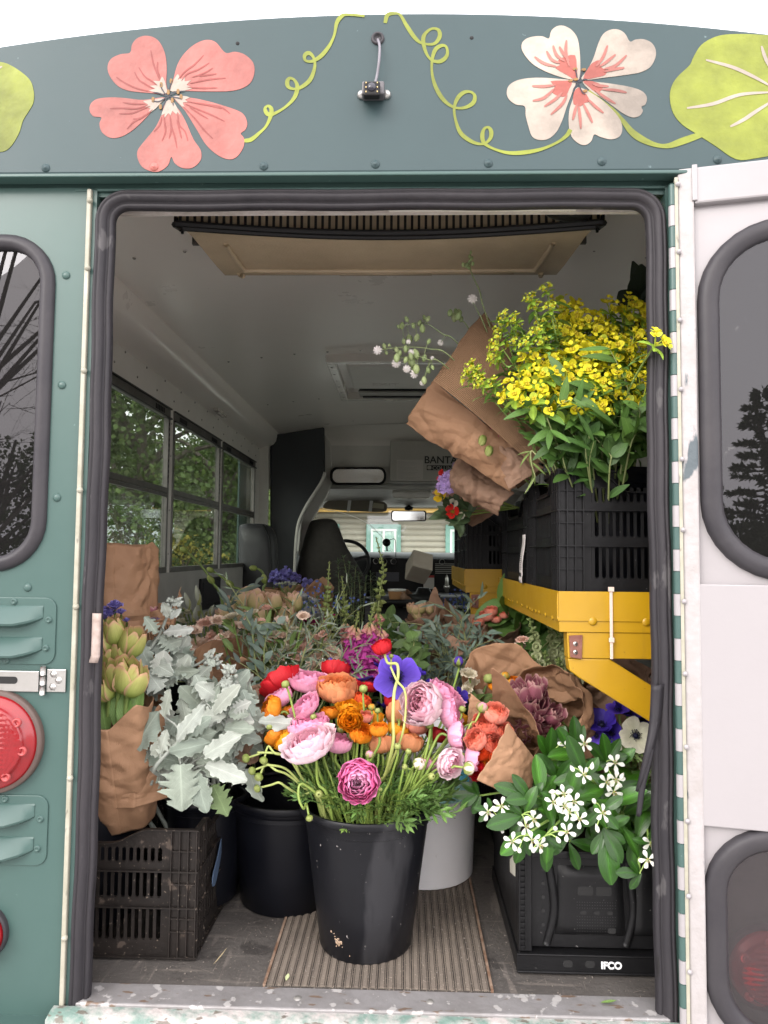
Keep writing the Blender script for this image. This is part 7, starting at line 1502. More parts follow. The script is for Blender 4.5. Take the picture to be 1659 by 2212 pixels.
# forget-me-nots and rosemary like sprays
def spray(label, pts, Y, base, dots, dcol, group, name, lcol=(.08, .13, .05), n=7, lf=60, rad=.1):
    t = empty(name, tuple(base), label, 'flowers', group); o_ = np.array(base, float); st = MB(); m = MB(); d_ = MB()
    for i in range(n):
        x, y = pts[i % len(pts)]; c_ = at(x+U(-16, 16), y+U(-14, 14), Y+U(-.08, .08))-o_; s_ = smooth_path([(0, 0, 0), c_*.5+(U(-.02, .02), 0, 0), c_], 6); st.tube(s_, np.linspace(.003, .001, len(s_)), 4, (.2, .27, .1))
        for j in range(lf//n):
            q = s_[int(U(.45, 1)*(len(s_)-1))]+np.array((U(-.02, .02), U(-.02, .02), U(-.01, .01))); leaf(m, q, (U(-1, 1), U(-1, .4), U(0, 1.2)), (0, -.4, 1), U(.02, .04), U(.004, .009), var(lcol, .3), nu=3, nv=5)
        for j in range(dots//n):
            q = c_+np.array((U(-1, 1)*rad*.35, U(-1, .4)*rad*.3, U(-1, .5)*rad*.45)); d = nrm((U(-.6, .6), -1, U(-.2, 1)))
            petal_ = 5
            for k in range(petal_): a = k*1.2566; e1 = nrm(np.cross(d, (0, .1, 1))); e2 = np.cross(d, e1); u_ = e1*math.cos(a)+e2*math.sin(a); leaf(d_, q, u_, d, .0055, .005, var(dcol, .2), nu=3, nv=3, fold=0, droop=0)
    st.build('stems', M_stem, t); m.build('leaves', M_leaf, t, smooth=False)
    if dots: d_.build('florets', M_petal, t, smooth=False)
    return t
spray('blue forget-me-nots between the foxgloves and the pale tulips', [(660, 1285), (675, 1300), (690, 1268), (655, 1330), (735, 1300), (760, 1290), (650, 1310)], 1.2, (-.14, 1.4, .1), 90, (.12, .17, .42), 'forget-me-nots', 'forget_me_not', n=16, lf=200)
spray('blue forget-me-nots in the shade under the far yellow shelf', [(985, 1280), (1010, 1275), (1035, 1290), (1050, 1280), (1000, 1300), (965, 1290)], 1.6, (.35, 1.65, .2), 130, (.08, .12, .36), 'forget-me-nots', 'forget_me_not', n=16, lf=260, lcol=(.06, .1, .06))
def needle(label, pts, Y, base, n=10):
    t = empty('rosemary_sprig', tuple(base), label, 'foliage', 'needle leaved sprigs'); o_ = np.array(base, float); st = MB(); m = MB()
    for x, y in pts:
        c_ = at(x, y, Y+U(-.05, .05))-o_; s_ = smooth_path([(0, 0, 0), c_*.6+(U(-.03, .03), 0, 0), c_], 14); st.tube(s_, np.linspace(.003, .001, len(s_)), 4, (.2, .24, .1))
        for q in s_[len(s_)//2:]:
            for j in range(7): leaf(m, q, (U(-1, 1), U(-1, 1), U(.1, .9)), (0, 0, 1), U(.02, .032), .0035, var((.09, .14, .07), .3), nu=3, nv=3)
    st.build('stem', M_stem, t); m.build('needles', M_leaf, t, smooth=False)
needle('dark needle leaved sprigs left of the tallest foxglove before the driver seat', [(742, 1205), (755, 1218), (768, 1225), (730, 1215), (775, 1240), (760, 1250)], 1.35, (-.13, 1.45, .1))
needle('needle leaved sprigs reaching past the tallest foxglove toward the dashboard', [(800, 1240), (815, 1250), (790, 1255), (805, 1265), (780, 1270), (740, 1265)], 1.35, (-.11, 1.45, .1))
def leafy(label, pts, Y, base, n=16, L_=.055, w=.03, col=(.10, .17, .05), name='leafy_branch', lob=0, group=None, glossy=False):
    return sprig(label, pts, Y, base, n=n, L_=L_, w=w, col=col, thin=False, shoots=1, sr=.003, m_=M_gloss if glossy else M_leaf, name=name, group=group or 'leafy green branches', side=.9)
leafy('broad dark green leaves right of the foxglove bells', [(850, 1450), (858, 1400), (850, 1360), (840, 1335)], 1.0, (.08, 1.05, .1), n=22)
leafy('broad green leaves over the white paper bag', [(880, 1470), (900, 1430), (905, 1410)], .85, (.10, 1.0, .1), n=18)
leafy('green leaves low behind the large anemone', [(870, 1500), (890, 1460), (870, 1430)], .7, (.10, .95, .1), n=16)
leafy('serrated bright green leaves under the yellow shelf', [(1130, 1420), (1125, 1370), (1110, 1330), (1090, 1310)], 1.05, (.45, 1.2, .1), n=26, col=(.10, .2, .04), L_=.1, w=.06)
leafy('green leaves in the shade behind the snapdragons', [(1170, 1440), (1160, 1390), (1150, 1350)], 1.05, (.5, 1.2, .1), n=20, col=(.09, .18, .04), L_=.1, w=.055)
bunch('viburnum_bunch', 'round white green viburnum clusters beside the purple foxglove bells', 'flowers', 1.0, [(843, 1368, 24), (862, 1378, 30), (870, 1392, 30), (838, 1385, 20)], RUF['cream'], (.06, 1.08, .1), leaves=14)
# white paper bag
t = empty('white_paper_bag', tuple(at(895, 1440, 1.25)), 'white paper bag standing in the gap right of the foxgloves', 'paper bag'); o_ = np.array(t.location)
wrap(t, at(897, 1440, 1.25), at(892, 1352, 1.25), .055, .055, seed=40, origin=o_, amp=.005, rimv=.01, ell=.6, m_=mat('white_paper', (.46, .45, .45), .7, (.4, .39, .39), 8, bump=.1), upv=(1, 0, 0), name='bag_body')
# narrow cone with alstroemeria
t, o_ = kcone('narrow brown paper cone of pale lilies leaning left beside the white bag', (945, 1420), (915, 1322), 1.15, 1.1, .025, .07, 41, ((.7, .25, .5), (2.2, .3, .5)), M_kraftd)
for x, y, w in ((898, 1318, 24), (910, 1312, 22), (890, 1312, 20), (905, 1326, 20), (932, 1312, 18)): put(TUL['blush'][0], t, at(x, y, 1.06)-o_-(0, 0, .02), (U(-.6, 0), -.3, 1), m_at(w, 1.06)/1.5, name='lily')
stems_to(t, o_, [at(905, 1330, 1.08)], o_)
kcone('crumpled brown paper wrap half hidden by eucalyptus under the far shelf', (985, 1470), (985, 1360), 1.0, .98, .07, .10, 42, ((1, .2, .5), (4, .1, .5)), M_kraftd, amp=.014)
for (b, pts), lb in zip([((.15, 1.05, .1), [(960, 1470), (960, 1400), (940, 1345)]), ((.15, 1.05, .1), [(970, 1480), (985, 1400), (1000, 1330)]), ((.17, 1.05, .1), [(990, 1480), (1010, 1420), (1040, 1370)]), ((.13, 1.05, .1), [(940, 1500), (930, 1450), (915, 1420)]), ((.15, 1.02, .1), [(980, 1510), (990, 1470), (1010, 1440)]), ((.13, 1.02, .1), [(940, 1510), (950, 1450), (975, 1420)]), ((.14, 1.05, .1), [(965, 1480), (970, 1420), (955, 1370)]), ((.16, 1.05, .1), [(975, 1480), (1000, 1430), (1005, 1380)])],
    ['eucalyptus branch pointing at the narrow cone of lilies', 'eucalyptus branch rising towards the far yellow shelf', 'eucalyptus branch leaning towards the coral parcel', 'eucalyptus branch beside the white bag', 'low eucalyptus branch beside the purple bud', 'low eucalyptus branch behind the large anemone', 'upright eucalyptus branch over the crumpled wrap', 'drooping eucalyptus branch over the crumpled wrap']):
    sprig(lb, pts, .9, b, n=22, L_=.045, w=.010, col=(.13, .18, .14), shoots=6, group='dark eucalyptus branches')
# coral flowers in paper under the shelf
t, o_ = kcone('brown paper parcel of coral ranunculus deep under the yellow shelf', (1060, 1450), (1048, 1352), 1.1, 1.05, .05, .12, 43, ((2.2, .55, .5), (4.2, .5, .5), (6.1, -.1, .6)), M_kraftd, amp=.01)
for x, y, w in ((1055, 1340, 34), (1062, 1330, 30), (1035, 1352, 28), (1072, 1345, 26), (1090, 1335, 22)): put(RAN['coral'][0], t, at(x, y, 1.03)-o_, (U(-.3, .3), -.3, 1), m_at(w, 1.03)/2, name='bloom')
stems_to(t, o_, [at(1055, 1355, 1.05)], o_)
# blush lisianthus
bunch('lisianthus_bunch', 'cream and pink lisianthus in front of the snapdragons', 'flowers', .72, [(1092, 1418, 46), (1110, 1425, 40), (1075, 1430, 36), (1060, 1440, 40), (1120, 1398, 34), (1128, 1382, 30), (1140, 1430, 36), (1050, 1425, 30), (1085, 1400, 30)], RUF['blush'], (.42, .8, .15), leaves=26, leafL=.05, group='blush flowers')
bunch('lisianthus_bunch', 'pale lisianthus hanging low beside the purple bud', 'flowers', .55, [(1012, 1455, 38), (1018, 1478, 40), (1025, 1500, 38), (1008, 1490, 30)], RUF['cream'], (.34, .68, .15), leaves=16, leafL=.05, group='blush flowers')
for i, (x, y) in enumerate(((1108, 1392), (1115, 1408), (1100, 1412), (1072, 1455))): pass
# snapdragons
def snapd(label, pts, Y, base, n=26):
    P = [at(x, y, Y) for x, y in pts]; t = empty('snapdragon', tuple(base), label, 'flower', 'green white snapdragons'); o_ = np.array(base, float); full = smooth_path([o_]+P, 12)-o_; k = len(full); st = MB(); st.tube(full, np.linspace(.0055, .002, k), 6, (.2, .28, .09)); st.build('stem', M_stem, t); m = MB(); j0 = k//len(P)
    for i in range(n):
        v = i/(n-1); p = full[int(j0+(k-1-j0)*v)]; a = i*2.3; side = nrm((math.cos(a), math.sin(a)-.35, .25+.4*v)); s_ = .019*(1.15-.8*v); col = np.array((.58, .6, .38))*(1-v)+np.array((.22, .3, .08))*v
        if v < .65:
            for q in range(5): petal(m_ := MB(), [(.1*s_, 0), (.4*s_, .5*s_), (.75*s_, .95*s_), (1.0*s_, .9*s_)], q*1.2566, .75, col*.85, col, nu=5, nv=5, ruf=.07*s_); Vv = np.concatenate(m_.v)@np.array(basisz(side)).T+p; m.add(Vv, m_.f, np.concatenate(m_.c), np.concatenate(m_.u))
            m.lathe([(0, 0), (.4*s_, .3*s_), (.45*s_, .8*s_), (0, 1.0*s_)], 6, p, col*1.0, axis=side)
        else: m.lathe([(0, 0), (.5*s_, .4*s_), (.5*s_, .9*s_), (0, 1.5*s_)], 6, p, col, axis=side)
        if i % 3 == 0: leaf(m, p, side+(0, 0, -.2), (0, 0, 1), .03, .007, (.13, .2, .06), nu=3, nv=5)
    m.build('florets', M_petal, t)
for lb, pts in (('left snapdragon spike with a tight green tip', [(1168, 1480), (1162, 1430), (1152, 1370), (1143, 1335)]), ('second snapdragon spike leaning behind the left one', [(1200, 1475), (1198, 1420), (1190, 1370), (1185, 1340)]), ('third snapdragon spike close under the yellow shelf', [(1222, 1475), (1218, 1430), (1212, 1380), (1206, 1355)]), ('short snapdragon spike in front, full of pale florets', [(1185, 1495), (1185, 1465), (1180, 1435), (1176, 1410)]), ('rightmost snapdragon spike beside the yellow brace', [(1245, 1490), (1238, 1455), (1232, 1420), (1225, 1395)]), ('low snapdragon spike above the maroon tulips', [(1215, 1500), (1214, 1475), (1210, 1445), (1205, 1425)]), ('small snapdragon spike at the left foot of the clump', [(1158, 1500), (1156, 1470), (1152, 1440), (1150, 1420)])):
    snapd(lb, pts, .62+U(-.04, .06), (.56+U(-.05, .05), .72, .12))
# wraps in the right crates
t, o_ = kcone('brown paper cone with a few orange buds peeping out, left of the snapdragons', (1110, 1580), (1085, 1462), .60, .50, .04, .11, 45, ((3.0, .1, .8), (.3, -.1, .6)), M_kraft, amp=.006)
for x, y, w, k in ((1057, 1476, 24, 'green'), (1092, 1468, 20, 'orangeb'), (1075, 1484, 18, 'orangeb'), (1100, 1482, 18, 'orangeb')): put(BUD[k], t, at(x, y, .46)-o_, (U(-.3, .3), -.2, 1), m_at(w, .46)/2, name='bud')
for x, y in ((1085, 1484), (1105, 1480), (1070, 1488)): put(RAN['orange'][0], t, at(x, y+3, .47)-o_, (0, -.2, 1), .02, name='bloom')
stems_to(t, o_, [at(x, y, .5) for x, y in ((1060, 1480), (1092, 1475), (1080, 1490))], o_)
t, o_ = kcone('large brown paper cone full of maroon double tulips', (1300, 1650), (1160, 1530), .52, .36, .05, .112, 46, ((2.4, .12, .6), (4.2, .10, .5), (.4, -.12, .7)), M_kraft, ell=.9, amp=.012, upv=(0, -1, .3))
mt_ = [(1098, 1522, 42, (-.6, -.6, .5)), (1122, 1500, 42, (-.3, -.5, .9)), (1155, 1490, 40, (.1, -.5, 1)), (1135, 1545, 50, (-.3, -.9, .4)), (1160, 1520, 46, (0, -.9, .5)), (1175, 1560, 44, (.2, -1, .4)), (1150, 1572, 40, (0, -1, .2)), (1195, 1545, 36, (.4, -.8, .6)), (1140, 1518, 40, (-.1, -.7, .8)), (1130, 1585, 36, (-.2, -1, .0)), (1118, 1550, 36, (-.4, -.8, .3))]
for x, y, w, f in mt_: f = nrm(f); s_ = m_at(w, .3)/1.25; put(TUL['maroon'][1 if x % 2 else 0], t, at(x, y, .31)-o_-f*s_*.8, f, s_, name='tulip')
stems_to(t, o_, [at(x, y, .36) for x, y, w, f in mt_[:6]], o_)
kcone('wide brown paper sheet wrap behind the maroon tulips, in the shade of the brace', (1330, 1660), (1275, 1500), .62, .52, .10, .17, 47, ((3.0, .2, .8), (.2, .05, 1)), M_kraftd, amp=.012)
# coral ranunculus cone, front right
t, o_ = kcone('brown paper cone of coral and orange ranunculus leaning out beside the white bucket', (1165, 1735), (1083, 1590), .42, .20, .03, .076, 48, ((2.3, .42, .5), (4.3, .25, .5), (3.3, -.2, .4), (.6, -.1, .6)), M_kraft, ell=1.05, amp=.006, upv=(0, -1, .2), rimv=.02)
cr_ = [(1048, 1568, 58, 'coral', (-.2, -.7, .7)), (1070, 1545, 56, 'coral', (.1, -.5, .9)), (1030, 1600, 50, 'coral', (-.5, -.6, .6)), (1085, 1585, 50, 'coral', (.2, -.8, .6)), (1062, 1640, 46, 'orange', (-.2, -1, .3)), (1084, 1634, 62, 'redor', (.15, -1, .3)), (1100, 1622, 40, 'redor', (.4, -.9, .4)), (1035, 1665, 44, 'red', (-.4, -.9, .2)), (1058, 1668, 36, 'red', (0, -1, .1)), (1040, 1625, 40, 'redor', (-.4, -.8, .4)), (1065, 1605, 46, 'coral', (0, -1, .5))]
for x, y, w, c_, f in cr_: f = nrm(f); s_ = m_at(w, .12)/2; put(RAN[c_][0], t, at(x, y, .135+(.03 if y < 1600 else 0))-o_-f*s_*.5, f, s_, name='bloom')
stems_to(t, o_, [at(x, y, .2) for x, y, w, c_, f in cr_], o_, .0025)
sheet(t, [at(1030, 1685, .085)-o_, at(1098, 1562, .10)-o_, at(1156, 1640, .17)-o_, at(1140, 1735, .15)-o_], M_kraft, seed=52, bulge=-.012, amp=.0035, name='paper_front', ragged=.004)
sheet(t, [at(1003, 1610, .21)-o_, at(1016, 1496, .22)-o_, at(1072, 1545, .22)-o_, at(1075, 1620, .2)-o_], M_kraft, seed=53, bulge=.01, amp=.0035, name='paper_back', ragged=.004)
# anemones at the right under the brace
AR = empty('anemone_bunch', (.62, .42, .1), 'violet anemones clustered under the yellow brace at the right', 'flowers', 'purple anemones'); o_ = np.array(AR.location); hs_ = []
for x, y, w, k, f in ((1300, 1568, 66, 'deep', (-.3, -.6, .8)), (1355, 1545, 60, 'deep', (.1, -.5, 1)), (1335, 1535, 50, 'purple', (-.1, -.4, 1)), (1385, 1560, 50, 'deep', (.3, -.5, .9)), (1320, 1585, 50, 'deep', (-.2, -.8, .4)), (1290, 1590, 40, 'purple', (-.5, -.7, .3))): c_ = at(x, y, .34); hs_.append(c_); put(ANE[k], AR, c_-o_, f, m_at(w, .34)/2, name='bloom')
stems_to(AR, o_, hs_, o_)
AR = empty('anemone_bunch', (.66, .36, .1), 'white anemone with a dark centre at the right door edge', 'flowers', 'white anemones'); o_ = np.array(AR.location); c_ = at(1372, 1590, .28); put(ANE['white'], AR, c_-o_, (0, -.95, .55), m_at(76, .28)/2, name='bloom'); c2_ = at(1395, 1650, .3); put(ANE['white'], AR, c2_-o_, (.3, -1, .1), m_at(50, .3)/2, name='bloom'); c3 = at(1325, 1620, .33); put(ANE['white'], AR, c3-o_, (-.6, -.6, .4), m_at(50, .33)/2, name='bloom'); stems_to(AR, o_, [c_+(0, .02, 0), c2_, c3], o_)
m = MB()
for i in range(40): q = at(U(1310, 1405), U(1600, 1680), .33)-o_; fern(m, q, (U(-1, 1), -1, U(-.5, .6)), U(.05, .08), var((.13, .2, .06), .25))
m.build('leaves', M_leaf, AR, smooth=False)

# ---- choisya
def Zc(x, y, Y): return at(929+x*.32, 1261+y*.32, Y)
cb = np.array((.58, .34, .06))
CH = [ # label, tip (zoom), Y, leaves[(angle,length)], blossoms[], buds[]
 ('the far left cluster of blossoms and rounded leaves', (420, 1530), .10, [(-2.9, 120), (2.4, 110), (-1.9, 90)], [(390, 1540), (480, 1500), (470, 1620)], []),
 ('a bright long leaf over the white bucket', (620, 1560), .08, [(3.0, 250), (2.2, 150), (-2.4, 160), (.4, 120)], [(645, 1640), (700, 1590)], [(700, 1550)]),
 ('the lowest left pair of blossoms', (640, 1700), .05, [(1.9, 200), (2.6, 130), (1.2, 130)], [(555, 1740), (690, 1730)], [(600, 1790)]),
 ('downward leaf over the crate edge and two blossoms above it', (780, 1700), .04, [(1.45, 250), (.5, 140), (2.2, 120)], [(740, 1765), (925, 1675)], [(850, 1655), (860, 1720), (695, 1790)]),
 ('the dense group of five blossoms in the middle', (900, 1480), .05, [(-2.6, 180), (.3, 150), (1.5, 140)], [(830, 1475), (905, 1420), (975, 1470), (940, 1545), (905, 1500), (1010, 1590)], [(815, 1405)]),
 ('one large blossom held on its own near the top', (1040, 1300), .06, [(-2.0, 280), (-1.0, 160), (2.6, 200)], [(1035, 1290)], [(955, 1240), (1095, 1220)]),
 ('a single blossom at the right centre and two buds', (1160, 1540), .05, [(-.7, 170), (2.4, 150), (.8, 150)], [(1165, 1550)], [(1110, 1475), (1125, 1640)]),
 ('blossoms near the right door edge', (1250, 1390), .10, [(-.4, 150), (-2.6, 140), (2.9, 130)], [(1240, 1405), (1255, 1320), (1190, 1340)], [(1195, 1240), (1300, 1290)]),
 ('the very large hanging glossy leaf', (1180, 1660), .06, [(1.5, 330), (1.1, 230), (2.2, 170), (.5, 150)], [], []),
 ('small leaves at the top beside the white anemone', (1190, 1200), .16, [(-1.0, 180), (-1.7, 190), (-.4, 150), (2.8, 150), (-2.3, 180)], [(1250, 1210)], []),
 ('dark upright leaves at the top left', (800, 1180), .18, [(-1.5, 230), (-1.1, 230), (-2.0, 200), (-.6, 200)], [(920, 1100), (775, 1275)], [(905, 1060)]),
 ('upright leaves in the top centre', (980, 1150), .16, [(-1.6, 240), (-1.2, 200), (-2.1, 200), (2.7, 160)], [(1040, 1080), (985, 1200)], []),
 ('narrow leaves reaching left under the coral cone', (330, 1430), .16, [(3.1, 170), (2.6, 150), (-2.6, 140), (2.0, 130), (-1.9, 110)], [], []),
 ('a long leaf crossing in front of the coral cone', (690, 1440), .09, [(-2.2, 200), (-2.8, 260), (-3.1, 200), (-1.0, 130)], [], []),
 ('the drooping twig with one blossom at the bottom right', (1415, 1955), .03, [(-2.1, 130), (-3.05, 160), (2.2, 130)], [(1470, 1860)], []),
 ('blossom half hidden by the door seal', (1480, 1760), .06, [(-2.9, 120), (1.8, 120), (-1.3, 90)], [(1490, 1750)], []),
 ('dark rounded leaves in the middle right', (1300, 1560), .14, [(.3, 170), (1.3, 180), (-.5, 160), (2.6, 160)], [], []),
 ('broad leaves behind the middle blossoms', (860, 1330), .14, [(-2.2, 210), (-1.0, 200), (0, 190), (2.2, 170)], [], []),
 ('leaves behind the lower blossoms', (940, 1740), .12, [(.2, 190), (1.2, 170), (2.5, 160), (-.8, 160)], [], []),
 ('leaves below the right blossoms', (1330, 1680), .13, [(.9, 190), (1.7, 180), (0, 150), (2.6, 150)], [], []),
]
for lb, tip, Y, lvs, bls, bds in CH:
    t = empty('choisya_sprig', tuple(cb+(U(-.04, .04), U(-.03, .03), 0)), 'white blossomed glossy sprig with '+lb if bls else 'glossy green sprig with '+lb, 'flowering sprig', 'glossy leaved blossom sprigs'); o_ = np.array(t.location)
    tp_ = Zc(*tip, Y)-o_; rimp = np.array((tp_[0]*.35, -.06+tp_[1]*.3, .21)); full = smooth_path([(0, 0, 0), rimp, rimp*.5+tp_*.5+(0, 0, .035), tp_], 8); st = MB(); st.tube(full, np.linspace(.0042, .0022, len(full)), 6, (.22, .34, .08))
    m = MB(); hang = tip[1] > 1600
    for a, L_ in lvs:
        LL = m_at(L_*.32, Y); d = (math.cos(a), U(-.45, .05), -math.sin(a)); bright = U(.75, 1.25); leaf(m, tp_+np.array((U(-.004, .004), 0, U(-.004, .004))), d, (U(-.3, .3), -1, .5), LL, LL*U(.36, .46), (.018*bright, .062*bright, .006*bright), nu=7, nv=12, fold=.18, droop=.12, peak=.6, wp=.7, colm=1.6, wave=.008)
    for i in range(6):   # pairs along the stem
        q = full[int(len(full)*U(.45, .95))]; a = U(0, 6.28); LL = U(.05, .085); bright = U(.7, 1.3); leaf(m, q, (math.cos(a), U(-.8, .2), math.sin(a)), (U(-.3, .3), -.8, .7), LL, LL*.42, (.03*bright, .095*bright, .009*bright), nu=5, nv=9, fold=.18, peak=.6, wp=.7, colm=1.9)
    for lst, prs, k_ in ((bls, BLO, 1), (bds, [CBUD], 0)):
        for i, (x, y) in enumerate(lst):
            q = Zc(x, y, Y-.02)-o_; st.tube(smooth_path([tp_, (tp_+q)/2+(0, -.004, .006), q], 4), .0012, 4, (.4, .55, .16))
            if k_: put(prs[i % 2], t, q, (U(-.4, .4), -1, U(-.2, .6)), m_at(19.5, Y-.02), name='blossom')
            else: put(CBUD, t, q, (U(-.5, .5), -.6, U(-.9, .8)), m_at(11, Y-.02), name='blossom_bud')
    st.build('stem', M_stem, t); m.build('leaves', M_gloss, t)

# ================================================================ UPPER SHELF FLOWERS
def Zd(x, y, Y): return at(796.3+x*.4, 497.7+y*.4, Y)     # zoom d (region 1200..2200, 750..1950)
def spurge(seed, gold):
    r = random.Random(seed); m = MB(); g1, g2, yl = (.26, .40, .05), (.5, .58, .06), (.78, .70, .03) if gold else (.52, .6, .06)
    for j in range(5):
        a = j*1.2566+r.uniform(-.2, .2); leaf(m, (0, 0, -.15), (math.cos(a), math.sin(a), r.uniform(-.3, .25)), (0, 0, 1), r.uniform(.85, 1.15), .5, g1, nu=5, nv=7, droop=.25, peak=.55, colm=1.5, wp=.7)
    for j in range(5):
        a = j*1.2566+.5; R = r.uniform(.45, .6); c_ = np.array((math.cos(a)*R, math.sin(a)*R, r.uniform(.3, .55))); m.tube([(0, 0, -.1), c_*.6+(0, 0, .0), c_], .035, 4, g2)
        ax = nrm((math.cos(a)*.7, math.sin(a)*.7, 1)); B_ = np.array(basisz(ax, r.uniform(0, 6)))
        for k in range(2 if r.random() < .5 else 3):
            b = k*math.pi*(1 if k < 2 else .5); d = B_@np.array((math.cos(b), math.sin(b), .35)); leaf(m, c_, d, ax, .42, .46, yl if r.random() < .8 else g2, nu=5, nv=5, droop=-.15, fold=.15, peak=.5, wp=.6, colm=.85)
        for k in range(4): b = k*1.57+.6; q = c_+B_@np.array((.09*math.cos(b), .09*math.sin(b), .10)); m.lathe([(0, -.05), (.07, 0), (.06, .07), (0, .09)], 6, q, (.68, .56, .04), axis=ax)
        for k in range(2):
            b = k*3.14+1.5; d = B_@np.array((math.cos(b), math.sin(b), .8)); q = c_+d*.26; leaf(m, q, d, ax, .24, .26, yl, nu=3, nv=4, wp=.6, peak=.5)
    m.lathe([(0, .0), (.10, .05), (.12, .15), (0, .25)], 7, col=(.6, .55, .06))
    return m
SPU = [proto(spurge(1, True), 'flower_head', M_petal), proto(spurge(2, True), 'flower_head', M_petal), proto(spurge(3, False), 'flower_head', M_petal)]
E1 = [(870, 700), (990, 720), (1080, 640), (1150, 600), (1110, 470), (1050, 450), (1230, 500), (1230, 560), (1330, 580), (1380, 520), (1310, 440), (1400, 430), (1460, 550), (1430, 620), (1310, 700), (1200, 660), (1060, 740), (905, 820), (820, 840), (1075, 820), (1210, 800), (1255, 830), (1350, 800), (1400, 890), (1470, 830), (1550, 620), (1490, 760), (1380, 700),
      (790, 905), (885, 930), (930, 965), (1150, 985), (1210, 940), (1165, 890), (1010, 800), (1060, 580), (980, 540), (1130, 700), (1280, 640), (1180, 520), (1500, 480), (960, 800), (1120, 640), (1240, 720), (1480, 690), (1430, 480), (1160, 760), (1020, 690), (960, 880), (1060, 900), (1290, 880), (1380, 950), (1100, 960), (1490, 900), (1000, 960), (1240, 980), (1350, 640), (1090, 560), (1270, 560), (860, 760), (930, 720), (1430, 740)]
E2 = [(960, 330), (905, 430), (980, 430), (950, 505), (1000, 550), (910, 560), (810, 560), (790, 620), (740, 475), (790, 500), (940, 620), (700, 620), (570, 750), (620, 830), (680, 840), (550, 800), (700, 710), (880, 380), (600, 780), (720, 540), (690, 680), (850, 620)]
eb0 = np.array((sx1+.165, .375, sz1+.03)); pos_words = ['far left', 'left', 'left middle', 'middle', 'right middle', 'right', 'far right']
def where_(x, y): return pos_words[min(6, max(0, int((x-500)/155)))]+' '+['top', 'upper', 'middle', 'lower', 'bottom'][min(4, max(0, int((y-300)/140)))]
cnt = {}
for lst, gold in ((E1, True), (E2, False)):
    for i, (x, y) in enumerate(lst):
        if (x, y) == (1550, 620): gold_y = True
        Y = (.16+ (.16 if y < 620 else .08 if y < 780 else 0)+U(-.03, .04)) if gold else .22+U(-.03, .03)
        if gold and x > 1420: Y = max(Y, .12)
        if (x, y) == (1550, 620): Y = -.03
        w = U(92, 122) if gold else U(78, 100); c_ = Zd(x, y, Y); t = empty('spurge_stem', tuple(eb0+(U(-.07, .07), U(-.06, .04), 0)), None); o_ = np.array(t.location)
        base_l = ('yellow spurge head' if gold else 'greener open spurge head'); wl = where_(x, y); cnt[wl+base_l] = cnt.get(wl+base_l, 0)+1
        tag(t, base_l+' at the '+wl+' of the shelf bouquet'+['', ', behind', ', third', ', deepest', ', hidden', ', smallest', ', lowest'][min(6, cnt[wl+base_l]-1)], 'flower', 'yellow spurge stems')
        f = nrm(((x-1080)/500+U(-.3, .3), -.75+U(-.2, .3), .75)) if gold else nrm(((x-1080)/400, -.4, .6)); q = c_-o_; rim = np.array((q[0]*.3, q[1]*.2, .25)); full = smooth_path([(0, 0, 0), rim, q*.6+rim*.4+(0, .02, .02), q-f*.01], 6); st = MB(); st.tube(full, np.linspace(.0032, .0018, len(full)), 5, (.24, .34, .09)); st.build('stem', M_stem, t)
        put(SPU[i % 2 if gold else 2], t, q, f, m_at(w*.4, Y)/2*(1.75 if gold else 1.25), name='flower_head')
        m = MB(); k0 = int(len(full)*.3)
        for j in range(15): p = full[int(U(k0, len(full)-1))]; a = U(0, 6.28); leaf(m, p, (math.cos(a), math.sin(a)-.3, U(-.2, .6)), (0, 0, 1), U(.035, .06), U(.011, .017), var((.11, .21, .05) if gold else (.14, .26, .06), .25), nu=3, nv=6, colm=1.5)
        m.build('leaves', M_leaf, t)
for i, (x, y) in enumerate(((960, 1000), (1040, 1040), (1120, 1060), (1200, 1050), (1290, 1040), (1370, 1020), (1440, 1000), (1000, 1110), (1090, 1150), (1180, 1140), (1280, 1130), (1380, 1110), (1460, 1090), (1050, 1200), (1160, 1210), (1330, 1190))): sprig('dark leafy spurge stem low in the bouquet, '+['leftmost of the upper row', 'second of the upper row', 'third of the upper row', 'fourth of the upper row', 'fifth of the upper row', 'sixth of the upper row', 'last of the upper row', 'leftmost of the middle row', 'second of the middle row', 'third of the middle row', 'fourth of the middle row', 'fifth of the middle row', 'last of the middle row', 'leftmost of the bottom row', 'second of the bottom row', 'third of the bottom row'][i], [(796.3+(x*.8+1180*.2)*.4, 497.7+(y+120)*.4), (796.3+x*.4, 497.7+y*.4)], .15+.03*(i % 3), eb0, n=13, L_=.062, w=.022, col=(.045, .105, .02) if i % 2 else (.08, .16, .03), thin=False, shoots=1, group='dark spurge foliage', name='leafy_spurge', m_=M_leaf)
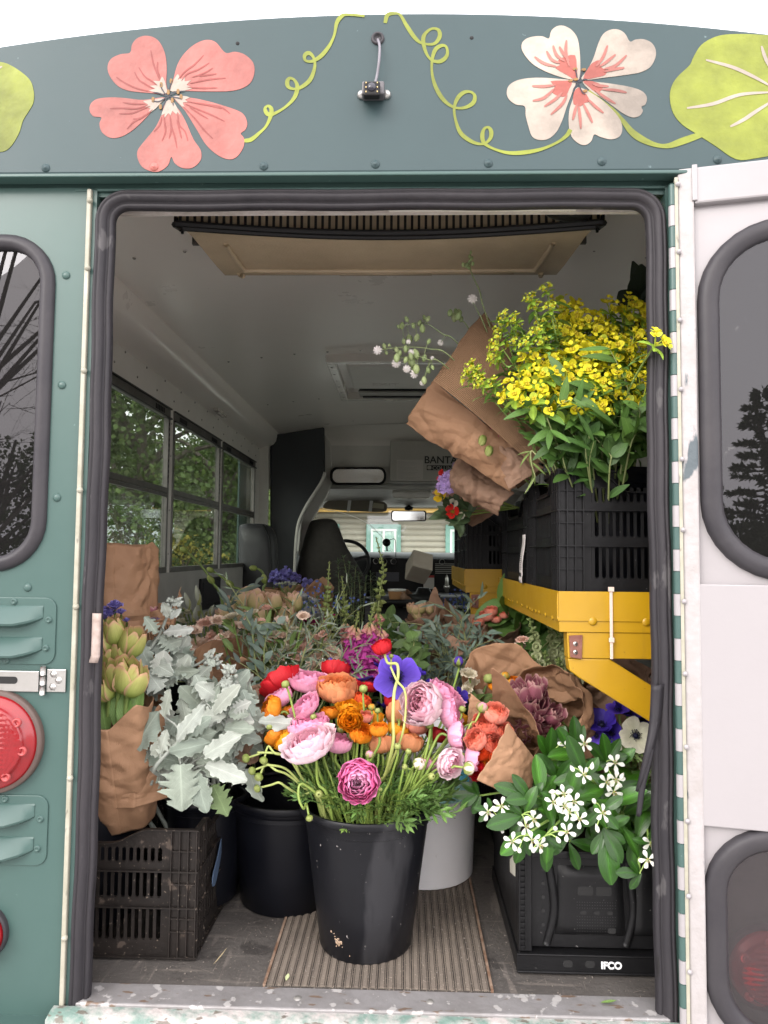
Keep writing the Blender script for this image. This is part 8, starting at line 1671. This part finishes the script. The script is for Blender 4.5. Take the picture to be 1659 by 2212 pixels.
for i, (lb, pts) in enumerate((('dark green leafy spurge stem base at the left of the bucket', [(980, 1250), (1000, 1150), (1010, 1060)]), ('dark leafy stem in the middle of the spurge', [(1150, 1250), (1170, 1150), (1180, 1040)]), ('dark leafy stem at the right of the spurge', [(1330, 1250), (1340, 1130), (1350, 1020)]), ('dark leafy stem near the door seal', [(1440, 1250), (1450, 1130), (1470, 1020)]), ('leafy stem between the paper and the spurge', [(1080, 1250), (1090, 1160), (1080, 1060)]), ('shaded leafy stem low in the spurge', [(1250, 1250), (1260, 1150), (1270, 1060)]), ('leafy stem low at the left middle of the spurge', [(1110, 1250), (1120, 1180), (1140, 1110)]), ('leafy stem low at the right middle of the spurge', [(1290, 1250), (1300, 1180), (1300, 1100)]), ('leafy stem low beside the door seal', [(1400, 1250), (1400, 1180), (1410, 1090)]), ('leafy stem deep behind the spurge', [(1200, 1240), (1210, 1190), (1210, 1120)]))):
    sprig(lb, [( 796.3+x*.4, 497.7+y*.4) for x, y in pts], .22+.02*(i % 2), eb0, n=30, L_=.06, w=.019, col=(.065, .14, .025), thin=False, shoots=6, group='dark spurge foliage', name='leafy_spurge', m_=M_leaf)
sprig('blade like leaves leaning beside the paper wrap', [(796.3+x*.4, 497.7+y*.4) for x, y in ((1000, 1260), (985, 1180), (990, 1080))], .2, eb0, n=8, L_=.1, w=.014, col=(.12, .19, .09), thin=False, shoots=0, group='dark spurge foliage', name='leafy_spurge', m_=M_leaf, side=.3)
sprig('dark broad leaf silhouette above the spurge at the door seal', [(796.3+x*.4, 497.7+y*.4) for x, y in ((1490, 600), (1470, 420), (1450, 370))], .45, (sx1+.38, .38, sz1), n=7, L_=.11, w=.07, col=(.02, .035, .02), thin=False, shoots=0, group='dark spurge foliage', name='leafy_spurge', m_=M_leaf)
# wrapped bouquets leaning left
def cone_at(label, bpx, mpx, Yb, Ym, r0, r1, seed, peaks, m_, **k):
    return kcone(label, (796.3+bpx[0]*.4, 497.7+bpx[1]*.4), (796.3+mpx[0]*.4, 497.7+mpx[1]*.4), Yb, Ym, r0, r1, seed, peaks, m_, **k)
t1 = empty('ribbed_paper_wrap', tuple(Zd(1000, 1300, .6)), 'large ribbed brown paper wrap leaning out to the left behind the yellow spurge', 'bouquet', 'paper wrapped bouquets'); o_ = np.array(t1.location)
A_, B_, C_, D_ = Zd(350, 800, .34), Zd(625, 435, .40), Zd(1040, 1080, .34), Zd(905, 1278, .30)
sheet(t1, [A_-o_, B_-o_, C_-o_, D_-o_], M_kraftr, seed=4, bulge=-.05, amp=.003, curl=.01, name='front_paper', nu=50, nv=60)
E_ = Zd(680, 500, .55); F_ = Zd(870, 800, .62)
sheet(t1, [B_-o_, Zd(700, 530, .56)-o_, Zd(1120, 1180, .58)-o_, C_-o_], M_kraftr, seed=8, bulge=.03, amp=.006, name='side_paper')
sheet(t1, [Zd(380, 780, .40)-o_, Zd(690, 520, .58)-o_, Zd(1120, 1200, .60)-o_, Zd(950, 1260, .42)-o_], M_kraft, seed=9, bulge=.06, amp=.006, name='back_paper')
t2 = empty('lower_paper_wrap', tuple(Zd(860, 1390, .75)), 'second brown paper wrap below the ribbed one, its torn corner pointing left', 'bouquet', 'paper wrapped bouquets'); o_ = np.array(t2.location)
sheet(t2, [Zd(190, 1045, .52)-o_, Zd(345, 815, .44)-o_, Zd(900, 1250, .42)-o_, Zd(760, 1415, .46)-o_], M_kraft, seed=12, bulge=-.03, amp=.005, curl=.012, name='front_paper', nu=50, nv=50, ragged=.01)
sheet(t2, [Zd(600, 1040, .46)-o_, Zd(740, 1150, .44)-o_, Zd(950, 1280, .42)-o_, Zd(760, 1400, .45)-o_], M_kraftd, seed=13, bulge=-.02, amp=.005, name='fold', nu=30, nv=30)
sheet(t2, [Zd(250, 960, .55)-o_, Zd(350, 820, .60)-o_, Zd(950, 1300, .72)-o_, Zd(800, 1400, .66)-o_], M_kraftd, seed=17, bulge=.05, amp=.01, name='back_paper')
t3 = empty('plain_paper_wrap', tuple(Zd(800, 1500, .85)), 'smooth brown paper wrap lowest of the leaning bouquets, with poppies and lilac at its mouth', 'bouquet', 'paper wrapped bouquets'); o_ = np.array(t3.location)
sheet(t3, [Zd(425, 1405, .74)-o_, Zd(495, 1215, .70)-o_, Zd(790, 1420, .58)-o_, Zd(700, 1540, .62)-o_], M_kraftd, seed=19, bulge=-.05, amp=.006, name='front_paper')
sheet(t3, [Zd(340, 1420, .92)-o_, Zd(400, 1330, .9)-o_, Zd(720, 1500, .85)-o_, Zd(560, 1600, .88)-o_], M_kraftd, seed=20, bulge=.03, amp=.006, name='back_paper')
hs_ = []
for x, y, w, p_, f in ((655, 1110, 110, RUF['mag'][0], (-.3, -.8, -.3)), (700, 1130, 80, RUF['mag'][0], (0, -.8, -.4))): c_ = Zd(x, y, .46); put(p_, t2, c_-np.array(t2.location), f, m_at(w*.4, .46)/2, name='bloom')
for x, y in ((620, 1105), (655, 1162)): put(BUD['green'], t2, Zd(x, y, .40)-np.array(t2.location), (-.2, -.3, -1), .011, squash=1.6, name='bud')
stems_to(t2, np.array(t2.location), [Zd(660, 1115, .46), Zd(640, 1110, .45)], Zd(900, 1370, .6), .003)
for x, y, w, p_, f in ((405, 1330, 70, ANE['poppy'], (-.7, -.5, .2)), (455, 1520, 80, ANE['poppy'], (-.3, -1, .1)), (395, 1435, 80, ANE['poppyy'], (-.6, -.9, .2)), (455, 1475, 60, ANE['white'], (-.2, -1, -.2)), (500, 1540, 40, ANE['white'], (0, -1, 0))): c_ = Zd(x, y, .80); hs_.append(c_+(0, .03, 0)); put(p_, t3, c_-o_, f, m_at(w*.4, .80)/2, name='poppy')
m = MB()
for cx, cy, R in ((425, 1365, 52), (440, 1340, 40), (400, 1385, 30), (478, 1272, 18)):
    for i in range(int(R*1.6)):
        a = U(0, 6.28); r_ = math.sqrt(U(0, 1))*R; q = Zd(cx+math.cos(a)*r_, cy+math.sin(a)*r_, .72+U(-.02, .02))-o_; d = nrm((U(-.6, .6), -1, U(-.6, .6)))
        for k in range(4): b = k*1.57+a; e1 = nrm(np.cross(d, (0, .1, 1))); e2 = np.cross(d, e1); leaf(m, q, e1*math.cos(b)+e2*math.sin(b), d, .008, .005, var((.42, .3, .58), .2), nu=3, nv=3, fold=0)
m.build('lilac', M_petal, t3, smooth=False)
stems_to(t3, o_, hs_+[Zd(430, 1370, .75)], o_+(0, 0, .0), .003)
m = MB()
for i in range(26): q = Zd(U(420, 560), U(1480, 1590), .82)-o_; leaf(m, q, (U(-1, .3), -.5, U(-.5, .8)), (0, -1, .3), .06, .025, var((.06, .1, .04), .3), nu=5, nv=7)
m.build('leaves', M_leaf, t3)
# bladder campion : arching sprays
def campion(label, stempts, pods, flowers, Y):
    base = Zd(880, 1150, .62); t = empty('bladder_campion', tuple(base), label, 'flower', 'bladder campion sprays'); o_ = np.array(base); P = [Zd(x, y, Y) for x, y in stempts]; full = smooth_path([o_, o_*.5+P[0]*.5]+P, 8)-o_; st = MB(); st.tube(full, np.linspace(.0024, .001, len(full)), 4, (.22, .28, .12)); m = MB()
    for x, y, s_ in pods:
        q = Zd(x, y, Y+U(-.02, .02))-o_; near = full[np.argmin(np.linalg.norm(full-q, axis=1))]; st.tube(smooth_path([near, (near+q)/2+(0, 0, .006), q], 4), .0007, 3, (.25, .32, .13)); R = m_at(s_*.4, Y)/2; m.lathe([(0, -R*1.5), (R*.55, -R*1.2), (R*.95, -R*.3), (R*.85, R*.6), (R*.35, R*1.3), (0, R*1.5)], 9, q, var((.34, .42, .2), .15), axis=(U(-.5, .5), U(-.3, .3), 1))
    m.build('pods', M_petal, t)
    m = MB()
    for x, y, s_ in flowers:
        q = Zd(x, y, Y-.01)-o_; R = m_at(s_*.4, Y)/2; near = full[np.argmin(np.linalg.norm(full-q, axis=1))]; st.tube([near, q], .0007, 3, (.25, .32, .13)); d = nrm((U(-.5, .5), -1, U(-.6, .1)))
        for k in range(9): b = k*.7; e1 = nrm(np.cross(d, (0, .1, 1))); e2 = np.cross(d, e1); leaf(m, q, e1*math.cos(b)+e2*math.sin(b), d, R, R*.4, var((.66, .62, .6), .06), nu=3, nv=5, peak=.65, fold=0)
    st.build('stem', M_stem, t); m.build('petals', M_petal, t); return t
campion('bladder campion spray with the leftmost white flower', [(440, 680), (330, 640), (200, 630), (60, 645)], [(85, 625, 24), (95, 660, 20), (150, 645, 26), (110, 620, 16), (200, 640, 30), (165, 660, 22)], [(48, 648, 56)], .34)
campion('upper bladder campion spray full of green pods', [(480, 610), (400, 560), (300, 500), (180, 515)], [(180, 515, 30), (205, 480, 26), (290, 530, 34), (275, 500, 26), (320, 478, 28), (260, 580, 34), (220, 585, 38), (240, 515, 22), (300, 470, 22), (190, 600, 24), (160, 520, 18)], [(390, 605, 40)], .38)
campion('bladder campion tuft nearest the top of the ribbed paper', [(540, 530), (500, 490), (460, 460), (440, 450)], [(440, 445, 32), (462, 470, 36), (485, 462, 36), (492, 440, 24), (470, 440, 30), (500, 480, 24)], [], .42)
campion('lower bladder campion spray with fat pods and white flowers', [(400, 720), (330, 700), (260, 680), (160, 690)], [(152, 688, 38), (168, 665, 26), (232, 710, 46), (255, 668, 42), (258, 748, 40), (228, 680, 30), (300, 690, 30), (322, 755, 28), (345, 740, 22), (300, 810, 32), (325, 600, 24), (240, 740, 34), (200, 700, 26)], [(150, 720, 58), (205, 750, 52), (250, 775, 56), (228, 660, 40), (215, 600, 30), (290, 825, 36), (345, 690, 26)], .33)
campion('lone thin stalk rising above the ribbed paper with small seed heads', [(625, 430), (600, 330), (560, 240), (548, 190), (552, 110)], [(552, 118, 14), (545, 140, 16), (556, 152, 20), (510, 185, 20), (530, 188, 22), (545, 165, 16), (562, 180, 18), (540, 200, 18)], [], .36)
campion('single white campion flower under the thin stalk', [(620, 500), (595, 450), (565, 390)], [(565, 385, 16)], [(562, 368, 62)], .36)
for i, (x0, y0, x1, y1) in enumerate(((850, 1110, 985, 1190), (850, 1190, 900, 1320))):
    pass
sprig('thin curling grass blades hanging over the ribbed paper corner', [(796.3+x*.4, 497.7+y*.4) for x, y in ((930, 1240), (880, 1190), (880, 1260), (900, 1330))], .22, Zd(960, 1260, .3), n=10, L_=.05, w=.006, col=(.2, .28, .08), group='grass blades', name='grass_blade', m_=M_leaf)
# litter, cup, pastry
t = empty('iced_coffee_cup', tuple(at(857, 1300, 3.7)), 'small clear cup of caramel coloured drink on the console tray', 'cup'); o_ = np.array(t.location)
MB().lathe([(0, 0), (.05, 0), (.055, .03), (.062, .075)], 20).build('cup_body', paint('caramel_drink', (.35, .18, .08)), t); MB().lathe([(.062, .0755), (.066, .08), (.064, .09), (0, .092)], 20).build('lid', M_lampw, t)
kcone('crumpled brown paper bag on the console tray beside the cup', (872, 1302), (885, 1285), 3.7, 3.68, .05, .06, 60, ((1, .3, .5),), M_kraftd, amp=.02)
for nm, lb, x, y, L_, w, col, a in (('fallen_leaf', 'small green leaf fallen on the floor at the right', 1298, 2168, .03, .009, (.16, .26, .07), .1), ('fallen_petal', 'pale green petal lying on the ribbed mat', 618, 2120, .02, .008, (.5, .55, .3), 1.5), ('straw_stalk', 'dry straw lying on the black floor left of the mat', 461, 2085, .055, .003, (.4, .33, .2), 1.3)):
    d_ = ray(x, y); p = CAM+d_*((.006-CAM[2])/d_[2]); t = empty(nm, tuple(p), lb, 'litter'); m = MB(); leaf(m, (0, 0, .002), (math.cos(a), math.sin(a), 0), (0, 0, 1), L_, w, col, nu=5, nv=8, droop=-.1); m.build('blade', M_leaf, t)
for o in PROTO: bpy.data.objects.remove(o)
